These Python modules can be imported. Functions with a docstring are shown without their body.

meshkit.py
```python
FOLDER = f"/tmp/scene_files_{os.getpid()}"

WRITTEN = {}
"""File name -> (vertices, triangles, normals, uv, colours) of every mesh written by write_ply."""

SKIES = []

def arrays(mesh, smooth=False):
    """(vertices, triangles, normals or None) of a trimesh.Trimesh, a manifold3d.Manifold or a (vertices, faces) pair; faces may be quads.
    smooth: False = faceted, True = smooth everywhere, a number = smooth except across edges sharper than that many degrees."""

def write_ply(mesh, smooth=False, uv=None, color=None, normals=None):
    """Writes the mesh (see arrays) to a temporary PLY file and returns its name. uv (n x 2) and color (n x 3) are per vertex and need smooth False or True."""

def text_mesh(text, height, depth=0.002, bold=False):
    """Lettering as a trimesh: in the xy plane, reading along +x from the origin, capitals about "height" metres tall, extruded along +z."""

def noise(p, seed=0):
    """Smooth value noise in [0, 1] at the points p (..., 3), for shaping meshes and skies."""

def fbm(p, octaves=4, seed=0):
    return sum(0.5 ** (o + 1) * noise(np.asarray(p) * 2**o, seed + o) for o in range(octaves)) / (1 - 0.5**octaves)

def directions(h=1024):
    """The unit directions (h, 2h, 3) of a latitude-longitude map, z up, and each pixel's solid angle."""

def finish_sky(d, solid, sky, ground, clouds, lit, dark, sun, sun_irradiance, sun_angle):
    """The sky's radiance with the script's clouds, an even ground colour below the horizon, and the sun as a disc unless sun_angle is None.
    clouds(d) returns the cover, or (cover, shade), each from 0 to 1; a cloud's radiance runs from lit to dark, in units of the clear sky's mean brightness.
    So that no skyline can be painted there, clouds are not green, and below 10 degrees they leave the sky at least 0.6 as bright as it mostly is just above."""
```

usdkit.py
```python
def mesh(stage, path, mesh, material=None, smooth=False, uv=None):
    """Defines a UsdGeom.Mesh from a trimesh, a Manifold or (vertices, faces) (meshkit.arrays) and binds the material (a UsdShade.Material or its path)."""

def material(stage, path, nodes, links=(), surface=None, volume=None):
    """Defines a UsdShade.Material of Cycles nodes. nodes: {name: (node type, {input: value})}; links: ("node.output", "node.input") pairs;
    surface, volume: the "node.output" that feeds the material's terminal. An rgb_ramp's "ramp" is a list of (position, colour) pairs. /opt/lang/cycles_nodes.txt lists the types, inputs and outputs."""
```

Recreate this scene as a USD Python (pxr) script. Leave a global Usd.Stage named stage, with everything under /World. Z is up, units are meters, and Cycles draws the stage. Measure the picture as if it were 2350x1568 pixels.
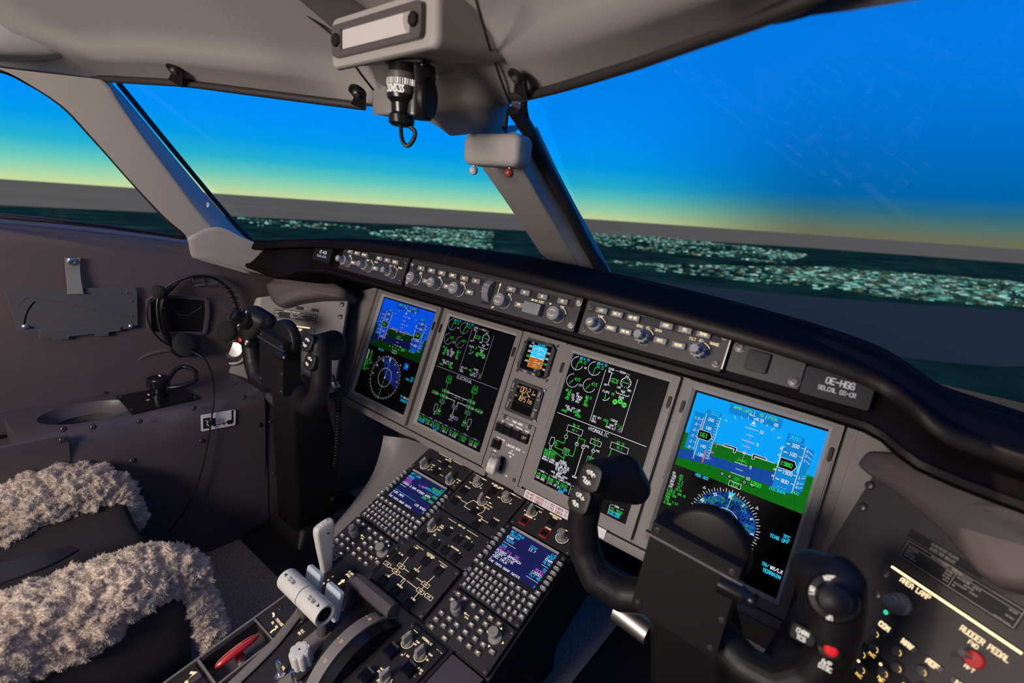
import math, random
import numpy as np
import trimesh
import manifold3d as m3
import shapely.geometry as sg
import shapely.ops as so
import usdkit, meshkit
from pxr import Usd, UsdGeom, UsdLux, UsdShade, Gf, Sdf

random.seed(7)
rng = np.random.default_rng(7)
stage = Usd.Stage.CreateInMemory()
UsdGeom.SetStageUpAxis(stage, 'Z')
UsdGeom.SetStageMetersPerUnit(stage, 1.0)
UsdGeom.Xform.Define(stage, '/World')

# ---------------------------------------------------------------- camera
# x = to the copilot's side, y = forward, z = up; metres.
EYE = np.array([.5292, -.8191, 1.2492])
YAW, PITCH, ROLL, FPX = .6362, .2578, -.1138, 1165.65
fw = np.array([-math.sin(YAW)*math.cos(PITCH), math.cos(YAW)*math.cos(PITCH), -math.sin(PITCH)])
rt = np.cross(fw, [0, 0, 1]); rt /= np.linalg.norm(rt); dn = np.cross(fw, rt)
c_, s_ = math.cos(ROLL), math.sin(ROLL)
CAM = np.array([c_*rt + s_*dn, -s_*rt + c_*dn, fw])
cam = UsdGeom.Camera.Define(stage, '/World/camera')
cam.CreateHorizontalApertureAttr(36.0)
cam.CreateFocalLengthAttr(36.0*FPX/2350)
cam.CreateFStopAttr(4.0)
cam.CreateFocusDistanceAttr(.95)
cam.CreateClippingRangeAttr((.02, 200000.0))
cam.CreateExposureAttr(0.0)
r0, d0, f0 = CAM
cam.AddTransformOp().Set(Gf.Matrix4d(*r0, 0, *(-d0), 0, *(-f0), 0, *EYE, 1))

def at(px, py, axis, val):
    """The point of the plane x, y or z = val that stands at this spot of the photograph."""
    d = np.array([(px-1175)/FPX, (py-784)/FPX, 1.0]) @ CAM
    i = 'xyz'.index(axis)
    return EYE + d*(val-EYE[i])/d[i]

# ---------------------------------------------------------------- sky (dusk; the aeroplane is banked slightly, so the horizon is tilted)
HN = np.array([-.040, -.019, 1.0]); HN /= np.linalg.norm(HN)
def lin(r, g, b):
    return tuple((c/255/12.92 if c <= 10 else ((c/255+.055)/1.055)**2.4) for c in (r, g, b))
sky_mat = usdkit.material(stage, '/World/Looks/sky', {
    'tc': ('texture_coordinate', {}),
    'el': ('vector_math', {'math_type': 'dot_product', 'vector2': tuple(HN)}),
    'az': ('vector_math', {'math_type': 'dot_product', 'vector2': (-.90, .43, 0)}),
    'e': ('map_range', {'from_min': -.02, 'from_max': .38, 'clamp': True}),
    'a': ('map_range', {'from_min': .54, 'from_max': .84, 'clamp': True, 'range_type': 'smoothstep'}),
    'bright': ('rgb_ramp', {'ramp': [(0, (.60, .74, .36)), (.05, (.60, .74, .36)), (.085, (.36, .70, .44)), (.135, (.13, .60, .54)), (.19, (.02, .46, .66)), (.27, (0, .35, .85)), (.36, (0, .30, .98)), (.6, (0, .24, .92)), (1, (0, .17, .72))]}),
    'dim': ('rgb_ramp', {'ramp': [(0, (.17, .165, .10)), (.06, (.15, .16, .10)), (.10, (.085, .17, .15)), (.15, (.022, .15, .24)), (.21, (0, .135, .42)), (.35, (0, .15, .54)), (.55, (0, .185, .72)), (.75, (0, .20, .80)), (1, (0, .17, .72))]}),
    'mx': ('mix_color', {}),
    'bg': ('background_shader', {'strength': 1.0})},
    [('tc.generated', 'el.vector1'), ('tc.generated', 'az.vector1'), ('el.value', 'e.value'), ('az.value', 'a.value'), ('e.result', 'bright.fac'), ('e.result', 'dim.fac'),
     ('a.result', 'mx.fac'), ('dim.color', 'mx.a'), ('bright.color', 'mx.b'), ('mx.result', 'bg.color')], surface='bg.background')
dome = UsdLux.DomeLight.Define(stage, '/World/sky')
dome.CreateIntensityAttr(1.0)
UsdShade.MaterialBindingAPI.Apply(dome.GetPrim()).Bind(sky_mat)

# ---------------------------------------------------------------- area lights: cabin lamp behind the seats, and an added low fill, both unseen
def area(name, pos, aim, w, h, power, col):
    l = UsdLux.RectLight.Define(stage, '/World/'+name)
    l.CreateWidthAttr(w); l.CreateHeightAttr(h); l.CreateIntensityAttr(power); l.CreateColorAttr(Gf.Vec3f(*col))
    z = np.array(pos, float)-aim; z /= np.linalg.norm(z)
    x = np.cross([0, 0, 1], z); x /= np.linalg.norm(x); y = np.cross(z, x)
    l.AddTransformOp().Set(Gf.Matrix4d(*x, 0, *y, 0, *z, 0, *map(float, pos), 1))
land_fill = UsdLux.DistantLight.Define(stage, '/World/land_fill')             # added fill behind the tail, brightens the land only; roof shields the flight deck
land_fill.CreateAngleAttr(.6); land_fill.CreateNormalizeAttr(True); land_fill.CreateIntensityAttr(.50); land_fill.CreateColorAttr(Gf.Vec3f(1, .85, .62))
zm = np.array([.05, -.75, .66]); zm /= np.linalg.norm(zm); xm_ = np.cross([0, 0, 1.], zm); xm_ /= np.linalg.norm(xm_); ym_ = np.cross(zm, xm_)
land_fill.AddTransformOp().Set(Gf.Matrix4d(*xm_, 0, *ym_, 0, *zm, 0, 0, 0, 0, 1))
area('cabin_light', (-.05, -1.75, 1.27), (-.25, 0, .95), .50, .32, 42., (1, .90, .81))
area('low_fill', (-.20, -1.9, .75), (-.1, -.3, 1.5), .5, .3, 5., (1, .90, .82))  # added fill aimed up at the ceiling, no lamp stands there

# ---------------------------------------------------------------- materials
MATS = {}
def mat(name, col, rough=.6, metal=0., emit=0., ecol=None, bump=None, vary=None, spec=.5, coat=0., sheen=0.):
    """vary = (scale, second colour); bump = (scale, strength)."""
    nodes = {'p': ('principled_bsdf', {'base_color': tuple(col), 'roughness': rough, 'metallic': metal, 'specular_ior_level': spec, 'coat_weight': coat, 'sheen_weight': sheen})}
    links = []
    if emit:
        nodes['p'][1].update(emission_color=tuple(ecol or col), emission_strength=emit)
    if bump or vary:
        nodes['g'] = ('texture_coordinate', {})
    if vary:
        nodes['n'] = ('noise_texture', {'scale': vary[0], 'detail': 4.0})
        nodes['r'] = ('rgb_ramp', {'ramp': [(.35, col), (.65, vary[1])]})
        links += [('g.object', 'n.vector'), ('n.fac', 'r.fac'), ('r.color', 'p.base_color')]
    if bump:
        nodes['bn'] = ('noise_texture', {'scale': bump[0], 'detail': 3.0})
        nodes['b'] = ('bump', {'strength': bump[1], 'distance': .001})
        links += [('g.object', 'bn.vector'), ('bn.fac', 'b.height'), ('b.normal', 'p.normal')]
    MATS[name] = usdkit.material(stage, '/World/Looks/'+name, nodes, links, surface='p.BSDF')
def glow(name, col, s=1.0):
    MATS[name] = usdkit.material(stage, '/World/Looks/'+name, {'e': ('emission', {'color': tuple(col), 'strength': s})}, [], surface='e.emission')
mat('liner', (.29, .265, .262), .75, bump=(900, .25))
mat('liner_window_lit', (.42, .41, .42), .7, bump=(900, .2))  # side window's light on the bulge put into a lighter liner colour
mat('liner_dark', (.24, .205, .19), .8, bump=(900, .2))
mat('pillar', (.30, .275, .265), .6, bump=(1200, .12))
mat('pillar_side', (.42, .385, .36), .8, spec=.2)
mat('wall', (.072, .054, .058), .6, bump=(700, .25))
mat('console', (.078, .063, .070), .38, bump=(700, .12))
mat('panel_grey', (.19, .168, .160), .5, bump=(1500, .15))
mat('bezel', (.19, .168, .158), .48, bump=(1500, .12))
mat('lip', (.42, .39, .37), .4)
mat('unit', (.021, .0175, .0195), .52, bump=(1500, .12))
mat('unit_dark', (.014, .012, .0135), .5, spec=.3)
mat('black', (.006, .005, .0055), .5, spec=.3)
mat('black_soft', (.008, .0065, .007), .5, spec=.35)
mat('rubber', (.02, .017, .017), .6)
mat('gloss_black', (.007, .006, .007), .25, spec=.4)
mat('key', (.17, .17, .175), .45)
mat('knob', (.22, .215, .215), .4)
mat('knob_warm', (.25, .235, .22), .45)
mat('white', (.64, .61, .56), .4)
mat('card', (.48, .44, .43), .7)
mat('paper', (.75, .75, .76), .5)
mat('print_black', (.01, .01, .01), .6)
mat('print_red', (.42, .04, .03), .6)
mat('print_white', (.62, .60, .58), .6)
mat('print_dim', (.22, .20, .19), .6)
mat('red', (.46, .012, .02), .25, coat=.3)
mat('red_frame', (.36, .012, .014), .4)
mat('red_print', (.75, .32, .28), .5)
mat('pale_blue', (.52, .60, .64), .45)
mat('steel', (.62, .60, .58), .25, metal=1.)
mat('steel_dull', (.36, .34, .32), .42, metal=1.)
mat('screw', (.09, .082, .082), .35, metal=.6)
mat('lever_dark', (.075, .066, .070), .35)
mat('fleece', (.66, .55, .44), .95, vary=(14, (.55, .44, .345)), sheen=.3)
mat('knit', (.020, .016, .017), .85, bump=(420, .6))
mat('belt', (.036, .032, .038), .7)
mat('carpet', (.17, .145, .14), .95, vary=(260, (.33, .29, .275)), bump=(500, .8))
mat('leather', (.012, .010, .010), .45, bump=(90, .3))
mat('strap', (.17, .165, .165), .55, bump=(300, .3))
mat('slate', (.075, .075, .085), .4)
mat('foam', (.012, .011, .011), .95, bump=(700, .9))
mat('red_ball', (.26, .045, .03), .35)
mat('white_ball', (.45, .50, .54), .35)
glow('legend', (1, .78, .47), 1.05)
glow('legend_dim', (1, .70, .38), .55)
glow('legend_white', (1, .93, .82), .9)
glow('lamp_strip', (1, .72, .32), 2.6)
glow('amber', (1, .62, .16), 1.0)
glow('red_dot', (1, .02, .02), 1.0)
glow('green_dot', (.03, .75, .35), 1.0)
SC = {'white': (.80, .80, .90), 'grey': (.42, .38, .62), 'green': (.03, .72, .06), 'dgreen': (.02, .33, .05), 'cyan': (.02, .62, .95), 'blue': (.01, .12, .62), 'mag': (.50, .10, .62), 'red': (.85, .10, .08), 'orange': (.95, .25, .08),
      'sky': (.004, .36, .95), 'land': (.006, .15, .008), 'water': (.01, .065, .35), 'shade': (.006, .22, .62), 'black': (.002, .002, .003), 'brown': (.45, .13, .02), 'stbsky': (.03, .55, .95), 'cdu': (.012, .014, .085), 'terr': (.008, .085, .48), 'terrg': (.03, .28, .03), 'amberd': (.95, .55, .18), 'lightgreen': (.12, .80, .12)}
for k, v in SC.items():
    glow('px_'+k, v, 1.0)
for k in ('white', 'grey', 'green', 'dgreen', 'cyan', 'blue', 'mag', 'red', 'sky', 'land', 'water', 'shade', 'terr', 'terrg', 'lightgreen'):
    glow('pd_'+k, tuple(np.array({'sky': (.002, .075, .72), 'land': (.002, .022, .002), 'water': (.004, .006, .05), 'shade': (.003, .05, .40), 'terr': (.008, .012, .13)}.get(k, np.array(SC[k])*.52))), 1.0)
MATS['screen_glass'] = usdkit.material(stage, '/World/Looks/screen_glass', {'p': ('principled_bsdf', {'base_color': (.004, .004, .005), 'roughness': .35, 'specular_ior_level': .03})}, [], surface='p.BSDF')
MATS['pad'] = usdkit.material(stage, '/World/Looks/pad_leather', {'d': ('diffuse_bsdf', {'color': (.0065, .0045, .005)}), 'g': ('glossy_bsdf', {'roughness': .42, 'color': (.9, .85, .85)}), 'm': ('mix_closure', {'fac': .012})}, [('d.BSDF', 'm.closure1'), ('g.BSDF', 'm.closure2')], surface='m.closure')
MATS['pane'] = usdkit.material(stage, '/World/Looks/pane', {'t': ('transparent_bsdf', {'color': (.97, .98, .98)}), 'g': ('glossy_bsdf', {'roughness': .03, 'color': (.55, .55, .55)}), 'f': ('fresnel', {'IOR': 1.3}), 'm': ('mix_closure', {})},
    [('f.fac', 'm.fac'), ('t.BSDF', 'm.closure1'), ('g.BSDF', 'm.closure2')], surface='m.closure')
MATS['clear'] = usdkit.material(stage, '/World/Looks/clear', {'t': ('transparent_bsdf', {'color': (.62, .60, .60)}), 'g': ('glossy_bsdf', {'roughness': .3, 'color': (.35, .33, .33)}), 'm': ('mix_closure', {'fac': .035})},
    [('t.BSDF', 'm.closure1'), ('g.BSDF', 'm.closure2')], surface='m.closure')

# ---------------------------------------------------------------- mesh building
class Mb:
    """Collects shapes into one mesh."""
    def __init__(s):
        s.v, s.f, s.n = [], [], 0
    def add(s, v, f):
        v = np.asarray(v, float).reshape(-1, 3); f = np.asarray(f, int).reshape(-1, 3)
        s.v.append(v); s.f.append(f+s.n); s.n += len(v); return s
    def mesh(s, m):
        if hasattr(m, 'to_mesh'):
            k = m.to_mesh(); return s.add(k.vert_properties[:, :3], k.tri_verts)
        return s.add(m.vertices, m.faces)
    def arr(s):
        return np.vstack(s.v), np.vstack(s.f)
    def xf(s, o=(0, 0, 0), X=(1, 0, 0), Y=(0, 1, 0), Z=(0, 0, 1)):
        R = np.array([X, Y, Z], float)
        s.v = [v @ R + o for v in s.v]; return s
    def rings(s, rings, cap=True, closed=False):
        """Lofts equal rings of points."""
        n = len(rings[0]); V = np.vstack(rings); f = []
        m = len(rings)
        for i in range(m if closed else m-1):
            a, b = i*n, ((i+1) % m)*n
            for j in range(n):
                k = (j+1) % n
                f += [(a+j, a+k, b+k), (a+j, b+k, b+j)]
        if cap and not closed:
            V = np.vstack([V, np.mean(rings[0], 0), np.mean(rings[-1], 0)])
            for j in range(n):
                k = (j+1) % n
                f += [(m*n, k, j), (m*n+1, (m-1)*n+j, (m-1)*n+k)]
        return s.add(V, f)
    def box(s, x0, y0, z0, x1, y1, z1):
        return s.rings([[(x0, y0, z), (x1, y0, z), (x1, y1, z), (x0, y1, z)] for z in (z0, z1)])
    def rr(s, cx, cy, w, h, r, prof, n=3, rot=0.):
        """A rounded rectangle lofted through prof = [(inset, z), ...]."""
        out = []
        for ins, z in prof:
            W, H, R = w/2-ins, h/2-ins, max(min(r-ins*.6, min(w, h)/2-ins-1e-6), 1e-5)
            ring = []
            for k, (sx, sy) in enumerate(((1, 1), (-1, 1), (-1, -1), (1, -1))):
                for a in np.linspace(0, math.pi/2, n):
                    a += k*math.pi/2
                    ring.append((sx*(W-R)+R*math.cos(a), sy*(H-R)+R*math.sin(a), z))
            ring = np.array(ring)
            if rot:
                c, q = math.cos(rot), math.sin(rot)
                ring[:, :2] = ring[:, :2] @ np.array([[c, q], [-q, c]])
            out.append(ring+[cx, cy, 0])
        return s.rings(out)
    def lathe(s, cx, cy, prof, n=24, flute=0., nf=8):
        out = []
        t = np.linspace(0, 2*math.pi, n, endpoint=False)
        for r, z in prof:
            rr_ = r*(1-flute*(.5+.5*np.cos(t*nf))**3)
            out.append(np.stack([cx+rr_*np.cos(t), cy+rr_*np.sin(t), np.full(n, z)], 1))
        return s.rings(out)
    def tube(s, pts, r, n=8, closed=False):
        P = np.asarray(pts, float); m = len(P); r = np.broadcast_to(np.asarray(r, float), (m,)) if np.ndim(r) < 2 else r
        T = np.gradient(P, axis=0) if not closed else np.roll(P, -1, 0)-np.roll(P, 1, 0)
        T /= np.linalg.norm(T, axis=1, keepdims=True)
        u = np.cross(T[0], [0, 0, 1.]);
        if np.linalg.norm(u) < 1e-3: u = np.cross(T[0], [0, 1., 0])
        u /= np.linalg.norm(u); out = []
        a = np.linspace(0, 2*math.pi, n, endpoint=False)
        for i in range(m):
            u = u-T[i]*(u @ T[i]); u /= np.linalg.norm(u); w = np.cross(T[i], u)
            ru, rw = (r[i], r[i]) if np.ndim(r) < 2 else r[i]
            out.append(P[i]+ru*np.cos(a)[:, None]*u+rw*np.sin(a)[:, None]*w)
        return s.rings(out, closed=closed)
    def poly(s, outline, z0, z1, holes=()):
        p = sg.Polygon(outline, holes).buffer(0)
        for g in getattr(p, 'geoms', [p]):
            m = trimesh.creation.extrude_polygon(g, z1-z0, engine='earcut'); m.apply_translation([0, 0, z0]); s.mesh(m)
        return s
    def grid(s, rows, closed_u=False):
        """A sheet through rows of points."""
        R = np.asarray(rows, float); a, b = R.shape[:2]; i = np.arange(a*b).reshape(a, b)
        q = np.stack([i[:-1, :-1], i[:-1, 1:], i[1:, 1:], i[1:, :-1]], -1).reshape(-1, 4)
        return s.add(R.reshape(-1, 3), np.vstack([q[:, [0, 1, 2]], q[:, [0, 2, 3]]]))
    # flat print
    def seg(s, p, q, w, z=0.):
        p, q = np.array(p, float), np.array(q, float); d = q-p; L = np.hypot(*d)
        if L < 1e-9: return s
        d /= L; k = np.array([-d[1], d[0]])*w/2; e = d*w*.35
        c = [p-e-k, q+e-k, q+e+k, p-e+k]
        return s.add([(x, y, z) for x, y in c], [(0, 1, 2), (0, 2, 3)])
    def pl(s, pts, w, z=0., closed=False):
        pts = list(pts)
        for a, b in zip(pts, pts[1:]+(pts[:1] if closed else [])):
            s.seg(a, b, w, z)
        return s
    def circ(s, cx, cy, r, w, z=0., a0=0., a1=360., n=28, ry=None):
        t = np.radians(np.linspace(a0, a1, n+1)); ry = r if ry is None else ry
        i, o = 1-w/2/r, 1+w/2/r
        V = np.vstack([np.stack([cx+k*r*np.cos(t), cy+k*ry*np.sin(t), np.full(n+1, z)], 1) for k in (i, o)])
        f = []
        for j in range(n):
            f += [(j, n+1+j, n+2+j), (j, n+2+j, j+1)]
        return s.add(V, f)
    def fill(s, pts, z=0.):
        p = sg.Polygon(pts).buffer(0)
        for g in getattr(p, 'geoms', [p]):
            v, f = trimesh.creation.triangulate_polygon(g, engine='earcut')
            v = np.c_[v, np.full(len(v), z)]
            n = np.cross(v[f[:, 1]]-v[f[:, 0]], v[f[:, 2]]-v[f[:, 0]])[:, 2]
            f[n < 0] = f[n < 0][:, ::-1]; s.add(v, f)
        return s
    def rect(s, x0, y0, x1, y1, z=0., w=None):
        if w is None: return s.add([(x0, y0, z), (x1, y0, z), (x1, y1, z), (x0, y1, z)], [(0, 1, 2), (0, 2, 3)] if (x1-x0)*(y1-y0) > 0 else [(0, 2, 1), (0, 3, 2)])
        return s.pl([(x0, y0), (x1, y0), (x1, y1), (x0, y1)], w, z, True)
    def dot(s, cx, cy, r, z=0., n=12, ry=None):
        t = np.linspace(0, 2*math.pi, n, endpoint=False); ry = r if ry is None else ry
        return s.fill(np.stack([cx+r*np.cos(t), cy+ry*np.sin(t)], 1), z)
    def text(s, txt, x, y, h, z=0., w=None, al='c', ang=0., wd=1.):
        """Stroke lettering, h tall; (x, y) is the middle (al='c'), the start (al='l') or the end (al='r') of the line, at mid height."""
        u = h/6; w = w or h*.16; wd = wd*.82; adv = 5.3*u*wd; L = adv*len(txt)-1.3*u*wd
        x0 = {'c': -L/2, 'l': 0, 'r': -L}[al]; c, q = math.cos(ang), math.sin(ang)
        for ch in txt:
            for line in GLYPH.get(ch, ()):
                P = [(x0+a*u*wd, (b-3)*u) for a, b in line]
                P = [(x+c*a-q*b, y+q*a+c*b) for a, b in P]
                s.pl(P, w, z)
            x0 += adv
        return s
GLYPH = {}
for item in '''A 00042440/04 26 44 40/02 42|B 00063645443303/33424030 00|C 45362615051102 10304145|D 00063644 4130 00|E 4000064 6/0333|F 000646/0333|G 453606000040 4323|H 0006/4046/0343|I 2026/1030/1636|J 4641300 0|K 0006/460340|L 060040|M 0006234640|N 00064046|O 1030414536160501 10|P 000636454333 03|Q 10304145361605 0110/2240|R 000636454333 03/2340|S 453616050413334241301001|T 0646/2026|U 060110304146|V 062046|W 0610243046|X 0046/0640|Y 062346/2320|Z 06460040|0 1030414536160501 10|1 152620/1030|2 0516364544000040|3 064624334241301001|4 30360242|5 46060434434130 1001|6 463616040110304133 2302|7 064620|8 133345361605133342413010010213|9 43230405163645423000|- 0343|/ 0046|. 2021|: 2122/2425|( 361411 30|) 16343110|< 450341|> 054301|+ 2125/0343|_ 0040|= 0242/0444|' 2624|, 2110|% 0046|^ 042644|o 13041635331 3|# 1016/3036/0242/0444|* 2125/0242'''.split('|'):
    ch, body = item[0], item[2:]
    GLYPH[ch] = [[(int(t[i]), int(t[i+1])) for i in range(0, len(t)-1, 2)] for t in (seg_.replace(' ', '') for seg_ in body.split('/'))]
GLYPH['%'] = [[(0, 0), (4, 6)], [(.4, 5), (1.2, 5)], [(2.8, 1), (3.6, 1)]]
GLYPH['~'] = [[(1, 4), (1, 6), (3, 6), (3, 4), (1, 4)]]
GLYPH['A'] = [[(0, 0), (0, 4), (2, 6), (4, 4), (4, 0)], [(0, 2), (4, 2)]]
GLYPH['E'] = [[(4, 0), (0, 0), (0, 6), (4, 6)], [(0, 3), (3, 3)]]
GLYPH['B'] = [[(0, 0), (0, 6), (3, 6), (4, 5), (4, 4), (3, 3), (0, 3)], [(3, 3), (4, 2), (4, 1), (3, 0), (0, 0)]]
GLYPH['C'] = [[(4, 5), (3, 6), (1, 6), (0, 5), (0, 1), (1, 0), (3, 0), (4, 1)]]
GLYPH['D'] = [[(0, 0), (0, 6), (3, 6), (4, 5), (4, 1), (3, 0), (0, 0)]]
GLYPH['G'] = [[(4, 5), (3, 6), (1, 6), (0, 5), (0, 1), (1, 0), (4, 0), (4, 3), (2, 3)]]
GLYPH['J'] = [[(4, 6), (4, 1), (3, 0), (1, 0), (0, 1)]]
GLYPH['K'] = [[(0, 0), (0, 6)], [(4, 6), (0, 3), (4, 0)]]
GLYPH['P'] = [[(0, 0), (0, 6), (3, 6), (4, 5), (4, 4), (3, 3), (0, 3)]]
GLYPH['R'] = GLYPH['P']+[[(2, 3), (4, 0)]]

# ---------------------------------------------------------------- scene objects
USED = {}
def numbered(parent, name):
    k = USED.get((parent, name), 0); USED[(parent, name)] = k+1
    return f'{parent}/{name}' if k == 0 else f'{parent}/{name}_{k:03d}'
def data(prim, label=None, cat=None, group=None, kind=None):
    for k, v in (('label', label), ('category', cat), ('group', group), ('kind', kind)):
        if v: prim.SetCustomDataByKey(k, v)
    return prim
def obj(name, mb, m, parent=None, smooth=30, label=None, cat=None, group=None, kind=None):
    """One mesh of the scene, below the thing or part 'parent' or at top level. Returns its path."""
    path = numbered(parent or '/World', name)
    v = mb.arr() if isinstance(mb, Mb) else (np.asarray(mb[0]), np.asarray(mb[1]))
    if parent and '/'.join(parent.split('/')[:3]) in IN_MM: v = (v[0]*.001, v[1])
    p = usdkit.mesh(stage, path, v, MATS[m], smooth=smooth).GetPrim()
    data(p, label, cat, group, kind)
    return path
WORLD = (np.zeros(3), np.array([1., 0, 0]), np.array([0, 1., 0]), np.array([0, 0, 1.]))
IN_MM = set()                                                       # things whose parts are written in millimetres
def thing(name, label, cat, frame=WORLD, group=None, kind=None, mm=False):
    """An Xform whose children are the thing's parts, given in its own frame (origin, X, Y, Z)."""
    path = numbered('/World', name)
    x = UsdGeom.Xform.Define(stage, path)
    o, X, Y, Z = frame
    x.AddTransformOp().Set(Gf.Matrix4d(*map(float, X), 0, *map(float, Y), 0, *map(float, Z), 0, *map(float, o), 1))
    data(x.GetPrim(), label, cat, group, kind)
    if mm: IN_MM.add(path)
    return path
def copy_of(path, label, frame, group=None):
    src = stage.GetPrimAtPath(path); d = src.GetCustomData(); base = path.split('/')[-1]
    base = base.rsplit('_', 1)[0] if base[-3:].isdigit() else base
    t = thing(base, label, d['category'], frame, group or d.get('group'))
    p = stage.GetPrimAtPath(t); p.GetReferences().AddInternalReference(Sdf.Path(path)); p.SetInstanceable(True)
    return t
def spline(pts, n):
    """A smooth curve through the points, n samples."""
    P = np.asarray(pts, float); t = np.r_[0, np.cumsum(np.linalg.norm(np.diff(P, axis=0), axis=1)**.5)]
    from scipy.interpolate import CubicSpline, PchipInterpolator
    return PchipInterpolator(t, P)(np.linspace(0, t[-1], n))
def curve(pts, n):
    from scipy.interpolate import CubicSpline
    P = np.asarray(pts, float); t = np.r_[0, np.cumsum(np.linalg.norm(np.diff(P, axis=0), axis=1)**.5)]
    return CubicSpline(t, P)(np.linspace(0, t[-1], n))
def sheet(rails, n, thick=0., push=(0, 0, 1), sub=1):
    """A skin over rails (each a list of points); thick closes it into a shell by pushing a copy of it along push."""
    R = np.array([spline(r, n) for r in rails])
    if sub > 1:
        R = np.stack([curve(R[:, i], (len(rails)-1)*sub+1) for i in range(n)], 1)
    mb = Mb()
    if not thick: return mb.grid(R)
    B = R+np.asarray(push, float)*thick
    loop = [np.vstack([R[:, i], B[::-1, i]]) for i in range(n)]
    return mb.rings(loop)
X_, Y_, Z_ = np.eye(3)
TILT = .3239                                                       # the instrument panel leans: its top is farther forward
PU, PN = np.array([0, math.sin(TILT), math.cos(TILT)]), np.array([0, -math.cos(TILT), math.sin(TILT)])
SLOPE = .4381                                                      # the upper pedestal slopes down towards the seats
SU, SN = np.array([0, math.cos(SLOPE), math.sin(SLOPE)]), np.array([0, -math.sin(SLOPE), math.cos(SLOPE)])
P0, S0 = np.array([0, 0, 1.]), np.array([0, -.107, .7094])
def on_panel(x, h, off=0.):                                         # frame with x across, y up the panel, z out of it; mm
    return (P0+X_*x*.001+PU*h*.001+PN*off*.001, X_, PU, PN)
def on_pedestal(x, s, off=0.):                                      # s = mm down the slope from its front edge
    return (S0+X_*x*.001-SU*s*.001+SN*off*.001, X_, SU, SN)
# ================================================================ the land outside, far below the aeroplane
HIGH = 350.
GX = X_-HN*HN[0]; GX /= np.linalg.norm(GX); GY = np.cross(HN, GX)
G0 = EYE-HN*HIGH
def gnd(px, py):
    """Where the line of sight to this spot meets the land; metres east and north of the point below the aeroplane."""
    d = np.array([(px-1175)/FPX, (py-784)/FPX, 1.0]) @ CAM
    q = d*(-HIGH/(d @ HN)); return q @ GX, q @ GY
LAND = (G0, GX, GY, HN)
def land_mat(name, ramp, scale, stretch=(1, 1, 1), rough=.9):
    MATS[name] = usdkit.material(stage, '/World/Looks/'+name, {
        'g': ('geometry', {}), 'm': ('mapping', {'scale': stretch}), 'n': ('noise_texture', {'scale': scale, 'detail': 8.0, 'roughness': .62}),
        'r': ('rgb_ramp', {'ramp': ramp}), 'p': ('principled_bsdf', {'roughness': rough, 'specular_ior_level': 0.})},
        [('g.position', 'm.vector'), ('m.vector', 'n.vector'), ('n.fac', 'r.fac'), ('r.color', 'p.base_color')], surface='p.BSDF')
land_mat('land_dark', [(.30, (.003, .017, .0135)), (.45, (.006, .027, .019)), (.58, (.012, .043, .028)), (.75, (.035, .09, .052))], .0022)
land_mat('land_haze', [(.3, (.20, .155, .088)), (.7, (.25, .19, .105))], .0002)  # grey-brown of the horizon haze put into the far land colour
land_mat('river', [(.3, (.026, .040, .042)), (.7, (.036, .050, .049))], .0006)
g = thing('ground', 'dark teal dusk countryside seen far below through the windows', 'landscape', LAND, kind='structure')
mb = Mb()
t = np.linspace(0, 2*math.pi, 180, endpoint=False)
def ringline(r): return np.stack([r*np.cos(t), r*np.sin(t), 0*t], 1)
edge = 8200+1500*np.array([meshkit.fbm(np.array([[3*math.cos(a), 3*math.sin(a), 0.]]), 4)[0] for a in t])+8000*np.clip(np.cos(t-math.radians(62)), 0, 1)**2
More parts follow.
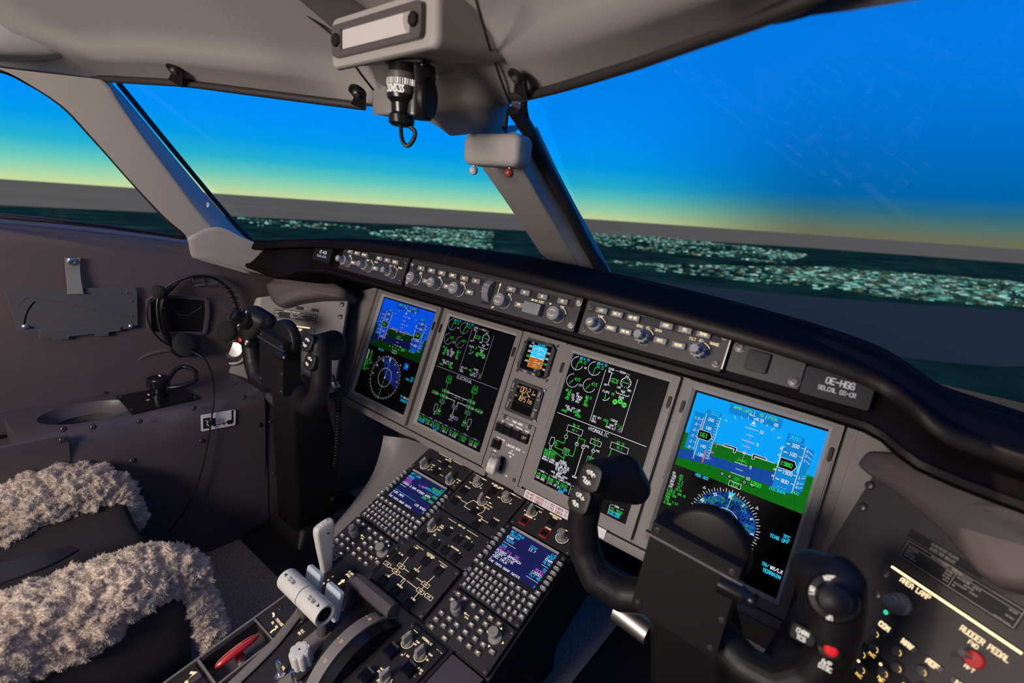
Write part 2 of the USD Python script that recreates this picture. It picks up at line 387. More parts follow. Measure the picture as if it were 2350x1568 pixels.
mb.rings([np.stack([r*edge*np.cos(t), r*edge*np.sin(t), 0*t], 1) for r in (.02, .1, .25, .5, .8, 1.)], cap=False)
obj('countryside', mb, 'land_dark', g, smooth=False)
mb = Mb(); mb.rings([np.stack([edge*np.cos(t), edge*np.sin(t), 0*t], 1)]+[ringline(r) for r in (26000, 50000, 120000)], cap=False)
obj('distant_plain', mb, 'land_haze', g, smooth=False)  # far ring of land, toned as the haze under the horizon
mb = Mb()
riv = [gnd(*q) for q in [(1405, 638), (1560, 652), (1760, 672), (2000, 692), (2350, 715), (2350, 842), (2120, 828), (1900, 800), (1700, 752), (1560, 712)]]
mb.fill(spline(riv+riv[:1], 60), 1.5)
obj('water', mb, 'river', g, smooth=False)
MATS['lit_roofs'] = usdkit.material(stage, '/World/Looks/lit_roofs', {
    'g': ('geometry', {}), 'v': ('voronoi_texture', {'scale': .022}), 'x': ('separate_color', {}), 'r': ('rgb_ramp', {'ramp': [(0, (.006, .030, .028)), (.5, (.012, .05, .045)), (.64, (.05, .11, .085)), (.74, (.20, .17, .10)), (.82, (.08, .36, .30)), (.91, (.24, .68, .58)), (.96, (.45, .90, .82)), (1, (.80, .96, .92))]}),
    'e': ('emission', {'strength': .9})}, [('g.position', 'v.vector'), ('v.color', 'x.color'), ('x.r', 'r.fac'), ('r.color', 'e.color')], surface='e.emission')
def town(px_outline, n, label, size=(14, 45), name='town_lights', seed=1, bias=1.):
    P = sg.Polygon([gnd(*q) for q in px_outline]); r = np.random.default_rng(seed); mb = Mb(); k = 0
    x0, y0, x1, y1 = P.bounds
    hubs = [(r.uniform(x0, x1), r.uniform(y0, y1)) for _ in range(40)]
    while k < n:
        if r.random() < .7:
            h = hubs[r.integers(len(hubs))]; x, y = r.normal(h[0], (x1-x0)/26), r.normal(h[1], (y1-y0)/26)
        else:
            x, y = r.uniform(x0, x1), r.uniform(y0, y1)
        if not P.contains(sg.Point(x, y)): continue
        d = math.hypot(x, y)/4000
        w, l, hh, a = r.uniform(*size)*d, r.uniform(*size)*d, r.uniform(3, 9)*d, r.uniform(0, 3.1)
        c, q = math.cos(a), math.sin(a)
        ring = np.array([(-w, -l), (w, -l), (w, l), (-w, l)])/2 @ np.array([[c, q], [-q, c]])+[x, y]
        mb.rings([np.c_[ring, np.full(4, z)] for z in (1., hh)], cap=False); b = mb.n-4
        mb.f.append(np.array([(b, b+1, b+2), (b, b+2, b+3)])); k += 1
    t_ = thing(name, label, 'lit buildings', LAND, kind='stuff')
    obj('lit_building_rows', mb, 'lit_roofs', t_, smooth=False)
town([(850, 535), (960, 523), (1130, 533), (1125, 575), (1000, 560), (870, 550)], 1000, 'scattered teal town lights beyond the low middle of the glareshield', seed=3)
town([(1335, 535), (1500, 545), (1750, 570), (1850, 585), (1800, 610), (1600, 590), (1345, 560)], 1100, 'far band of town lights just under the horizon in the copilot-side windshield', seed=4, size=(12, 40))
town([(1370, 598), (1600, 610), (1900, 615), (2350, 650), (2350, 705), (2100, 690), (1800, 655), (1500, 622)], 3300, 'dense bright band of city lights along the dark river', seed=5, size=(16, 46))
town([(540, 500), (840, 520), (850, 530), (600, 520)], 140, 'few faint farm lights beyond the captain-side corner of the glareshield', seed=8, size=(10, 30))
t_ = thing('runway_lights', 'straight pale green lit runway strip beside the centre windshield post', 'runway', LAND)
for q0, q1, w in (((1185, 594), (1215, 596), 34), ((1215, 599), (1248, 597), 34), ((1240, 605), (1262, 618), 22), ((1188, 600), (1200, 605), 16)):
    a, b = np.array(gnd(*q0)), np.array(gnd(*q1)); mb = Mb(); d = (b-a)/np.hypot(*(b-a)); k = np.array([-d[1], d[0]])*w/2
    mb.rings([[(*(a-k), z), (*(b-k), z), (*(b+k), z), (*(a+k), z)] for z in (.5, 4.)])
    obj('lit_strip', mb, 'px_runway' if 'px_runway' in MATS else (glow('px_runway', (.25, .80, .62), .9) or 'px_runway'), t_, smooth=False)

# ================================================================ the shell of the flight deck
def onp(q, p0, n):
    d = np.array([(q[0]-1175)/FPX, (q[1]-784)/FPX, 1.0]) @ CAM
    return EYE+d*(((np.asarray(p0)-EYE) @ n)/(d @ n))
FLOOR = .415
# floor: carpet, footwell
mb = Mb(); mb.box(-.60, -1.9, FLOOR-.03, .80, .35, FLOOR)
obj('floor', mb, 'carpet', kind='structure', smooth=False)
fm = thing('floor_mat', 'added black sheet standing for shade on the floor on the copilot side', 'mat')  # black sheet added to darken the sky-lit carpet on this side
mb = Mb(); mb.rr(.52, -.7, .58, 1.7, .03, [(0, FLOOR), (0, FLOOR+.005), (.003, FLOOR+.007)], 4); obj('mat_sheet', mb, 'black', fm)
# wall on the captain's side: console top strip up to the sill
mb = sheet([[(-.735, y, .76) for y in (-1.9, -1.2, -.5, -.05)], [(-.748, y, .90) for y in (-1.9, -1.2, -.5, -.05)], [(-.755, -1.9, 1.10), (-.755, -1.2, 1.105), (-.755, -.62, 1.083), (-.755, -.30, 1.05), (-.755, -.05, 1.03)],
            [(-.775, -1.9, 1.13), (-.775, -1.2, 1.133), (-.775, -.62, 1.108), (-.775, -.28, 1.072), (-.775, -.05, 1.05)], [(-.86, -1.9, 1.15), (-.86, -1.2, 1.152), (-.86, -.60, 1.128), (-.86, -.25, 1.085), (-.86, -.05, 1.06)]], 40, .02, (-1, 0, -.3))
wl = thing('wall_captain', 'dark mauve-grey moulded side wall under the captain-side window', 'wall', kind='structure')
obj('wall_skin', mb, 'wall', wl, smooth=40)
# moulded hollow edge on the wall below the headset
mb = Mb(); q = [onp(p, (-.745, 0, 0), X_) for p in [(308, 842), (318, 826), (345, 812), (385, 805), (430, 802)]]
mb.tube(curve(q, 24), np.interp(np.linspace(0, 1, 24), [0, .5, 1], [.002, .006, .004]), 8); obj('moulded_ridge', mb, 'wall', wl)
for q in [(3, 578), (447, 985+0), ]:
    pass
# side console: top, rounded lip and inner face
con = thing('wall_console', 'grey side console with rounded edge running below the captain-side wall', 'console', kind='structure')
prof = [(-.76, .772), (-.62, .775), (-.585, .7745), (-.571, .770), (-.562, .760), (-.558, .746), (-.5585, .70), (-.562, .55), (-.566, FLOOR), (-.60, FLOOR), (-.76, FLOOR)]
mb = Mb()
def notch(y):                                                      # the console top is wider beside the cup hollow
    return .5*(1+math.tanh((y+.47)/.02))
ys = [-1.9, -1.2, -.75, -.62, -.56, -.52, -.50, -.48, -.46, -.44, -.42, -.38, -.33, -.275]
mb.rings([[(x+(.012*notch(y)-.012 if .70 < z and x > -.60 else 0), y, z) for x, z in prof][::-1] for y in ys])
v, f = mb.arr(); body = m3.Manifold(m3.Mesh(v.astype(np.float32), f.astype(np.uint32)))
if body.volume() < 0: body = m3.Manifold(m3.Mesh(v.astype(np.float32), f[:, ::-1].astype(np.uint32)))
cup = m3.Manifold.sphere(1., 64).scale([.056, .078, .055]).translate([-.655, -.575, .792])
cup = cup+m3.Manifold.cylinder(.03, .04, .040, 64).scale([1, 1.35, 1]).translate([-.655, -.575, .722])
pit = m3.Manifold.cube([.115, .30, .05]).translate([-.700, -.985, .738])
body = body-cup-pit
obj('console_body', Mb().mesh(body), 'console', con, smooth=35)
def facepoint(px, py, x=-.5655):
    return at(px, py, 'x', x)
def screwmesh(r=5., h=2.2):
    m = Mb(); m.lathe(0, 0, [(r*1.35, 0), (r*1.35, .5), (r, .7), (r*.98, h*.6), (r*.7, h), (r*.4, h*1.02), (r*.38, h*.7)], 14); return m
def stud(parent, o, Z, r=.005, m='screw', name='screw'):
    Z = np.asarray(Z, float); Z /= np.linalg.norm(Z); a = np.cross(Z, [0.3, .2, .9]); a /= np.linalg.norm(a)
    s_m = screwmesh(r*1000); s_m.v = [v*.001 for v in s_m.v]; s_m.xf(o, a, np.cross(Z, a), Z)
    if parent and '/'.join(parent.split('/')[:3]) in IN_MM: s_m.v = [v*1000 for v in s_m.v]
    return obj(name, s_m, m, parent)
# inner face access panels, raised a little, with screws at their corners
for out in ([(0, 1032), (158, 1000), (170, 1160), (60, 1180), (0, 1190)], [(305, 1058), (472, 998), (585, 955), (612, 975), (618, 1210), (480, 1270), (300, 1180)], [(640, 968), (738, 935), (745, 1170), (642, 1200)]):
    P = [facepoint(*q, x=-.560) for q in out]
    mb = Mb(); mb.poly([(p[1], p[2]) for p in P], 0, .003); mb.xf((-.5655, 0, 0), (0, 1, 0), (0, 0, 1), (1, 0, 0))
    if out[0][0] == 640: mb = Mb().poly([(p[1], p[2]) for p in P], 0, .003).xf((-.5655, 0, 0), (0, 1, 0), (0, 0, 1), (1, 0, 0))
    obj('access_panel', mb, 'console', con, smooth=False)
for q in [(142, 1010), (303, 1057), (462, 1012), (595, 975), (621, 968), (628, 1088), (650, 1250), (135+10, 985), (213, 980), (320, 967), (445, 937), (560, 912)]:
    x = -.5575
    stud(con, facepoint(*q, x=x), (1, 0, .15), .0042)
for q in [(107, 908), (237, 902), (372, 868), (540, 878)]:
    stud(con, at(*q, 'z', .777), (0, 0, 1), .0042)
# lower side of the footwell, forward of the console
mb = Mb(); mb.box(-.60, -.28, FLOOR, -.5645, .30, .76); obj('wall_footwell', mb, 'console', kind='structure', smooth=False)
mb = Mb(); mb.box(-.60, .25, FLOOR, .80, .28, .95); obj('wall_bulkhead', mb, 'black_soft', kind='structure', smooth=False)
# walls on the copilot's side (mostly out of frame)
mb = Mb(); mb.box(.86, -1.9, FLOOR, .88, .3, 1.15); obj('wall_copilot', mb, 'wall', kind='structure', smooth=False)
mb = Mb(); mb.box(-.86, -2.35, FLOOR, .88, -2.32, 1.9); obj('wall_rear', mb, 'liner_dark', kind='structure', smooth=False)

# angled panel between side wall and instrument panel, one per side: sheet metal with domed screws
def side_frame(s):                                                 # mirror images; each faces inwards, aft and a little up
    n = np.array([-.490*s, -.783, .382]); n /= np.linalg.norm(n); X = np.array([.848, -.530*s, 0]); Y = np.cross(n, X)
    o = np.array([.545*s, -.088, .914])-Y*.214
    return (o if s > 0 else o-X*.236, X, Y, n)
LSF, RSF = side_frame(-1), side_frame(1)
def local(q, fr):
    p = onp(q, fr[0], fr[3])-fr[0]; return p @ fr[1]*1000, p @ fr[2]*1000

# ---------------------------------------------------------------- headliner: rails run along the window tops
nL = np.array([.19, -.53, 0]); nL /= np.linalg.norm(nL); pL = np.array([-.17, -.31, 1.37])
nR = np.array([.31, .64, 0]); nR /= np.linalg.norm(nR); pR = np.array([.02, -.20, 1.37])
lowL = [onp(q, pL, nL) for q in [(262, 184), (400, 192), (560, 210), (700, 228), (835, 243), (975, 258)]]
low_side = [(-.70, -1.9, 1.43), (-.70, -1.2, 1.405), (-.70, -.80, 1.378)]+[tuple(at(*q, 'x', -.70)) for q in [(0, 150), (130, 166)]]
lowL = [np.array(p) for p in low_side]+lowL
foldL = [(-.635, -1.9, 1.50), (-.635, -1.2, 1.475), (-.62, -.80, 1.45)]+[tuple(onp(q, pL-nL*-.075, nL)) for q in [(200, 118), (330, 122), (470, 133), (620, 150)]]+[tuple(onp(q, pL+nL*d, nL)) for q, d in (((760, 166), .035), ((880, 176), .012))]
foldL = [np.array(p) for p in foldL]
topL = [np.array([-.42, -1.9, 1.60]), np.array([-.42, -1.2, 1.58]), np.array([-.42, -.95, 1.565])]+[p+np.array([.03, -.28, .085]) for p in foldL[3:]]
roofL = [np.array([p[0]*.6, min(p[1]-.4, -.6), 1.64]) for p in topL]
lowR = [onp(q, pR, nR) for q in [(1060, 262), (1172, 240), (1300, 210), (1450, 166), (1600, 115), (1720, 75), (1810, 42)]]+[np.array(p) for p in [(.50, -.46, 1.40), (.66, -.60, 1.40), (.70, -1.2, 1.405), (.70, -1.9, 1.43)]]
foldR = [onp(q, pR-nR*.075, nR) for q in [(1010, 178), (1130, 112), (1300, 70), (1500, 0), (1660, -65)]]+[np.array(p) for p in [(.50, -.56, 1.47), (.60, -.70, 1.47), (.635, -1.2, 1.475), (.635, -1.9, 1.50)]]
topR = [p+np.array([-.02, -.28, .085]) for p in foldR[:5]]+[np.array(p) for p in [(.38, -.85, 1.56), (.40, -1.0, 1.565), (.42, -1.2, 1.58), (.42, -1.9, 1.60)]]
roofR = [np.array([p[0]*.6, min(p[1]-.4, -.6), 1.64]) for p in topR]
ceil = thing('ceiling', 'beige moulded headliner above the windows', 'ceiling', kind='structure')
def liner(low, fold, top, roof, nm):
    L = [spline(r, 90) for r in (low, fold, top, roof)]
    rows = [L[0], L[0]*.68+L[1]*.32, L[0]*.25+L[1]*.75+[0, 0, -.004], L[1]+[0, -.003, -.007], L[1]*.95+L[2]*.05+[0, 0, .002], L[1]*.85+L[2]*.15+[0, 0, .012], L[1]*.5+L[2]*.5+[0, 0, .012], L[2], L[3]]
    obj(nm, Mb().grid(rows), 'liner', ceil, smooth=50)
liner(lowL, foldL, topL, roofL, 'headliner_panel')
liner(lowR, foldR, topR, roofR, 'headliner_panel')
cols = [[low[k], fold[k], top[k], roof[k]] for low, fold, top, roof, k in ((lowL, foldL, topL, roofL, -1), (lowR, foldR, topR, roofR, 0))]
def section(low, fold, top, roof): return np.array([low, low*.68+fold*.32, low*.25+fold*.75+[0, 0, -.004], fold+[0, -.003, -.007], fold*.95+top*.05+[0, 0, .002], fold*.85+top*.15+[0, 0, .012], fold*.5+top*.5+[0, 0, .012], top, roof])
sa, sb = section(*cols[0]), section(*cols[1])
obj('headliner_centre', Mb().grid([sa*(1-k)+sb*k+np.array([0, 0, .004])*math.sin(k*math.pi) for k in np.linspace(-.08, 1.05, 10)]), 'liner', ceil, smooth=60)
mb = Mb(); mb.box(-.5, -2.33, 1.63, .5, -.6, 1.66); obj('ceiling_deck', mb, 'liner', ceil, smooth=False)
# padded bulge of the side liner, top corner on the captain's side
c = onp((60, 40), (-.60, 0, 0), X_)
ell = trimesh.creation.icosphere(4, 1.0).vertices; fc = trimesh.creation.icosphere(4, 1.0).faces
mb = Mb(); rim = [onp(q, (-.655, 0, 0), X_) for q in [(-160, 90), (-60, 128), (50, 136), (140, 134), (195, 122), (207, 95), (180, 55), (120, 10), (60, -35), (0, -80), (-100, -130)]]
R0 = spline(rim+rim[:1], 60)[:-1]; cen = R0.mean(0)
mb.rings([cen+(R0-cen)*k+np.array([dx, 0, 0]) for k, dx in ((1.0, -.05), (1.0, .004), (.985, .018), (.95, .030), (.86, .040), (.6, .048), (.3, .050))])
obj('headliner_bulge', mb, 'liner_window_lit', ceil, smooth=40)
# seams of the headliner
for pts, off in (([(640, -40), (690, 22), (775, 92), (830, 172), (885, 240)], .0), ([(1088, -20), (1110, 60), (1128, 120), (1150, 185), (1170, 236)], 0.)):
    q = []
    for i, p in enumerate(pts):
        k = (i/(len(pts)-1)); base = pL if pts[0][0] < 800 else pR; n = (nL if pts[0][0] < 800 else -nR)
        q.append(onp(p, base+n*(.16*(1-k)**1.0+.004), n))
    mb = Mb(); mb.tube(spline(q, 20), .0016, 6); obj('seam', mb, 'rubber', ceil)
# ================================================================ windshield posts
def post(name, label, A, B, C, pl1, pl2, depth, n=40, mats=('pillar', 'pillar_side')):
    """Rails: A = outer edge of the broad face, B = ridge, C = edge by the glass; the post is closed behind by pushing it along depth."""
    a = spline([onp(q, *pl1) for q in A], n); b = spline([onp(q, *pl1) for q in B], n)
    c = spline([onp(q, *pl2) for q in C], n)
    t = thing(name, label, 'window post', kind='structure')
    dv = np.asarray(depth, float)
    ins = b*.9+c*.1; ins2 = b*.93+a*.07
    face = np.stack([a+dv, a+dv*.25, a*.97+b*.03-dv*.02, a*.5+b*.5-dv*.06, ins2-dv*.01, b, ins], 0)
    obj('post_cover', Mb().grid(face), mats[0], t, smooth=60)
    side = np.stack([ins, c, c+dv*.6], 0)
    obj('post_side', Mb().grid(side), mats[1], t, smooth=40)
    return t, a, b, c
ax = np.array([-.72, -.20, 1.03])-np.array([-.66, -.52, 1.385]); n1 = np.cross(ax, [-.35, -.94, 0]); n1 /= np.linalg.norm(n1)
n2 = np.cross(ax, [-.25, .97, 0]); n2 /= np.linalg.norm(n2)
pb = np.array([-.72, -.20, 1.03])
A = [(-30, 152), (5, 163), (70, 197), (140, 243), (215, 322), (300, 418), (380, 502), (428, 546), (440, 590)]
B = [(232, 182), (250, 198), (268, 228), (310, 290), (390, 400), (465, 500), (520, 562), (568, 628)]
C = [(252, 186), (262, 200), (282, 222), (330, 280), (420, 388), (500, 482), (562, 548), (636, 604)]
pd1 = onp(B[-1], pb, n1)
t_, a_, b_, c_l = post('trim_1', 'broad beige post between the captain-side window and windshield', A, B, C, (pb, n1), (pd1, n2), (-.045, .012, .01))
for q in [(334, 313), (473, 470)]:
    stud(t_, onp(q, pd1, n2), np.array([.6, -.75, .3]), .0052, 'print_white')
# flared foot of the post
F = [onp(q, pb, n1) for q in [(428, 546), (432, 562), (440, 590), (470, 601), (520, 612), (575, 623), (606, 629), (618, 628), (636, 604), (604, 566), (560, 545), (500, 520)]]
ctr = np.mean(F, 0)
R0 = spline(F+F[:1], 64)[:-1]; inn = np.array([.6, -.72, .35]); inn /= np.linalg.norm(inn)
mb = Mb(); mb.rings([R0-inn*.03, R0-inn*.002, R0+(ctr-R0)*.05+inn*.004, R0+(ctr-R0)*.2+inn*.007, R0+(ctr-R0)*.6+inn*.008]); obj('post_foot', mb, 'pillar', t_, smooth=45)
# centre post
axc = np.array([0, .215, 1.112])-np.array([0, -.20, 1.335]); n1c = np.cross(axc, X_); n1c /= np.linalg.norm(n1c)
n2c = np.cross(axc, [.72, .69, 0]); n2c /= np.linalg.norm(n2c); pc = np.array([0, .215, 1.112])
A = [(1075, 335), (1108, 388), (1150, 448), (1200, 522), (1240, 582), (1290, 660)]
B = [(1172, 340), (1203, 395), (1238, 458), (1280, 530), (1316, 592), (1358, 665)]
C = [(1203, 310), (1222, 348), (1258, 418), (1300, 492), (1340, 560), (1395, 658)]
pdc = onp(B[-1], pc, n1c)
t_, a_c, b_c, c_c = post('trim_2', 'beige centre windshield post behind the glareshield', A, B, C, (pc, n1c), (pdc, n2c), (.0, .05, .03))
for q in [(1225, 434), (1344, 624)]:
    stud(t_, onp(q, pdc, n2c), np.array([.5, -.8, .2]), .005, 'print_white')
# black rubber seals along the windows
def seal(name, pts, r=.006, n=40, parent=None, m='rubber'):
    mb = Mb(); mb.tube(spline(pts, n), r, 8); return obj(name, mb, m, parent, smooth=60)
CC = [(1180, 250), (1212, 300), (1234, 345), (1268, 412), (1306, 482), (1345, 560), (1400, 660)]
nse = np.cross(axc, [.72, .69, 0]); nse /= np.linalg.norm(nse)
seal('trim_3', [onp(q, pdc+np.array([.008, .01, 0]), nse) for q in CC], .011)
stage.GetPrimAtPath('/World/trim_3').SetCustomDataByKey('kind', 'structure')

# ---------------------------------------------------------------- windows: pane and seal each
def window(n, label, outline, seal_r=.005):
    t = thing(f'window_{n}', label, 'window', kind='structure')
    P = [np.array(p) for p in outline]; c = np.mean(P, 0)
    R = spline(P+P[:1], 8*len(P))[:-1]
    c = R.mean(0); U_ = np.linalg.svd(R-c)[2]; F_ = R-np.outer((R-c) @ U_[2], U_[2])
    mb = Mb(); mb.add(np.vstack([F_, c]), [(i, (i+1) % len(R), len(R)) for i in range(len(R))]); obj('glass_pane', mb, 'pane', t, smooth=False)
    mb = Mb(); mb.tube(R, seal_r, 8, closed=True); obj('window_seal', mb, 'rubber', t, smooth=60)
    return t
W1 = [at(*q, 'x', -.80) for q in [(-420, 455), (-200, 474), (0, 496), (200, 515), (425, 546)]]+[onp(q, pb+[-.035, .01, 0], n1) for q in [(380, 500), (300, 412), (215, 316), (140, 238), (70, 192), (0, 160)]]+[at(*q, 'x', -.74) for q in [(-200, 130), (-420, 90)]]
window(1, 'captain-side window with its rubber seal, left edge of the view', W1)
aw = np.array(c_l)+[-.02, .02, 0]
W2 = [p for p in aw[::6]]+[np.array(p) for p in [(-.62, .12, .98), (-.40, .20, 1.02), (-.2, .235, 1.04)]]+[p+[.03, .03, 0] for p in a_c[::-6]]+[np.array((-.03, -.15, 1.44))]+[p+[0, .02, .035] for p in [lowL[i] for i in (-2, -4, -5, -6)]]
window(2, 'captain-side windshield pane between the two beige posts', W2)
W3 = [p+[.008, .012, 0] for p in c_c[::6]]+[np.array(p) for p in [(.2, .225, 1.04), (.40, .20, 1.02), (.62, .12, .98), (.78, -.1, .97), (.85, -.25, .97)]]+[np.array((.76, -.5, 1.44))]+[lowR[i]+[0, .01, .035] for i in (6, 5, 4, 3, 2)]+[onp((1180, 238), pdc, n2c)+[.008, .012, 0]]
window(3, 'large copilot-side windshield pane filling the upper corner', W3)
# dark upper frame of the copilot-side windshield
q = [(1770, 58), (1815, 42), (1960, 24), (2125, -4), (2350, -40), (2350, -120), (2050, -100), (1900, -20)]
nT = np.array([.30, .64, .25]); nT /= np.linalg.norm(nT); R0 = np.array([onp(p, pR+[.0, .02, 0], nT) for p in q])
mb = Mb(); mb.rings([R0, R0+nT*.02]); obj('trim_4', mb, 'rubber', kind='structure', smooth=False)

# ---------------------------------------------------------------- sun visor tracks under the headliner, with their end brackets
def track(label, pts, brs, base, n, inw):
    t = thing('visor_track', label, 'visor track')
    mb = Mb(); P = spline([onp(q, base, n) for q in pts], 40); mb.tube(P, .0058, 8); obj('rail', mb, 'rubber', t, smooth=60)
    for (u, v), (u2, v2) in brs:
        top, bot = onp((u, v), base+inw*.036, n), onp((u2, v2), base+inw*.013, n)
        up = (top-bot); L = np.linalg.norm(up); up /= L; tn = P[min(len(P)-1, np.argmin(np.linalg.norm(P-bot, axis=1))+1)]-P[max(0, np.argmin(np.linalg.norm(P-bot, axis=1))-1)]
        tn -= up*(tn @ up); tn /= np.linalg.norm(tn); zz = np.cross(tn, up)
        mb = Mb(); r = .0125; out = [(-.011, 0), (.011, 0), (.0105, L*.55)]+[(r*math.cos(a)-.001, L+r*math.sin(a)) for a in np.linspace(-.3, math.pi+.3, 12)]+[(-.006, L*.6)]
        mb.poly(out, -.002, .002); mb.xf(bot, tn, up, zz); obj('end_bracket', mb, 'black_soft', t, smooth=False)
        s = 1 if zz @ (EYE-bot) > 0 else -1
        mb = Mb(); mb.lathe(-.001, L, [(.006, .002), (.006, .0045), (.004, .0065), (.001, .0067)], 14)
        mb.xf(bot, tn*s if s > 0 else tn, up, zz*s); obj('bracket_screw', mb, 'screw', t)
track('long dark visor rail above the captain-side window and windshield', [(-150, 128), (0, 150), (130, 168), (260, 182), (400, 190), (560, 209), (700, 227), (836, 244)], [((403, 160), (404, 190)), ((822, 212), (823, 244))], pL+nL*.014, nL, nL)
track('dark curved visor rail above the copilot-side windshield', [(1176, 222), (1240, 212), (1320, 190), (1420, 158), (1520, 122), (1640, 78), (1760, 35), (1860, -5), (1960, -48)], [((1189, 178), (1197, 218))], pR-nR*.014, nR, -nR)

# ---------------------------------------------------------------- centre of the header: chin over the centre post, placard box, compass
cb = thing('header_cowl', 'beige moulded cowl over the top of the centre windshield post', 'cowl', kind='structure')
nC = np.array([0, 1., 0]); 
upper = [at(*q, 'y', y) for q, y in [((855, 262), -.36), ((900, 250), -.34), ((970, 238), -.31), ((1060, 232), -.25), ((1130, 232), -.215), ((1168, 234), -.185)]]
mid = [at(*q, 'y', y) for q, y in [((890, 268), -.335), ((930, 262), -.335), ((985, 262), -.315), ((1065, 258), -.255), ((1130, 252), -.215), ((1164, 248), -.17)]]
lowr = [at(*q, 'y', y) for q, y in [((935, 262), -.31), ((968, 266), -.30), ((1035, 312), -.28), ((1068, 300), -.25), ((1110, 320), -.205), ((1152, 290), -.15)]]
L = [spline(r, 60) for r in (upper, mid, lowr)]
rows = [L[0]+[0, .0, .03], L[0], L[0]*.3+L[1]*.7, L[1], L[1]*.4+L[2]*.6, L[2], L[2]+[0, .05, .012]]
obj('cowl_skin', Mb().grid(rows), 'pillar', cb, smooth=60)

# placard box: a moulded housing in the headliner whose aft face carries the card frame
cf = [at(*q, 'y', -.409) for q in [(768, 66), (972, 10), (982, 82), (778, 134)]]
o = np.mean(cf, 0); Xc = (cf[1]-cf[0]+cf[2]-cf[3]); Xc /= np.linalg.norm(Xc); Yc = cf[0]-cf[3]+cf[1]-cf[2]; Yc -= Xc*(Yc @ Xc); Yc /= np.linalg.norm(Yc); Zc = np.cross(Xc, Yc)
wC, hC = np.linalg.norm(cf[1]-cf[0]), np.linalg.norm(cf[0]-cf[3])
bx = thing('placard_housing', 'beige box moulded into the headliner behind the compass', 'housing', (o, Xc, Yc, Zc))
w, h = wC+.034, hC+.022
ring = []
for k, (sx, sy) in enumerate(((1, 1), (-1, 1), (-1, -1), (1, -1))):
    for a_ in np.linspace(0, math.pi/2, 6):
        ring.append((sx*(w/2-.010)+.010*math.cos(a_+k*math.pi/2)+.001, sy*(h/2-.010)+.010*math.sin(a_+k*math.pi/2)+.001))
ring = np.array(ring); u_ = ring[:, 0]/w+.5; cen_ = ring.mean(0)
def lay(k, dz, far=0.): 
    q = cen_+(ring-cen_)*k
    return np.c_[q[:, 0]+far*.012*u_, q[:, 1]+far*.010, -(dz+far*(.02+.075*u_))]
mb = Mb(); mb.rings([lay(1.0, .004, 1.), lay(1.0, .009), lay(.985, .004), lay(.95, .0012), lay(.9, 0)][::1]); obj('housing_body', mb, 'pillar', bx, smooth=50)
cd = thing('card_holder', 'black frame with a blank cream card, screwed to the box above the compass', 'placard', (o+Zc*.001, Xc, Yc, Zc))
mb = Mb(); F = sg.box(-wC/2, -hC/2, wC/2, hC/2).buffer(-.006).buffer(.006); iw, ih = wC*.39, hC*.31
for g_ in [F.difference(sg.box(-iw, -ih, iw, ih))]:
    mb.poly(list(g_.exterior.coords), 0, .006, [list(i.coords) for i in g_.interiors])
obj('frame', mb, 'lever_dark', cd, smooth=False)
mb = Mb(); mb.box(-iw-.001, -ih-.001, .0005, iw+.001, ih+.001, .003); obj('card', mb, 'card', cd, smooth=False)
mb = Mb(); mb.dot(iw*.93, ih*.55, .010, .0032, 20, .016); obj('card_tab', mb, 'liner', cd, smooth=False)
for sx in (-1, 1):
    mb = Mb(); mb.lathe(sx*(wC/2-.0105), .0, [(.0075, .006), (.0075, .009), (.006, .0105), (.003, .0108)], 14, flute=.15, nf=6); obj('thumb_screw', mb, 'black', cd)

# magnetic compass hanging under the box
kx = at(934, 208, 'y', -.372)
K = thing('magnetic_compass', 'black magnetic compass hanging under the headliner box', 'compass', (kx, np.array([.90, .42, 0])*.86, np.array([-.42, .90, 0])*.86, Z_*.86))
mb = Mb(); mb.rr(0, 0, .066, .048, .006, [(.002, .031), (0, .032), (0, .036), (.002, .037)]); obj('mount_plate', mb, 'black', K)
mb = Mb(); mb.lathe(-.006, 0, [(.018, .036), (.021, .033), (.022, .024), (.0225, .02)], 28); mb.lathe(-.006, 0, [(.0225, -.006), (.022, -.012), (.016, -.018), (.015, -.03), (.0185, -.034), (.0185, -.044), (.014, -.048)], 28); mb.lathe(.014, .012, [(.020, .036), (.022, .03), (.022, -.03), (.020, -.034)], 28); obj('compass_body', mb, 'gloss_black', K)
mb = Mb(); mb.lathe(-.006, -.002, [(.0215, -.007), (.0222, -.005), (.0222, .019), (.0215, .021)], 40); obj('dial_window', mb, 'lever_dark', K)
mb = Mb()
for k in range(26):
    a = math.radians(-165+k*9); c, s = math.cos(a), math.sin(a); r = .0226
    for z0, z1, w in ((.004, .012, .0006 if k % 3 else .0012),):
        p = np.array([-.006+r*c, -.002+r*s, 0]); t = np.array([-s, c, 0])*w
        mb.add([p-t+[0, 0, z0], p+t+[0, 0, z0], p+t+[0, 0, z1], p-t+[0, 0, z1]], [(0, 1, 2), (0, 2, 3)])
for k, txt in enumerate(('30', 'N', '33', '3')):
    a0 = -118+k*17
    tb = Mb().text(txt, 0, 0, .0085, 0, .0017)
    v, f = tb.arr(); ang = np.radians(a0)+v[:, 0]/.0228
    mb.add(np.stack([-.006+.0228*np.cos(ang), -.002+.0228*np.sin(ang), -.002+v[:, 1]], 1), f)
obj('dial_marks', mb, 'legend_white', K, smooth=False)
mb = Mb(); mb.lathe(0, 0, [(.026, -.006), (.028, -.003), (.028, .003), (.026, .006)], 32); mb.xf((.030, .004, -.008), (0, 1, 0), (0, 0, 1), (1, 0, 0)); obj('adjuster_ring', mb, 'black', K)
mb = Mb(); mb.tube(curve([(-.006, 0, -.044), (-.006, 0, -.056), (.0, -.002, -.071), (.007, -.002, -.074), (.014, -.001, -.066), (.016, 0, -.054), (.006, 0, -.047), (.0, .004, -.043)], 20), .0032, 8); obj('loop', mb, 'black_soft', K)
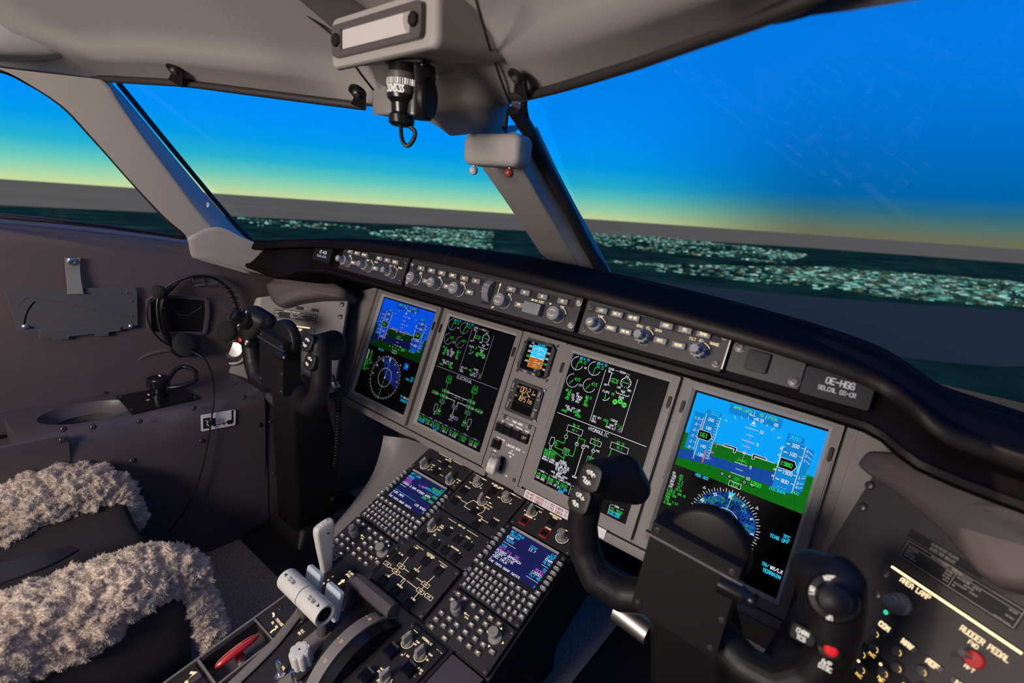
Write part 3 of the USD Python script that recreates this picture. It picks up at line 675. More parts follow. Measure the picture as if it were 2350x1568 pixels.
for x in (-.028, .028):
    mb = Mb(); mb.lathe(x, -.016, [(.003, .033), (.003, .0295), (.001, .029)], 10); obj('mount_screw', mb, 'screw', K)

# eye reference box on the centre post, with its two small balls
eb = [at(*q, 'y', -.235) for q in [(1060, 296), (1186, 316), (1188, 390), (1062, 366)]]
o = np.mean(eb, 0); Xe = eb[1]-eb[0]; Xe = np.array([Xe[0], 0, 0]); Xe /= np.linalg.norm(Xe); we, he = abs(eb[1]-eb[0])[0], (eb[0]-eb[3])[2]
E_ = thing('eye_reference_box', 'beige rounded box on the centre post carrying two small balls', 'eye locator', (o, X_, Z_, -Y_))
mb = Mb(); mb.rr(0, 0, we, he*1.05, .012, [(.002, -.035), (0, -.03), (0, -.008), (.003, -.002), (.009, 0)], 6); obj('box_body', mb, 'pillar', E_, smooth=50)
for sx, m, nm in ((-.40, 'white_ball', 'white_ball'), (.26, 'red_ball', 'red_ball')):
    p = (sx*we, -he*.60-.004, -.018)
    b = trimesh.creation.icosphere(3, .0066); b.apply_translation(p); obj('sighting_ball', Mb().mesh(b), m, E_, smooth=True, label=nm.replace('_', ' '))
    mb = Mb(); mb.tube([(p[0], p[1]+.012, p[2]), (p[0], p[1]+.003, p[2])], .0022, 8); obj('ball_stem', mb, 'steel_dull', E_)

# ================================================================ glareshield: padded hood over the instrument panel
gs = thing('glareshield', 'black padded glareshield hood running across above the displays', 'glareshield')
xs = [-.86, -.80, -.74, -.66, -.56, -.46, -.37, -.30, -.22, -.12, -.05, .0, .10, .19, .28, .38, .46, .53, .565, .60, .66, .74, .86]
zt = [1.088, 1.094, 1.100, 1.111, 1.128, 1.141, 1.150, 1.156, 1.160, 1.1625, 1.163, 1.1625, 1.161, 1.158, 1.154, 1.1485, 1.1425, 1.132, 1.118, 1.103, 1.099, 1.094, 1.086]
from scipy.interpolate import PchipInterpolator
ztop = PchipInterpolator(xs, zt)
fx = [-.86, -.70, -.60, -.52, -.40, 0, .40, .538, .580, .62, .75, .86]
yf = PchipInterpolator(fx, [-.235, -.215, -.208, -.188, -.185, -.185, -.185, -.185, -.208, -.212, -.225, -.24])    # front of the face
zb = PchipInterpolator(fx, [1.055, 1.045, 1.040, 1.065, 1.078, 1.078, 1.078, 1.074, 1.060, 1.055, 1.05, 1.045])
XS = np.r_[np.linspace(-.86, -.58, 16), np.linspace(-.56, .52, 60), np.linspace(.535, .86, 22)]
rows = []
for x in XS:
    T, Yf, Zb = float(ztop(x)), float(yf(x)), float(zb(x)); Zm = max(Zb+.010, T-.020)
    back = .17-.55*max(0, abs(x)-.25)**1.5
    rows.append([(x, back, T-.055), (x, back*.5-.03, T-.010), (x, -.115, T-.0005), (x, -.145, T), (x, Yf-.012, T-.0025), (x, Yf-.0155, T-.007), (x, Yf-.0175, T-.014), (x, Yf-.0165, Zm), (x, Yf-.010, Zm-.002),
                 (x, Yf+.007, Zm-.003), (x, Yf-.0115, Zb+.004), (x, Yf-.018, Zb+.002), (x, Yf-.020, Zb-.004), (x, Yf-.014, Zb-.010), (x, Yf+.006, Zb-.012), (x, -.10, Zb-.028), (x, .0, Zb-.05), (x, .05, Zb-.055), (x, back, T-.075)])
mb = Mb(); mb.rings(rows); obj('padded_hood', mb, 'pad', gs, smooth=50)
# thin seam at the joint of the hood's two halves, and lip fasteners
for x in (-.085,):
    mb = Mb(); T = float(ztop(x)); Yf = float(yf(x))
    mb.tube([(x, Yf-.006, T-.0016), (x, Yf-.012, T-.0028), (x, Yf-.0155, T-.0075), (x, Yf-.0175, T-.0145), (x, Yf-.0165, T-.021)], .0011, 6); obj('hood_seam', mb, 'black', gs)
for x in (-.425, -.26, -.11, .13, .29, .46):
    mb = Mb(); zb_ = float(zb(x)); mb.lathe(0, 0, [(.0075, 0), (.0075, .002), (.004, .0035), (.0035, .002)], 14); mb.xf((x, -.13, zb_-.0205), (1, 0, 0), (0, -.9, -.35), (0, .35, -.93)); obj('lip_fastener', mb, 'black', gs)
# moulded grey ends between hood and side wall
def endcap(label, s):
    t = thing('glareshield_end', label, 'trim moulding', kind='structure')
    A_ = [(612, 655), (632, 640), (645, 612), (700, 618), (780, 655), (797, 668), (796, 685), (740, 688), (690, 694), (645, 705), (625, 690)]
    P = [onp(q, LSF[0]+LSF[3]*.02, LSF[3]) for q in A_]
    if s > 0: P = [p*[-1, 1, 1] for p in P]
    R = spline(P+P[:1], 60)[:-1]; c = R.mean(0); nn = LSF[3] if s < 0 else RSF[3]
    mb = Mb(); mb.rings([R-nn*.06, R-nn*.0, R+(c-R)*.04+nn*.010, R+(c-R)*.14+nn*.016, R+(c-R)*.5+nn*.02]); obj('end_cover', mb, 'wall', t, smooth=50)
    v = np.array([.5*s*-1, -.8, .2])
    stud(t, (onp((672, 647), LSF[0]+LSF[3]*.038, LSF[3]))*([1, 1, 1] if s < 0 else [-1, 1, 1]), nn, .005)
endcap('grey moulding closing the glareshield against the captain-side wall', -1)
endcap('grey moulding closing the glareshield against the copilot-side wall', 1)
# ================================================================ instrument panel with its displays
def plate(mb, cx, cy, w, h, z0, z1, r=1.5, ch=.6, n=3):
    return mb.rr(cx, cy, w, h, r, [(0, z0), (0, z1-ch), (ch*.3, z1-ch*.3), (ch, z1)], n)
ip = thing('instrument_panel', 'warm grey instrument panel holding four large displays', 'instrument panel', on_panel(0, 0), kind='structure', mm=True)
mb = Mb(); mb.box(-596, -300, -60, 596, 20, -9); obj('panel_body', mb, 'panel_grey', ip, smooth=False)
mb = Mb(); mb.box(-720, 0, -66, 720, 95, -12); mb.box(-720, -300, -66, -540, 0, -12); mb.box(540, -300, -66, 720, 0, -12); obj('hood_closure', mb, 'unit_dark', ip, smooth=False)
mb = Mb(); plate(mb, 0, -132, 104, 300, -9, -1.2, 3, 1); obj('centre_column', mb, 'panel_grey', ip)
for s in (-1, 1):
    mb = Mb(); plate(mb, s*560, -115, 60, 352, -9, -2, 4, 1.5); obj('outer_strip', mb, 'panel_grey', ip)
    mb = Mb(); plate(mb, s*297, -288, 520, 14, -9, 1, 3, 1); obj('lower_rail', mb, 'panel_grey', ip)
class Ink(dict):
    """Lines and fills of one screen, one mesh for each colour."""
    def __missing__(s, k): s[k] = Mb(); return s[k]
    def put(s, parent, pre='px_', names=None):
        for k, mb in s.items():
            nm = k+'_print'
            m = pre+k if pre+k in MATS else 'px_'+k
            obj(nm, mb, m, parent, smooth=False)
def screw(parent, x, y, z=0., r=4., m='screw', name='screw'):
    mb = Mb(); mb.lathe(x, y, [(r*1.25, z-.5), (r*1.25, z+.3), (r, z+.4), (r*.97, z+1.6), (r*.75, z+2.1), (r*.42, z+2.1), (r*.40, z+1.2)], 16)
    obj(name, mb, m, parent)
    mb = Mb()
    return
def display(x0, label, inner, group=None):
    """x0 = mm of the screen's left edge from the panel's middle; inner = side on which the latch strip sits."""
    t = thing('flight_display', label, 'cockpit display', on_panel(x0, 0), mm=True)
    o = sg.box(-12, -277, 213, 8).buffer(-3).buffer(3); h = sg.box(0, -262, 200, 0)
    mb = Mb(); mb.poly(list(o.exterior.coords), -9, 1.5, [list(h.exterior.coords)]); obj('bezel', mb, 'bezel', t, smooth=False)
    # sloped inner lip in four facets
    a = [(0, 0), (200, 0), (200, -262), (0, -262)]; b = [(4.5, -5), (195.5, -5), (195.5, -257), (4.5, -257)]
    mb = Mb()
    for i in range(4):
        j = (i+1) % 4
        mb.add([(*a[i], 1.5), (*a[j], 1.5), (*b[j], -5), (*b[i], -5)], [(0, 1, 2), (0, 2, 3)])
    obj('screen_lip', mb, 'lip', t, smooth=False)
    mb = Mb(); mb.box(3.5, -258, -7, 196.5, -4, -5.0); obj('screen', mb, 'screen_glass', t, smooth=False)
    for sd in inner:
        xs_ = 206.5 if sd > 0 else -6
        mb = Mb(); plate(mb, xs_, -101, 9.5, 116, 1.4, 2.6, 1, .5); obj('latch_strip', mb, 'bezel', t)
        mb = Mb(); mb.rr(xs_, -38, 6, 21, 3, [(0, 2.6), (0, 3.1), (.6, 3.3)], 5); obj('latch_slot', mb, 'black', t)
    return t
Zs = -4.8
def shiftz(ink, dz):
    for mb in ink.values(): mb.v = [v+[0, 0, dz] for v in mb.v]

def flight_picture(t, pre, full):
    k = Ink(); q = 0 if not full else 4
    S = lambda c, z=0.: k[c]
    k['sky'].rect(8, -77, 196, -8, .0)
    k['land'].rect(8, -131, 196, -76, .02)
    k['water'].fill([(8, -104), (50, -98), (100, -95), (150, -87), (186, -89), (186, -108), (120, -110), (60, -112), (8, -119)], .05)
    if not full:
        for i in range(5):
            k['gridline'].seg((8, -80-i*9), (196, -84-i*9.5), .35, .07)
        for i in range(8): k['gridline'].seg((30+i*20, -80), (max(9, 4+i*26), -131), .35, .07)
    for r in ((62, -25, 138, -10), (30, -106, 54, -29), (14, -100, 30, -38), (149, -110, 175, -37), (149, -36, 172, -27), (175, -102, 187, -40)):
        k['shade'].rect(*r, .1)
    # mode line
    k['lightgreen'].text('APPR LOC2', 81, -13.5, 4.2, .2); k['lightgreen'].text('YD', 108, -13.5, 4.2, .2); k['lightgreen'].text('PTCH', 124, -13.5, 4.2, .2)
    k['white'].text('ALTS', 108, -21, 4, .2); k['white'].text('GS', 131, -21, 4, .2); k['white'].pl([(100, -18), (92, -18), (94, -16.5)], .8, .2)
    k['white'].seg((98, -11), (98, -17), .6, .2); k['white'].seg((115, -11), (115, -17), .6, .2)
    # speed tape
    k['cyan'].text('3210', 44, -33, 4.6, .2)
    for y, n in ((44, '200'), (58, '180'), (88, '140'), (102, '120')):
        k['white'].text(n, 41, -y, 4.2, .2)
    for i in range(16): k['white'].seg((50, -38-i*4.4), (53, -38-i*4.4), .6, .2)
    k['white'].seg((32, -36), (32, -112), .8, .2); k['white'].seg((54, -36), (54, -104), .6, .2)
    for i, n in enumerate(('1.0', '.8', '.6', '.4', '.2', '.0')):
        k['white'].text(n, 20, -48-i*9.6, 3.6, .2); k['white'].seg((25, -48-i*9.6), (29, -48-i*9.6), .6, .2)
    k['white'].seg((29, -44), (29, -98), .6, .2)
    k['red'].seg((29.5, -46), (29.5, -66), 1, .2); k['red'].seg((47, -92), (47, -112), 2.0, .22); k['mag'].pl([(54, -78), (60, -78), (60, -83)], .8, .2); k['mag'].text('GA', 57, -92, 3.4, .2); k['mag'].text('RF', 56, -103, 3.2, .2)
    k['black'].fill([(28, -64), (46, -64), (50, -71), (46, -78), (28, -78)], .25); k['white'].pl([(28, -64), (46, -64), (50, -71), (46, -78), (28, -78)], .7, .27, True)
    k['green'].text('161', 37, -71, 6.4, .3, 1.1)
    # altitude tape
    k['cyan'].text('2000', 160, -31.5, 5, .2)
    for y, n in ((42, '200'), (55, '100'), (83, '1900'), (96, '800')):
        k['white'].text(n, 163, -y, 4.6, .2); k['white'].seg((151, -y), (155, -y), 1.4, .2); k['white'].seg((171, -y), (175, -y), .7, .2)
    k['white'].text('- - -', 161, -106, 3, .2)
    k['black'].fill([(149, -64), (168, -64), (172, -71), (168, -79), (149, -79)], .25); k['white'].pl([(149, -64), (168, -64), (172, -71), (168, -79), (149, -79)], .7, .27, True)
    k['green'].text('1980', 158.5, -71.5, 5.6, .3, 1.0)
    k['cyan'].rect(173, -78, 175.5, -62, .2)
    k['white'].seg((175.6, -38), (175.6, -108), .8, .2)
    for y, n in ((44, '4'), (51, '2'), (58, '1'), (84, '1'), (92, '2'), (98, '4')):
        k['white'].text(n, 179, -y, 3.4, .2); k['white'].seg((181.5, -y), (186, -y+(2 if y > 70 else -3)), .6, .2)
    k['green'].pl([(186, -68), (186, -80), (181, -80)], .8, .2); k['green'].text('900', 180, -106, 4.2, .2); k['cyan'].text('1013HPA', 157, -112, 4.4, .2)
    for y in (52, 62, 84, 94): k['white'].circ(146, -y, 1.2, .6, .2)
    k['white'].seg((148, -48), (148, -100), .6, .2); k['cyan'].pl([(145, -69), (147, -73), (143, -73)], .6, .2, True)
    # attitude symbols
    k['white'].seg((60, -77), (144, -76), .7, .2)
    for y, w, n in ((38, 9, '10'), (48, 5, ''), (58, 9, '5'), (66, 5, ''), (94, 9, '5'), (103, 5, ''), (111, 10, '10')):
        k['white'].seg((101-w, -y), (101+w, -y), .7, .22)
        if n: k['white'].text(n, 104+w+2, -y, 4, .22)
    for s in (-1, 1):
        P = [(101+s*12, -73), (101+s*31, -73), (101+s*31, -75.6), (101+s*15, -75.6), (101+s*15, -81), (101+s*12, -81)]
        k['black'].fill(P, .28); k['white'].pl(P, .7, .3, True)
    k['white'].rect(99.5, -77.5, 102.5, -74.5, .3, .6)
    k['mag'].seg((102, -47), (101, -96), .8, .26); k['mag'].seg((84, -77), (118, -77), .6, .26)
    k['green'].pl([(93, -91), (99, -88.5), (103, -88.5), (109, -91)], .7, .28); k['green'].pl([(95, -86), (101, -90), (107, -86)], .6, .28)
    k['white'].fill([(101, -25), (98, -30), (104, -30)], .22); k['white'].seg((97, -32), (105, -32), .8, .22); k['white'].pl([(99.5, -21), (102.5, -21), (101, -24)], .5, .22, True)
    for a in (-60, -45, -30, -20, -10, 10, 20, 30, 45, 60):
        r_ = math.radians(90-a); c, s = math.cos(r_), math.sin(r_); L = 5 if a % 30 == 0 else 3
        if abs(a) == 45: k['white'].pl([(101+52*c, -76+52*s), (101+55*c-1.2, -76+55*s), (101+55*c+1.2, -76+55*s)], .5, .22, True)
        else: k['white'].seg((101+52*c, -76+52*s), (101+(52+L)*c, -76+(52+L)*s), .7, .22)
    for x in (80, 91, 113, 124): k['black'].rect(x-3, -121, x+3, -115, .12); k['white'].circ(x, -118, 1.5, .7, .25)
    k['green'].pl([(102-3.5, -118), (102, -115.8), (105.5, -118), (102, -120.2)], .6, .25, True)
    k['green'].text('1900', 128, -115, 5.4, .25, .9)
    k['black'].rect(93, -131, 110, -123.5, .25); k['white'].rect(93, -131, 110, -123.5, .27, .7); k['green'].text('002', 101.5, -127.2, 5, .3, .8)
    # lower half: data and compass rose
    for i, (a, b) in enumerate((('GS', '161'), ('TAS', '161'), ('TAT', '-2 C'), ('SAT', '-4 C'), ('ISA', '-15'), ('UTC', '18:51'))):
        k['white'].text(a, 9, -145-i*4.6, 3.2, .2, al='l'); k['green'].text(b, 20, -145-i*4.6, 3.2, .2, al='l')
    k['green'].text('LOC2', 9, -174, 4.4, .2, al='l'); k['green'].text('108.75', 25, -174, 3.2, .2, al='l')
    for i, a in enumerate(('CRS 001', 'MSA', 'TTG  1:12', '0.0NM')): k['green'].text(a, 9, -180-i*5, 3.4, .2, al='l')
    k['cyan'].text('HDG 002', 53, -134, 4, .2, .8)
    cx, cy, R = (101, -188, 48) if not full else (96, -194, 50)
    r_ = np.random.default_rng(11)
    a_ = np.radians(np.linspace(0, 180, 40)) if not full else np.radians(np.linspace(40, 140, 30))
    wedge = [(cx+R*.95*math.cos(a), cy+R*.95*math.sin(a)) for a in a_]
    if full: wedge = [(cx, cy)]+[(cx+R*.95*math.cos(a), cy+R*.95*math.sin(a)) for a in np.radians(np.linspace(-18, 122, 40))]
    k['terr'].fill(wedge, .04)
    for i in range(1500 if not full else 260):
        a, rr = (r_.uniform(2, 178) if not full else r_.uniform(0, 120)), R*.94*math.sqrt(r_.uniform(.02, 1)); x, y = cx+rr*math.cos(math.radians(a)), cy+rr*math.sin(math.radians(a)); s = r_.uniform(.35, .9)
        n = meshkit.fbm(np.array([[x*.09, y*.09, 3.]]), 3)[0]; far = rr/R
        g_ = n > .53 and far > .42
        k['terrg' if g_ and r_.random() < .8 else 'black'].rect(x-s, y-s, x+s, y+s*r_.uniform(.5, 1), .06 if not g_ else .07)
    for a in range(0, 360, 5):
        if not full and 200 < a < 318: continue
        c, s = math.cos(math.radians(a)), math.sin(math.radians(a)); L = 5 if a % 10 == 0 else 3
        k['white'].seg((cx+(R-1)*c, cy+(R-1)*s), (cx+(R-1+L)*c, cy+(R-1+L)*s), .9 if a % 10 == 0 else .7, .2)
    for a, n in ((92, 'N'), (62, '3'), (32, '6'), (2, 'E'), (122, '33'), (152, '30'), (182, 'W')):
        k['white'].text(n, cx+(R-6)*math.cos(math.radians(a)), cy+(R-6)*math.sin(math.radians(a)), 4, .22, .8, ang=math.radians(a-90))
    k['white'].circ(cx, cy, R*.46, .8, .2, *((5, 175) if not full else (0, 360)))
    k['green' if full else 'lightgreen'].seg((cx+2, cy+R-2), (cx-2, cy-2 if not full else cy-R-3), .9, .22)
    k['cyan'].rect(cx-4, cy+R-4, cx+4, cy+R, .21); k['white'].pl([(cx-2.5, cy+R-9), (cx+2.5, cy+R-9), (cx, cy+R-4)], .6, .24, True)
    for a in (135, 47): k['white'].pl([(cx+(R+8)*math.cos(math.radians(a))+dx, cy+(R+8)*math.sin(math.radians(a))+dy) for dx, dy in ((-2, -1.6), (2, -1.6), (0, 2))], .6, .2, True)
    k['cyan'].text('TFC', 190, -170, 4.4, .2, .9, 'r'); k['cyan'].text('TCAS OFF', 190, -176.5, 4.4, .2, .9, 'r')
    k['cyan'].text('TR/', 166, -219, 4.6, .2, .9, 'l'); k['white'].text('WX/LX', 177.5, -219, 4.6, .2, .9, 'l'); k['cyan'].text('TERRAIN', 181, -227, 4.8, .2, 1.)
    if full:
        k['sky'].rect(148, -157, 162, -142, .1); k['green'].rect(154, -152, 161, -146, .12)
        k['white'].fill([(cx, cy+4), (cx-3, cy-2), (cx+3, cy-2)], .25)
    shiftz(k, Zs); k.put(t, pre)
glow('px_gridline', (.004, .05, .02)); glow('pd_gridline', (.002, .01, .004)); glow('pd_black', (.001, .001, .002))

def engine_picture(t, pre, title):
    k = Ink(); W_ = 'white'
    for x, y, n, s_, cap in ((19, 21, '34.0', '88.6 TO', 'N1'), (56, 21, '34.0', '88.6 TO', ''), (20, 55, '415', '', 'ITT'), (56, 54, '415', '', '')):
        k['grey' if pre == 'pd_' else W_].circ(x, -y, 12.5, .9, .1, 105, 350, 30)
        k['red'].dot(x-2, -y+12.8, 1.3, .12); k['green'].seg((x-(0 if s_ else 5), -y-(11 if s_ else 8)), (x+1, -y+2), 1.1, .14)
        k['green'].text(n, x+9, -y+5, 5.6, .16, .8); k['cyan'].text(s_, x+12, -y+11.5, 4, .16, .75)
        if s_: k['cyan'].fill([(x, -y-11.5), (x-1.4, -y-14), (x+1.4, -y-14)], .14); k['cyan'].seg((x-7, -y+11), (x-4, -y+9.5), .8, .14)
        k[W_].text(cap, 38.5, -y-4, 3.6, .16)
    for i, (a, b, c) in enumerate((('66.5', 'N2', '66.5'), ('69', 'OIL PRESS', '70'), ('57', 'OIL TEMP', '57'), ('450', 'FF PPH', '450'))):
        y = -75-i*5; k['green'].text(a, 24, y, 4.2, .1, .75, 'r'); k[W_].text(b, 38.5, y, 3.6, .1); k['green'].text(c, 56, y, 4.2, .1, .75, 'l')
    k[W_].text('FUEL QTY LBS', 38, -104, 3.8, .1); k[W_].text('TOTAL', 32, -109, 3.8, .1); k['green'].text('8900', 47, -109, 4, .1); k['green'].text('4450', 22, -114, 4.2, .1); k['green'].text('4450', 52, -114, 4.2, .1)
    G = 'grey' if pre == 'pd_' else W_
    k[G].seg((78, -17), (78, -114), .9, .1); k[G].seg((141, -17), (141, -114), .9, .1)
    k[W_].text('STAB', 88, -13, 3.8, .1); k[W_].seg((96, -13), (104, -13), .7, .1); k[W_].text('TRIM', 110, -13, 3.8, .1); k[W_].seg((116, -13), (125, -13), .7, .1)
    k[W_].text('ND', 86, -18, 3.4, .1); k[W_].text('NU', 86, -43, 3.4, .1)
    k[W_].seg((91, -19), (91, -42), 1.3, .1); k[W_].seg((89, -19), (94, -19), .8, .1); k[W_].seg((89, -42), (94, -42), .8, .1)
    k['green'].pl([(95, -28), (107, -28), (107, -35), (95, -35), (93, -31.5)], .8, .1, True); k['green'].text('6.3', 101, -31.5, 4.4, .12)
    k[W_].text('AIL', 122, -17.5, 3.6, .1); k[W_].circ(122, -29, 9.5, 1., .1, 110, 200); k[W_].circ(122, -29, 9.5, 1., .1, -20, 70); k[W_].circ(122, -29, 9.5, 1., .1, 200, 235); k[W_].circ(122, -29, 9.5, 1., .1, 305, 340)
    for a in range(0, 360, 30): k[W_].seg((122+7*math.cos(math.radians(a)), -29+7*math.sin(math.radians(a))), (122+9.5*math.cos(math.radians(a)), -29+9.5*math.sin(math.radians(a))), .7, .1)
    k['green'].seg((116, -29), (128, -29), 1.2, .12); k[W_].text('LWD', 112, -40, 3.4, .1); k[W_].text('RWD', 132, -40, 3.4, .1)
    k[W_].text('RUD', 122, -45, 3.6, .1); k[W_].pl([(109, -48), (111, -51), (133, -51), (135, -48)], 1., .1); k['green'].fill([(122, -50), (120, -46.8), (124, -46.8)], .12)
    for x in (114, 118, 122, 126, 130): k[W_].seg((x, -51), (x, -49), .6, .1)
    k[W_].text('FLAPS', 91, -55, 3.8, .1); k['green'].text('20', 105, -55, 4.2, .1); k[W_].circ(92, -62, 8.5, 1., .1, 250, 355); k['green'].seg((92, -59), (93, -68), 1.2, .12); k['cyan'].seg((91, -71), (94, -71), 1.4, .12)
    k[W_].text('GEAR', 122, -56, 3.6, .1)
    for x, y in ((113, 67), (122, 63), (131, 67)): k['lightgreen'].dot(x, -y, 4.6, .1, 20); k['land'].text('DN', x, -y, 4, .2, .7)
    for i, (a, b) in enumerate((('OXY QTY', '2200'), ('ALT', '0'), ('RATE', '0'))): k[W_].text(a, 81, -104-i*4.6, 3.4, .1, al='l'); k['green'].text(b, 112, -104-i*4.6, 3.6, .1, al='r')
    k[W_].text('CABIN', 122, -99, 3.6, .1)
    for i, (a, b) in enumerate((('DP', '1.1'), ('TEMP C', '22'), ('LDNG ALT', '-20'))): k[W_].text(a, 129, -104-i*4.6, 3.2, .1, al='r'); k['mag' if i == 2 else 'green'].text(b, 139, -104-i*4.6, 3.6, .1, al='r')
    k[G].seg((10, -121.5), (190, -121.5), 1.0, .1); k[W_].text(title, 100, -127.5, 6.2, .1, .8)
    g = lambda *p, c='green', w=1.1: k[c].pl([(x, -y) for x, y in p], w, .1)
    box = lambda x, y, w, h, c=W_: k[c].rect(x-w/2, -y-h/2, x+w/2, -y+h/2, .12, .8)
    ring = lambda x, y, r, c=W_, tx='': (k['black'].dot(x, -y, r, .13), k[c].circ(x, -y, r, .9, .16), k[c].text(tx, x, -y, r*.9, .17))
    def engine(x, y, m=1): k[W_].pl([(x-4, -y+8), (x+3, -y+9), (x+5, -y+4), (x+4, -y-6), (x-1, -y-9), (x-5, -y-5)], .8, .12, True); k[W_].pl([(x-1, -y-9), (x-.5, -y-15), (x+2, -y-15), (x+3, -y-8)], .8, .12)
    if title == 'HYDRAULIC':
        box(55, 141, 32, 11); k['green'].text('58 ~C', 55, -132.5, 4, .14); k['green'].text('42 %', 55, -141, 4, .14)
        g((42, 147), (42, 171), (26, 171), (26, 178)); g((67, 147), (67, 187), (58, 187)); g((67, 151), (81, 151), (81, 160)); g((26, 178), (26, 184), (45, 184)); g((20, 190), (45, 196), (51, 196), (51, 189)); g((51, 196), (51, 201))
        ring(42, 158, 3.2); ring(67, 163, 3.2, tx='P'); ring(81, 163, 3.4, tx='P'); ring(26, 178, 3, 'green', 'P'); engine(17, 177)
        k['black'].rect(45, -189, 57, -178, .13); box(51, 183.5, 12, 11); k['green'].text('3000', 51, -181, 3.6, .17); k['green'].text('PSI', 51, -186, 3.6, .17)
        k['green'].rect(8, -205, 32, -194, .11, .8); k[W_].seg((20, -194), (20, -205), .7, .13); k['green'].text('PRESS', 14, -197.5, 3.2, .15); k['green'].text('NORM', 14, -202, 3.2, .15); k['green'].text('3000', 26, -197.5, 3.2, .15); k['green'].text('PSI', 26, -202, 3.2, .15)
        k[W_].text('INBD PL/OWBD', 21, -208.5, 3.2, .12); k[W_].text('BRAKES BRAKE', 21, -213, 3.2, .12)
        for i, a in enumerate(('RUDDER', 'ELEVATOR', 'INBD FLT SPLRS', 'INBD GND SPLRS', 'OUTBD SPLRS', 'ALTN FLAPS', 'GEAR', 'NOSE WHEEL STEER', 'L REVERSER')): k[W_].text(a, 52, -203-i*3.6, 3.1, .12)
        k[W_].seg((82, -167), (82, -217), 1.2, .1); k[W_].text('PTO', 88, -160, 3.4, .1); k[W_].text('GEAR', 82, -220, 3.4, .1)
        box(101.5, 147.5, 21, 8.5); k['green'].text('2 ~C', 101.5, -141, 3.8, .14); k['green'].text('74 %', 101.5, -147.5, 3.8, .14); g((101.5, 152), (101.5, 206)); ring(101.5, 163, 3.2, tx='P'); k['black'].rect(95, -186, 108, -175, .13); box(101.5, 180.5, 13, 11); k['green'].text('3000', 101.5, -178, 3.4, .17); k['green'].text('PSI', 101.5, -183, 3.4, .17); k[W_].text('AUX', 110, -160, 3.4, .1); k[W_].text('RUDDER', 101.5, -209, 3.6, .1)
        box(146, 141, 33, 11); k['green'].text('62 ~C', 146, -132.5, 4, .14); k['green'].text('70 %', 146, -141, 4, .14); g((133, 147), (133, 170), (128, 174)); g((159, 147), (159, 172)); ring(159, 164, 3.2, tx='P'); ring(133, 164, 3.2, tx='P')
        cells = (('COM2', '118.600', '122.505', 16, W_), ('NAV2', '108.75', '111.15', 44, W_), ('ATC1/TCAS', '2222', 'ALT OFF', 67, 'cyan'), ('ADF2', '418.0', '1799.0', 92, W_), ('COM1', '121.500', '118.505', 172, 'cyan'))
    else:
        for x, d in ((58, 1), (135.5, -1)):
            box(x, 142, 14, 12, 'green'); k['green'].text(('L' if d > 0 else 'R')+' BATT', x, -139.5, 3.2, .14); k['green'].text('26.3 V', x, -145, 3.2, .14); k['green'].text('17 ~C', x, -133, 3.6, .14)
            g((x, 148), (x, 208)); k['black'].rect(x-10, -170.5, x+12, -164, .12); k['black'].rect(x-10, -182, x+12, -175.5, .12)
            for y, tx in ((167, ' ESS BUS'), (179, ' MAIN BUS')): k['green'].rect(x-9, -y-3.2, x+11, -y+3.2, .14, .9); k[W_].text(('L' if d > 0 else 'R')+tx, x+1, -y, 3, .16)
            a = x-28*d; k['green'].rect(a-9, -182, a+9, -175.6, .14, .9); k[W_].text(('L' if d > 0 else 'R')+' AUX BUS', a, -179, 2.8, .16); g((a+9*d, 178.8), (x-9*d+(2 if d < 0 else 0), 178.8), w=1.6)
            k['black'].rect(x-7, -195, x+7, -188, .12); k[G].rect(x-7, -195, x+7, -188, .14, .8); k['green'].text('140 A', x, -191.5, 3.2, .16)
            ring(x, 213, 4.4, 'green', ''); k[W_].text('GEN', x, -213, 3, .18); k['green'].text('28.0 V', x, -220, 3.2, .14); engine(x-12*d, 210)
        for a in ((70, 84), (87, 104), (108, 124)): k[W_].seg((a[0], -167), (a[1], -167), 1.8, .12)
        k[G].text('L...BUS TIE...R', 97, -171.5, 3, .12)
        g((70, 179), (92, 179), (92, 188), c=W_, w=1.5); g((124, 179), (102, 179), (102, 188), c=W_, w=1.5); k[G].rect(90, -195, 104, -188, .12, .8); k[W_].text('0 V', 97, -191.5, 3.2, .14); g((97, 195), (97, 209), c=W_, w=1.5)
        ring(97, 213, 4.6, W_, ''); k[W_].text('GEN', 97, -213, 3, .18); k[G].pl([(103, -210), (114, -210), (117, -213), (114, -216), (103, -216)], .8, .12, True); k[G].text('APU', 109, -213, 3.2, .14); k[W_].text('0.0 V', 97, -221, 3.2, .14)
        cells = (('COM1', '121.500', '118.605', 16, 'cyan'), ('NAV1', '108.75', '111.15', 42, W_), ('ATC1/TCAS', '2222', 'ALT OFF', 65, 'cyan'), ('ADF1', '518.0', '420.0', 90, W_), ('HF1', '13.3060', '6.3120', 116, W_), ('COM3', 'DATA', 'MODE', 146, 'green'), ('COM2', '118.600', '122.505', 174, W_))
    for n, (a, b, c, x, col) in enumerate(cells):
        k[G].seg((x-9, -236), (x-5, -236), .7, .1); k[G].seg((x+8, -236), (x+13, -236), .7, .1); k[G].text(a, x+1, -236, 3.2, .1)
        k['green'].text(b, x, -243, 5.2, .1, .8); k[col].text(c, x, -249.5, 4, .1, .75)
        if c == 'ALT OFF': k['cyan'].text('NORM', x-2, -255, 3.8, .1)
        if a == 'COM1': k['cyan'].rect(x-9, -252.5, x+9.5, -246.5, .1, .8)
        if n: k[G].seg((x-11, -237), (x-11, -254), .7, .1)
    shiftz(k, Zs); k.put(t, pre)

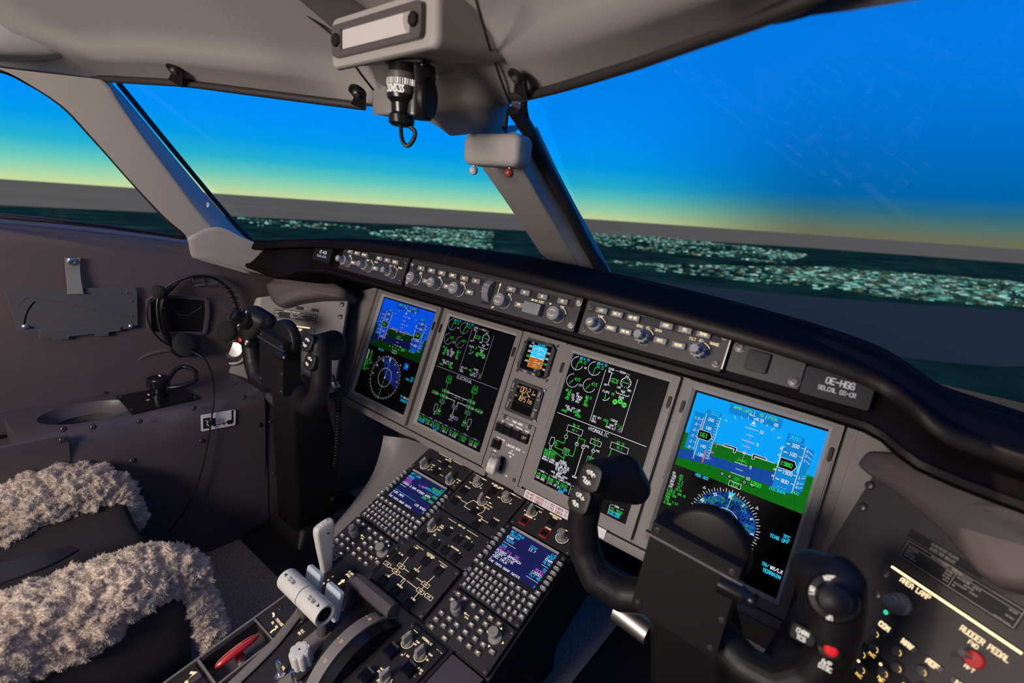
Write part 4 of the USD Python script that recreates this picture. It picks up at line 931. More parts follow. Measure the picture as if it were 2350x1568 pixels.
d = display(-501, 'dim flight display with blue sky field and round compass, captain end of the panel', (1,)); flight_picture(d, 'pd_', True)
d = display(-265, 'display showing engine dials above an ELECTRICAL diagram', (-1, 1)); engine_picture(d, 'pd_', 'ELECTRICAL')
d = display(65.4, 'display showing engine dials above a HYDRAULIC diagram, partly behind the yoke horn', (-1, 1)); engine_picture(d, 'px_', 'HYDRAULIC')
d = display(301, 'bright flight display with blue sky, green land and compass arc behind the near yoke', (-1, 1)); flight_picture(d, 'px_', False)

# ---------------------------------------------------------------- standby display
t = thing('standby_display', 'small square standby horizon display with blue over brown picture', 'standby instrument', on_panel(-1, -36), mm=True)
o = [(-29, 34), (29, 34), (37, 26), (37, -26), (29, -34), (-29, -34), (-37, -26), (-37, 26)]; h = [(-29, 30), (29, 30), (29, -27), (-29, -27)]
mb = Mb(); mb.poly(o, -1, 7, [h]); obj('bezel', mb, 'unit', t, smooth=False)
mb = Mb(); mb.box(-29.5, -28, .3, 29.5, 31, 1.2); obj('screen', mb, 'screen_glass', t, smooth=False)
k = Ink(); k['stbsky'].rect(-17, 1, 17, 25, 1.4); k['brown'].rect(-17, -21, 17, 1, 1.4)
k['white'].seg((-17, 1), (17, 1), .8, 1.6)
for y, w in ((6, 3), (10, 5), (14, 3), (18, 5), (-4, 3), (-8, 5), (-12, 3), (-16, 5)): k['white'].seg((-w, y), (w, y), .7, 1.6)
k['white'].circ(0, 4, 17, .9, 1.6, 40, 140, 16); k['white'].text('10', 8, 10, 3, 1.6); k['white'].text('10', 8, -8, 3, 1.6)
for s in (-1, 1): k['white'].seg((s*6, 1), (s*13, 1), 1.8, 1.7)
for i, a in enumerate(('200', '180', '160', '140')): k['white' if i != 2 else 'green'].text(a, -22, 20-i*10, 4, 1.6)
for i, a in enumerate(('2200', '2000', '1980', '1800')): k['white' if i != 2 else 'green'].text(a, 23, 16-i*11, 3.6, 1.6)
k['white'].text('LS', -19, 27.5, 3.4, 1.6); k['cyan'].text('1013HPA', 2, 27.5, 3.6, 1.6); k['cyan'].text('235', 4, -24, 3.2, 1.6)
for i in range(9): k['white'].seg((-17, 22-i*4.6), (-14.5, 22-i*4.6), .6, 1.6); k['white'].seg((14.5, 22-i*4.6), (17, 22-i*4.6), .6, 1.6)
k.put(t)
for x, y, w, h_, tx in ((-14, -31, 15, 5.5, 'CAGE'), (9, -31, 12, 5.5, 'BARO'), (20, 32.3, 15, 5, ''), (-34, 16, 5, 15, ''), (-34, -10, 5, 15, '')):
    mb = Mb(); plate(mb, x, y, w, h_, 6.5, 8.6, 1, .6); obj('button', mb, 'lever_dark', t)
    if tx: obj('lettering', Mb().text(tx, x, y, 3.2, 8.8), 'print_white', t, smooth=False)
mb = Mb(); mb.lathe(22, -26, [(8.5, 6), (8.5, 10), (7.5, 17), (6.5, 18.5), (3, 18.8)], 24, flute=.06, nf=14); obj('knob', mb, 'black', t)
for x, y in ((-33, 33), (36, 35), (-37, -35), (36, -35)): screw(t, x, y, -1, 2.6)

# ---------------------------------------------------------------- clock
t = thing('clock', 'digital clock with amber figures under the standby display', 'clock', on_panel(0, -121), mm=True)
o = [(-38, 33), (30, 33), (38, 24), (38, -27), (31, -33), (-31, -33), (-38, -27)]
mb = Mb(); mb.poly(o, -1, 4); obj('bezel', mb, 'unit', t, smooth=False)
mb = Mb(); plate(mb, 1.5, 0, 48, 54, 3.5, 5, 1, .3); obj('screen', mb, 'screen_glass', t)
SEG7 = {'0': 'abcdef', '1': 'bc', '2': 'abged', '5': 'afgcd', '8': 'abcdefg', '3': 'abgcd'}
def digit(mb, ch, x, y, w, h_, z, lw):
    p = {'a': ((-1, 1), (1, 1)), 'b': ((1, 1), (1, 0)), 'c': ((1, 0), (1, -1)), 'd': ((-1, -1), (1, -1)), 'e': ((-1, 0), (-1, -1)), 'f': ((-1, 1), (-1, 0)), 'g': ((-1, 0), (1, 0))}
    for s in SEG7[ch]:
        (a, b), (c, e) = p[s]; q = np.array([x+a*w/2+.12*b*h_/2, y+b*h_/2]); r_ = np.array([x+c*w/2+.12*e*h_/2, y+e*h_/2]); dd = (r_-q)*.12
        mb.seg(q+dd, r_-dd, lw, z)
mb = Mb()
for ch, x in zip('0021', (-10, -3, 7, 14)): digit(mb, ch, x, 18, 5, 11, 5.4, 1.1)
for ch, x in zip('1851', (-12, -5.5, 3, 9)): digit(mb, ch, x, 1, 4.6, 10, 5.4, 1.1)
for ch, x in zip('35', (14.5, 19)): digit(mb, ch, x, -.5, 3, 6, 5.4, .8)
for x, y in ((2, 20), (2, 16), (-1.3, 3), (-1.3, -1)): mb.dot(x, y, .7, 5.4)
mb.text('FLT', -18, 21, 3, 5.4, .45); mb.text('GPS', 21, 16, 2.6, 5.4, .45); mb.text('HR', -6, 9.5, 2.6, 5.4, .45); mb.text('MIN', 10, 9.5, 2.6, 5.4, .45); mb.text('UTC', -19, 3, 2.6, 5.4, .45)
obj('amber_figures', mb, 'px_amberd', t, smooth=False)
mb = Mb(); mb.seg((-22, 8), (25, 8), .5, 5.3); mb.seg((-22, -9), (25, -9), .5, 5.3); obj('screen_line', mb, 'lever_dark', t, smooth=False)
for x, y, tx, dy in ((-32, 20, 'FLT', -11), (-31, -20, 'CHR', 9), (32, 20, 'GPS', -11), (32, -20, 'MODE', 9)):
    mb = Mb(); mb.rr(x, y, 5, 12, 1, [(0, 3), (0, 6.5), (.8, 7.3)], 3); obj('button', mb, 'knob', t)
    obj('lettering', Mb().text(tx, x, y+dy, 2.6, 4.2), 'print_white', t, smooth=False)
for x, y in ((-35, 31), (37, 31), (-35, -31), (37, -31)): screw(t, x, y, 3.6, 2.2, 'steel')

# ---------------------------------------------------------------- warning switches and landing gear lever
t = thing('landing_gear_panel', 'grey switch panel lettered TAWS WARN and LANDING GEAR with a white wheel lever', 'switch panel', on_panel(0, -223), mm=True)
mb = Mb(); plate(mb, 0, 0, 86, 120, -1, 2, 2, .6); obj('panel_plate', mb, 'panel_grey', t)
L = Mb(); L.text('TAWS WARN', 1, 54, 4, 2.3, .7); L.seg((-28, 54), (-21, 54), .7, 2.3); L.seg((22, 54), (30, 54), .7, 2.3)
for x, a in ((-33, 'GS'), (-12, 'FLAPS'), (8, 'TERRAIN'), (28, 'RAAS')): L.text(a, x, 46, 3.4, 2.3, .55)
L.text('STEEP APPR', -25, 11.5, 3, 2.3, .5); L.text('HWS', -30, -15, 3.2, 2.3, .5); L.text('LANDING GEAR', 9, 7, 4, 2.3, .7); L.seg((-20, 7), (-15, 7), .7, 2.3); L.seg((32, 7), (37, 7), .7, 2.3)
L.text('UP', 9, -1, 3, 2.3, .5); L.text('NOSE DN', 9, -6, 2.8, 2.3, .5); L.fill([(6.5, -11), (11.5, -11), (9, -15)], 2.3); L.text('DN', 13, -50, 3.2, 2.3, .5)
obj('lettering', L, 'legend_white', t, smooth=False)
def guarded(t, x, y, w=18., txt=None):
    p = Mb(); plate(p, x, y, w, w, 1.8, 5.5, 1, .6); b = obj('switch', p, 'unit_dark', t)
    mb = Mb(); mb.box(x-w/2-.8, y-w/2-.8, 9, x+w/2+.8, y+w/2+.8, 10); 
    for sx in (-1, 1): mb.box(x+sx*(w/2+.4)-.5, y-w/2-.8, 3, x+sx*(w/2+.4)+.5, y+w/2+.8, 9)
    obj('clear_guard', mb, 'clear', b, smooth=False)
    mb = Mb(); mb.box(x-w/2+1, y+w/2-.5, 2, x+w/2-1, y+w/2+2, 10.4); obj('guard_hinge', mb, 'lever_dark', b, smooth=False)
    if txt: obj('lettering', Mb().text(txt, x, y, 5, 6, .9), 'legend_white', b, smooth=False)
for x, a in ((-32, None), (-12.5, None), (7.5, None), (28, 'OFF')): guarded(t, x, 33, 17.5, a)
guarded(t, -29, 0, 17.5)
mb = Mb(); mb.rr(-29, -27, 17, 17, .8, [(0, 1.8), (0, 2.4), (.8, 2.4), (.8, .6)], 2); obj('switch', mb, 'unit_dark', t)
mb = Mb(); mb.box(-11, -46, 1.9, -1, -18, 2.3); obj('lever_slot', mb, 'black', t, smooth=False)
mb = Mb(); mb.tube([(-6, -32, 0), (-6, -34, 14), (-6, -35, 24)], 3.2, 10); lv = obj('gear_lever', mb, 'steel_dull', t)
mb = Mb(); mb.lathe(0, 0, [(9, -9), (14.5, -9), (16.5, -7), (17, -3), (16.2, -1), (16.2, 0), (17, 2), (16.5, 7), (14.5, 9), (11, 9), (10, 7.5), (4, 7.2)], 40); mb.xf((-6, -36, 29), (0, 1, 0), (.35, 0, .94), (.94, 0, -.35)); obj('wheel_knob', mb, 'white', lv)
for x, y in ((-31, 56), (31, 56), (-36, -50), (33, -50)): screw(t, x, y, 1.6, 4)
# cabin pressure placard under the hydraulic display
t = thing('pressure_placard', 'white strip placard with red lettering DO NOT EXCEED below the HYDRAULIC display', 'placard', on_panel(66, -286), mm=True)
mb = Mb(); mb.box(-2, -8, -1, 170, 8, 3); obj('placard_strip', mb, 'paper', t, smooth=False)
L = Mb(); L.text('DO NOT EXCEED 0.1 PSI CABIN ^P DURING TAXI', 2, 3.2, 4.2, 3.2, .75, 'l'); L.text('DO NOT EXCEED 1.0 PSI CABIN ^P FOR TAKEOFF', 2, -3.6, 4.2, 3.2, .75, 'l'); obj('lettering', L, 'print_red', t, smooth=False)
# ================================================================ control panels in the face of the glareshield (mm; x across, y up, z towards the seats)
def on_face(x): return (np.array([x*.001, -.197, 1.1155]), X_, PU, PN)
def facekey(t, x, y, txt, w=18., h=9., L=None):
    mb = Mb(); mb.rr(x, y, w, h, 1.6, [(0, -2), (0, 3), (.5, 4), (1.4, 4.6)], 3); obj('key', mb, 'key', t, smooth=40)
    if txt and L is not None: L.text(txt, x, y, 3.0 if len(txt) < 6 else 2.6, 4.9, .75, wd=.85)
def rotary(t, x, y, outer=(9, 17), inner=(5.8, 13), flute=.05, mark=True, name='knob', m='knob'):
    r, l = outer
    mb = Mb(); mb.lathe(x, y, [(r+1, 0), (r+1, 1.5), (r, 2), (r*.98, l-1.5), (r*.86, l)], 40, flute=flute, nf=10); k = obj(name, mb, m, t, smooth=35)
    if inner:
        r2, l2 = inner
        mb = Mb(); mb.lathe(x, y, [(r2, l-1), (r2, l+l2-1.2), (r2*.82, l+l2)], 36, flute=flute*1.6, nf=8); obj('inner_knob', mb, m, k, smooth=35)
    else:
        mb = Mb(); mb.lathe(x, y, [(r*.66, l-.2), (r*.66, l+.6), (r*.6, l+.8)], 32); obj('push_cap', mb, 'key', k, smooth=35)
def arcmark(L, x, y, r, a0, a1): L.circ(x, y, r, .8, .4, a0, a1, 12)
def trimstrip(t, x0, x1):
    mb = Mb(); plate(mb, (x0+x1)/2, 19.5, x1-x0-6, 5, -1, 2.5, 1, .6); obj('top_rail', mb, 'unit', t)
def arrow(L, x, y, s, z=.5): L.circ(x, y, 3*s, .8*s, z, 60, 300, 12); L.seg((x-4*s, y), (x+4*s, y), .8*s, z)

def control_unit(x, label):
    t = thing('display_control_panel', label, 'control panel', on_face(x), mm=True)
    mb = Mb(); plate(mb, 0, -.5, 197, 56, -14, 0, 2, .8); obj('face_plate', mb, 'unit', t)
    trimstrip(t, -92, 86); L = Mb()
    mb = Mb(); mb.rr(-2, 10.2, 184, 10.6, 1, [(0, -.2), (0, .3), (1, .3), (1.2, .05)], 2); obj('key_channel', mb, 'unit_dark', t)
    for k, n in zip((-72, -48.5, -24.5, 21, 45, 68), ('1/2', 'DME H', 'NAV SRC', 'FRMT', 'TFC', 'TR/WX')): facekey(t, k, 10.2, n, L=L)
    for k, n in zip((-51, -29, 19, 43), ('RADIO', 'BRG SRC', 'REFS', 'RADAR')): facekey(t, k, -10.1, n, L=L)
    for k, n, fl in ((-72, 'TUNE', .0), (-3, 'MENU', .12), (69, 'TILT', .12)):
        rotary(t, k, -11, (10, 15), (6.3, 13), fl); arcmark(L, k, -11, 11.6, 30, 80)
    L.text('TUNE', -72, 2, 3, .4, .5); L.text('MENU', -14, 2, 3, .4, .5); arrow(L, -2, 2, .7); L.text('DATA', 12, 2, 3, .4, .5); L.text('TILT', 56, 2, 3, .4, .5); arrow(L, 67, 2, .7); L.text('RANGE', 83, 2, 3, .4, .5)
    L.pl([(-74, -13), (-72, -11), (-71, -12), (-69, -10)], 1.2, 28.3)
    obj('lettering', L, 'legend', t, smooth=False)
    for a, b in ((-92, 12), (92, 14), (91, -20), (-92, -20)): screw(t, a, b, .4, 3.6)
control_unit(287, 'glareshield control panel on the copilot side with MENU and TILT knobs')
control_unit(-288, 'glareshield control panel at the captain end, seen edge-on with long double knobs')
t = thing('flight_control_panel', 'long middle glareshield panel with course and altitude knobs and a grey thumbwheel', 'control panel', on_face(0), mm=True)
mb = Mb(); plate(mb, 0, -.5, 362, 56, -14, 0, 2, .8); obj('face_plate', mb, 'unit', t)
trimstrip(t, -176, 172); L = Mb()
for a, b in ((-171, -2), (44, 170)):
    mb = Mb(); mb.rr((a+b)/2, 10.2, b-a, 10.6, 1, [(0, -.2), (0, .3), (1, .3), (1.2, .05)], 2); obj('key_channel', mb, 'unit_dark', t)
for k, n in zip((-149, -122, -96, -70, -43, -17, 57, 83.5, 116, 151.5), ('FD', 'NAV', 'HDG', 'APPR', 'FLC', 'VS', 'ALT', 'AP', 'YD', 'FD')): facekey(t, k, 10.2, n, L=L)
for k, n in zip((-128, -76, -23, 80), ('1/2', 'B/A', 'VNAV', 'XFR')): facekey(t, k, -10.1, n, L=L)
for k, r, fl in ((-154, 10, .0), (-101, 9.5, .12), (-48, 10.5, 0), (50, 10.5, 0), (150, 10.5, 0)):
    rotary(t, k, -11, (r, 19), None, fl); arcmark(L, k, -11, r+1.8, 20, 75)
    for a0, a1 in ((30, 150), (210, 330)): L.circ(k, -11, r*.45, .7, 20.1, a0, a1, 8)
for k, n in ((-149, 'CRS'), (-101, 'HDG'), (-46, 'SPEED'), (55, 'ALT'), (152, 'CRS')): L.text(n, k, 2, 3, .4, .5)
L.text('DOWN', 32, 20, 3.4, .4, .55); L.seg((31, -2), (31, 13), 1, .4); L.fill([(31, 17), (28.8, 12), (33.2, 12)], .4); L.text('UP', 30, -24, 3.4, .4, .55)
L.text('AP/YD DISC', 108, 2.2, 3.2, .4, .55); L.fill([(129, 4), (133, 4), (131, .6)], .4)
obj('lettering', L, 'legend', t, smooth=False)
mb = Mb(); mb.box(6, -22, -1, 22, 22, .3); obj('wheel_slot', mb, 'black', t, smooth=False)
mb = Mb(); a = np.linspace(-78, 78, 32); prof = [(19+(1.1 if 10 < i < 22 and i % 4 < 2 else 0)) for i in range(32)]
ring = [(r*math.sin(math.radians(q))*1.02, -7+r*math.cos(math.radians(q))) for q, r in zip(a, prof)]+[(14, -8), (-14, -8)]
mb.rings([[(x, y, z) for y, z in ring] for x in (7.5, 8.5, 19.5, 20.5)]); obj('thumbwheel', mb, 'key', t, smooth=35)
mb = Mb(); mb.rr(107, -11, 31, 18, 1.5, [(0, 0), (0, 9), (.6, 10.4), (2, 11)], 3); obj('disconnect_bar', mb, 'key', t, smooth=35)
for a, b in ((-177, 14), (176, 14), (174, -20), (-177, -20)): screw(t, a, b, .4, 3.8, 'steel_dull')
for x in (-182.5, 182.5):
    pass
# blank plate and registration plates
t = thing('blank_plate', 'dark cover plate with an empty square button between control panel and registration plate', 'panel', on_face(429), mm=True)
mb = Mb(); plate(mb, 0, -7, 78, 36, -14, -1, 2, .8); obj('face_plate', mb, 'unit', t)
mb = Mb(); plate(mb, -8, -6, 24, 23, -1.5, 4, 2, 1); obj('square_button', mb, 'unit_dark', t)
for a, b in ((-31, 6), (33, -17)): screw(t, a, b, -.8, 5)
mb = Mb(); mb.box(-43, -25, -2, -41.6, 18, 4); obj('edge_strip', mb, 'steel_dull', t, smooth=False)
def regplate(x, y, label, w=64):
    t = thing('registration_plate', label, 'plate', on_face(x), mm=True)
    mb = Mb(); plate(mb, 0, y-1, w, 31, -12, 0, 2, .6); obj('plate_face', mb, 'black', t)
    L = Mb(); L.text('OE-HGG', 2, y+4, 6.4, .3, 1.2, wd=.95); L.text('SELCAL DS-CR', 1, y-5, 4.2, .3, .7, wd=.95); obj('lettering', L, 'print_white', t, smooth=False)
regplate(501, -11, 'black registration plate reading OE-HGG at the copilot end of the glareshield')
regplate(-455, -8, 'black registration plate reading OE-HGG at the captain end of the glareshield')
# under-hood light strip that tints the rim of the glareshield blue
for x, w in ((380, 150), ):
    pass
# ================================================================ centre pedestal
pd_ = thing('pedestal', 'dark grey centre pedestal carrying the control panels between the seats', 'pedestal')
mb = Mb(); mb.rr(0, -.1185, .406, .287, .004, [(0, -.16), (0, -.004), (.0012, -.001), (.004, 0)], 3); mb.v = [v-[0, 0, .008] for v in mb.v]; mb.xf(S0, X_, SU, SN); obj('upper_deck', mb, 'unit', pd_)
sideprof = [(-.09, .70), (-.10, FLOOR), (-1.15, FLOOR), (-1.15, .40), (-.355, .578), (-.335, .592)]
for s in (-1, 1):
    pass
mb = Mb(); mb.poly([(-.11, FLOOR), (-.9, FLOOR), (-.9, .38+.05), (-.345, .575), (-.12, .68)], -.188, .188); mb.xf((0, 0, 0), Y_, Z_, X_); obj('pedestal_body', mb, 'black_soft', pd_, smooth=False)
for q in [(1330, 1367), (1262, 1397), (1285, 1445), (1232, 1520), (1180, 1540)]:
    stud(pd_, at(*q, 'x', .190), (1, 0, 0), .0045, 'steel_dull', 'bolt')
# grey knee fairing between pedestal and panel on the captain's side
edge = [S0+X_*-.205-SU*s+SN*-.012 for s in (-.03, .06, .15, .26)]
low = [at(*q, 'x', x) for q, x in (((880, 1000), -.275), ((856, 1085), -.265), ((805, 1160), -.25), ((738, 1236), -.225))]
low2 = [p+[-.01, .0, -.10] for p in low]
mb = sheet([edge, [e*.5+l*.5+np.array([-.004, 0, .006]) for e, l in zip(edge, low)], low, low2], 24)
obj('knee_fairing', mb, 'panel_grey', pd_, smooth=60)

def punit(name, label, x0, x1, s0, s1, cat='control panel', screws=True, m='unit', off=0.):
    xc, sc = (x0+x1)/2, (s0+s1)/2
    t = thing(name, label, cat, on_pedestal(xc, sc, off), mm=True)
    mb = Mb(); plate(mb, 0, 0, x1-x0-1.2, s1-s0-1.2, -8, 1.5, 1.5, .6); obj('face_plate', mb, m, t)
    if screws:
        for sx in (-1, 1):
            for sy in (-1, 1): screw(t, sx*((x1-x0)/2-5.5), sy*((s1-s0)/2-5.5), 1.6, 3.4)
    return t, lambda x, s: (x-xc, sc-s)
ZL = 1.75
def korry(t, x, y, w=15.5, txt=None, m='black', frame='unit_dark', L=None):
    mb = Mb(); mb.rr(x, y, w, w, .8, [(0, 1.2), (0, 3.4), (.5, 3.8), (1.2, 3.8), (1.5, 3.2)], 2); obj('push_switch', mb, m, t, smooth=25)
    if txt and L is not None: L.text(txt, x, y+w/2+3.2, 2.6, ZL, .5)
def selector(t, x, y, L, ang=0., r=8.6, ring=True, m='knob_warm'):
    c, s = math.cos(ang), math.sin(ang)
    mb = Mb(); mb.lathe(x, y, [(r, 1.4), (r, 4.5), (r*.86, 7)], 28); k = obj('selector_knob', mb, m, t, smooth=40)
    mb = Mb(); mb.rr(0, 0, 8.5, 2*r*1.02, 2.2, [(.0, 5), (.6, 15), (1.0, 18.5), (2.2, 19.5)], 3); mb.xf((x, y, 0), (c, s, 0), (-s, c, 0)); obj('knob_grip', mb, m, k, smooth=40)
    mb = Mb(); mb.seg((0, 1), (0, r*.98), 1.3, 19.7); mb.xf((x, y, 0), (c, s, 0), (-s, c, 0)); obj('pointer_mark', mb, 'print_white', k, smooth=False)
    if ring: L.circ(x, y, r+1.2, .9, ZL, 150, 400, 26)
def roundknob(t, x, y, r=7.5, h=15, m='knob', clear=False):
    mb = Mb(); mb.lathe(x, y, [(r*1.15, 1.4), (r*1.15, 4), (r, 5), (r*.95, h-1), (r*.8, h)], 30, flute=.08, nf=10); return obj('selector_knob', mb, m, t, smooth=35)
def hline(L, a, b, y): L.seg((a, y), (b, y), .9, ZL)

# --- fuel
t, P = punit('fuel_panel', 'small fuel panel with two selector knobs at the front captain-side corner of the pedestal', -200, -69, -22, 39)
L = Mb()
for x, s, n in ((-172, 24, 'L'), (-94, 26, 'R')):
    selector(t, *P(x, s), L); a, b = P(x, s); L.text(n+' PUMP', a+15, b+10, 2.6, ZL, .5); L.text('OFF', a+17, b+4, 2.2, ZL, .45); L.text('ON', a+16, b-5, 2.2, ZL, .45)
for x, s, n in ((-136, -1, 'GRAVITY XFLOW'), (-136, 25, 'XFLOW')):
    korry(t, *P(x, s)); a, b = P(x, s); L.text(n, a, b+11, 2.3, ZL, .45, wd=.8); hline(L, a-20, a-11, b); hline(L, a+11, a+20, b)
a, b = P(-134.5, -17); L.text('FUEL', a, b, 3, ZL, .6); hline(L, a-34, a-8, b); hline(L, a+8, a+34, b)
obj('lettering', L, 'legend', t, smooth=False)
# --- air conditioning and bleed
t, P = punit('climate_panel', 'air conditioning and bleed panel at the front middle of the pedestal', -68, 68, -20, 84)
L = Mb()
for x, s in ((-40, 1), (34, 0)):
    a, b = P(x, s); roundknob(t, a, b, 7.5, 16, 'knob_warm'); L.circ(a, b, 10.5, .9, ZL, 160, 380); L.text('COLD', a-14, b-7, 2.2, ZL, .45); L.text('HOT', a+14, b-7, 2.2, ZL, .45)
a, b = P(-40, 1); L.text('COCKPIT', a+6, b+13, 2.4, ZL, .5); a, b = P(34, 0); L.text('CABIN', a+6, b+13, 2.4, ZL, .5)
a, b = P(-3, 31); selector(t, a, b, L, .25); L.text('SOURCE', a+4, b+13, 2.5, ZL, .5)
for i, n in enumerate(('NORM', 'PACK ONLY', 'RAM AIR')): L.text(n, a+13, b+5-i*6, 2.2, ZL, .45, 'l')
for x, s, n in ((-51, 31, 'RAM AIR'), (0, 1, 'MAN TEMP'), (-51, 58, 'L BLEED'), (-1, 58, 'ISOL'), (21, 77, 'APU'), (47, 59, 'R BLEED')): korry(t, *P(x, s), txt=n, L=L)
a, b = P(0, -13); L.text('AIR COND / BLEED', a, b, 3, ZL, .6, wd=.85); hline(L, a-60, a-31, b); hline(L, a+31, a+60, b)
for seq in (((-42, 50), (-26, 50), (-26, 58), (-10, 58)), ((-26, 50), (-20, 38), (-8, 38)), ((8, 58), (14, 50), (14, 42), (6, 38)), ((8, 58), (21, 58), (21, 68)), ((21, 62), (38, 62))): L.pl([P(*q) for q in seq], 1., ZL)
obj('lettering', L, 'legend', t, smooth=False)
# --- pressurization
t, P = punit('pressurization_panel', 'pressurization panel with two red framed switches and a clear knob', 70, 200, -20, 40)
L = Mb()
a, b = P(95, 2); selector(t, a, b, L, .1, 8.6); L.text('DN', a-14, b-3, 2.3, ZL, .45); L.text('UP', a+13, b-9, 2.3, ZL, .45); L.text('RATE', a+13, b+9, 2.3, ZL, .45)
for x, s, n in ((94, 24, 'EMER DEPRESS'), (140, 26, 'DITCHING')): korry(t, *P(x, s), 17, m='red_frame'); a, b = P(x, s); mb = Mb(); mb.rr(a, b, 12, 12, .6, [(0, 3), (0, 4.4), (.6, 4.8)], 2); obj('switch_lens', mb, 'black', t); L.text(n, a, b+12, 2.6, ZL, .5, wd=.8)
korry(t, *P(139, 1)); a, b = P(139, 1); L.text('MANUAL', a, b+11, 2.6, ZL, .5)
a, b = P(171, 16); mb = Mb(); mb.lathe(a, b, [(10, 1.4), (10, 4), (7.5, 5), (7.2, 19), (6, 20)], 30, flute=.1, nf=8); obj('selector_knob', mb, 'knob', t, smooth=35); L.circ(a, b, 11.4, 1.1, ZL, 150, 400); L.text('DN', a+4, b+21, 2.4, ZL, .45); L.text('MAN ALT', a+2, b+15, 2.3, ZL, .45)
a, b = P(137, -14); L.text('PRESSURIZATION', a, b, 3, ZL, .6, wd=.85); hline(L, a+27, a+45, b); hline(L, a-45, a-27, b)
obj('lettering', L, 'legend', t, smooth=False)
# --- anti-ice
t, P = punit('anti_ice_panel', 'anti-ice panel with one selector and seven dark push switches in the middle of the pedestal', -68, 68, 86, 157)
L = Mb()
a, b = P(-47, 124); selector(t, a, b, L, .1); L.text('WING', a+14, b+12, 2.3, ZL, .45); L.text('SOURCE', a+15, b+8, 2.3, ZL, .45); L.text('BOTH', a+15, b+2, 2.2, ZL, .45); L.text('R', a+14, b-6, 2.2, ZL, .45)
for x, s, n in ((-47, 147, 'L'), (-15, 117, 'WING'), (12, 119, 'L'), (38, 119, 'R'), (-17, 148, 'R'), (7, 147, 'L'), (34, 147, 'R')): korry(t, *P(x, s), txt=n, L=L)
a, b = P(0, 94); L.text('ANTI-ICE', a, b, 3, ZL, .6); hline(L, a-34, a-14, b); hline(L, a+14, a+40, b)
a, b = P(26, 105); L.text('PROBES', a, b, 2.6, ZL, .5); a, b = P(20, 134); L.text('WSHLD/WINDOW', a, b, 2.6, ZL, .5, wd=.85); a, b = P(-32, 134); L.text('ENG', a, b, 2.6, ZL, .5)
obj('lettering', L, 'legend', t, smooth=False)
# --- electrical
t, P = punit('electrical_panel', 'electrical panel with a lit bus diagram and eight dark push switches', -80, 60, 160, 256)
L = Mb()
for x, s, n in ((-43, 182, 'L BATT'), (-58, 206, 'DC PWR'), (-8, 181, 'EXT PWR'), (25, 182, 'R BATT'), (-10, 212, 'BUS TIE'), (-47, 247, 'L GEN'), (-14, 248, 'APU GEN'), (23, 251, 'R GEN')): korry(t, *P(x, s), txt=n, L=L)
for x, s, n in ((-65, 222, 'L AUX'), (-40, 211, 'L ESS'), (-40, 223, 'L MAIN'), (23, 211, 'R ESS'), (23.5, 224, 'R MAIN'), (43, 223, 'R AUX')):
    a, b = P(x, s); L.rect(a-7.5, b-3.2, a+7.5, b+3.2, ZL, .8); L.text(n, a, b, 2.2, ZL+.1, .42, wd=.75)
for seq in (((-57, 223), (-48, 223)), ((-40, 215), (-40, 219)), ((-32, 211), (-19, 211)), ((0, 211), (15, 211)), ((-40, 207), (-42, 192)), ((23, 207), (25, 192)), ((-32, 224), (-14, 224), (-14, 238)), ((-10, 224), (16, 224)), ((-18, 224), (-18, 232)), ((31, 224), (36, 223)), ((-10, 203), (-9, 192)), ((-41, 227), (-46, 237)), ((23, 228), (23, 240)), ((23, 215), (23, 220))): L.pl([P(*q) for q in seq], 1., ZL)
a, b = P(-8, 167); L.text('ELECTRICAL', a, b, 3, ZL, .6, wd=.9); hline(L, a-38, a-20, b); hline(L, a+20, a+40, b)
obj('lettering', L, 'legend', t, smooth=False)

# --- flight management keyboards with their screens
def kmesh(kind):
    mb = Mb()
    if kind == 'sq': mb.rr(0, 0, 7.6, 7.6, 1.6, [(0, 0), (0, 3.2), (.5, 3.9), (1.5, 4.2)], 3)
    elif kind == 'rd': mb.lathe(0, 0, [(4.1, 0), (4.1, 3.2), (3.5, 4.0), (2.4, 4.2)], 16)
    elif kind == 'wd': mb.rr(0, 0, 10.2, 6.8, 1.2, [(0, 0), (0, 3.2), (.5, 3.9), (1.3, 4.2)], 3)
    elif kind == 'ls': mb.rr(0, 0, 12, 7, 3, [(0, 0), (0, 4), (1, 5.2), (2.2, 5.6)], 4)
    return mb.arr()
KM = {k: kmesh(k) for k in ('sq', 'rd', 'wd', 'ls')}
def pkey(t, kind, x, y, txt, L, name='key', m='key', z=1.3, h=4.2):
    v, f = KM[kind]; obj(name, (v+[x, y, z], f), m, t, smooth=35)
    if txt: L.text(txt, x, y, h if len(txt) == 1 else (2.4 if len(txt) < 5 else 2.0), z+(4.4 if kind != 'ls' else 5.8), .62 if len(txt) == 1 else .45, wd=1 if len(txt) == 1 else .72)
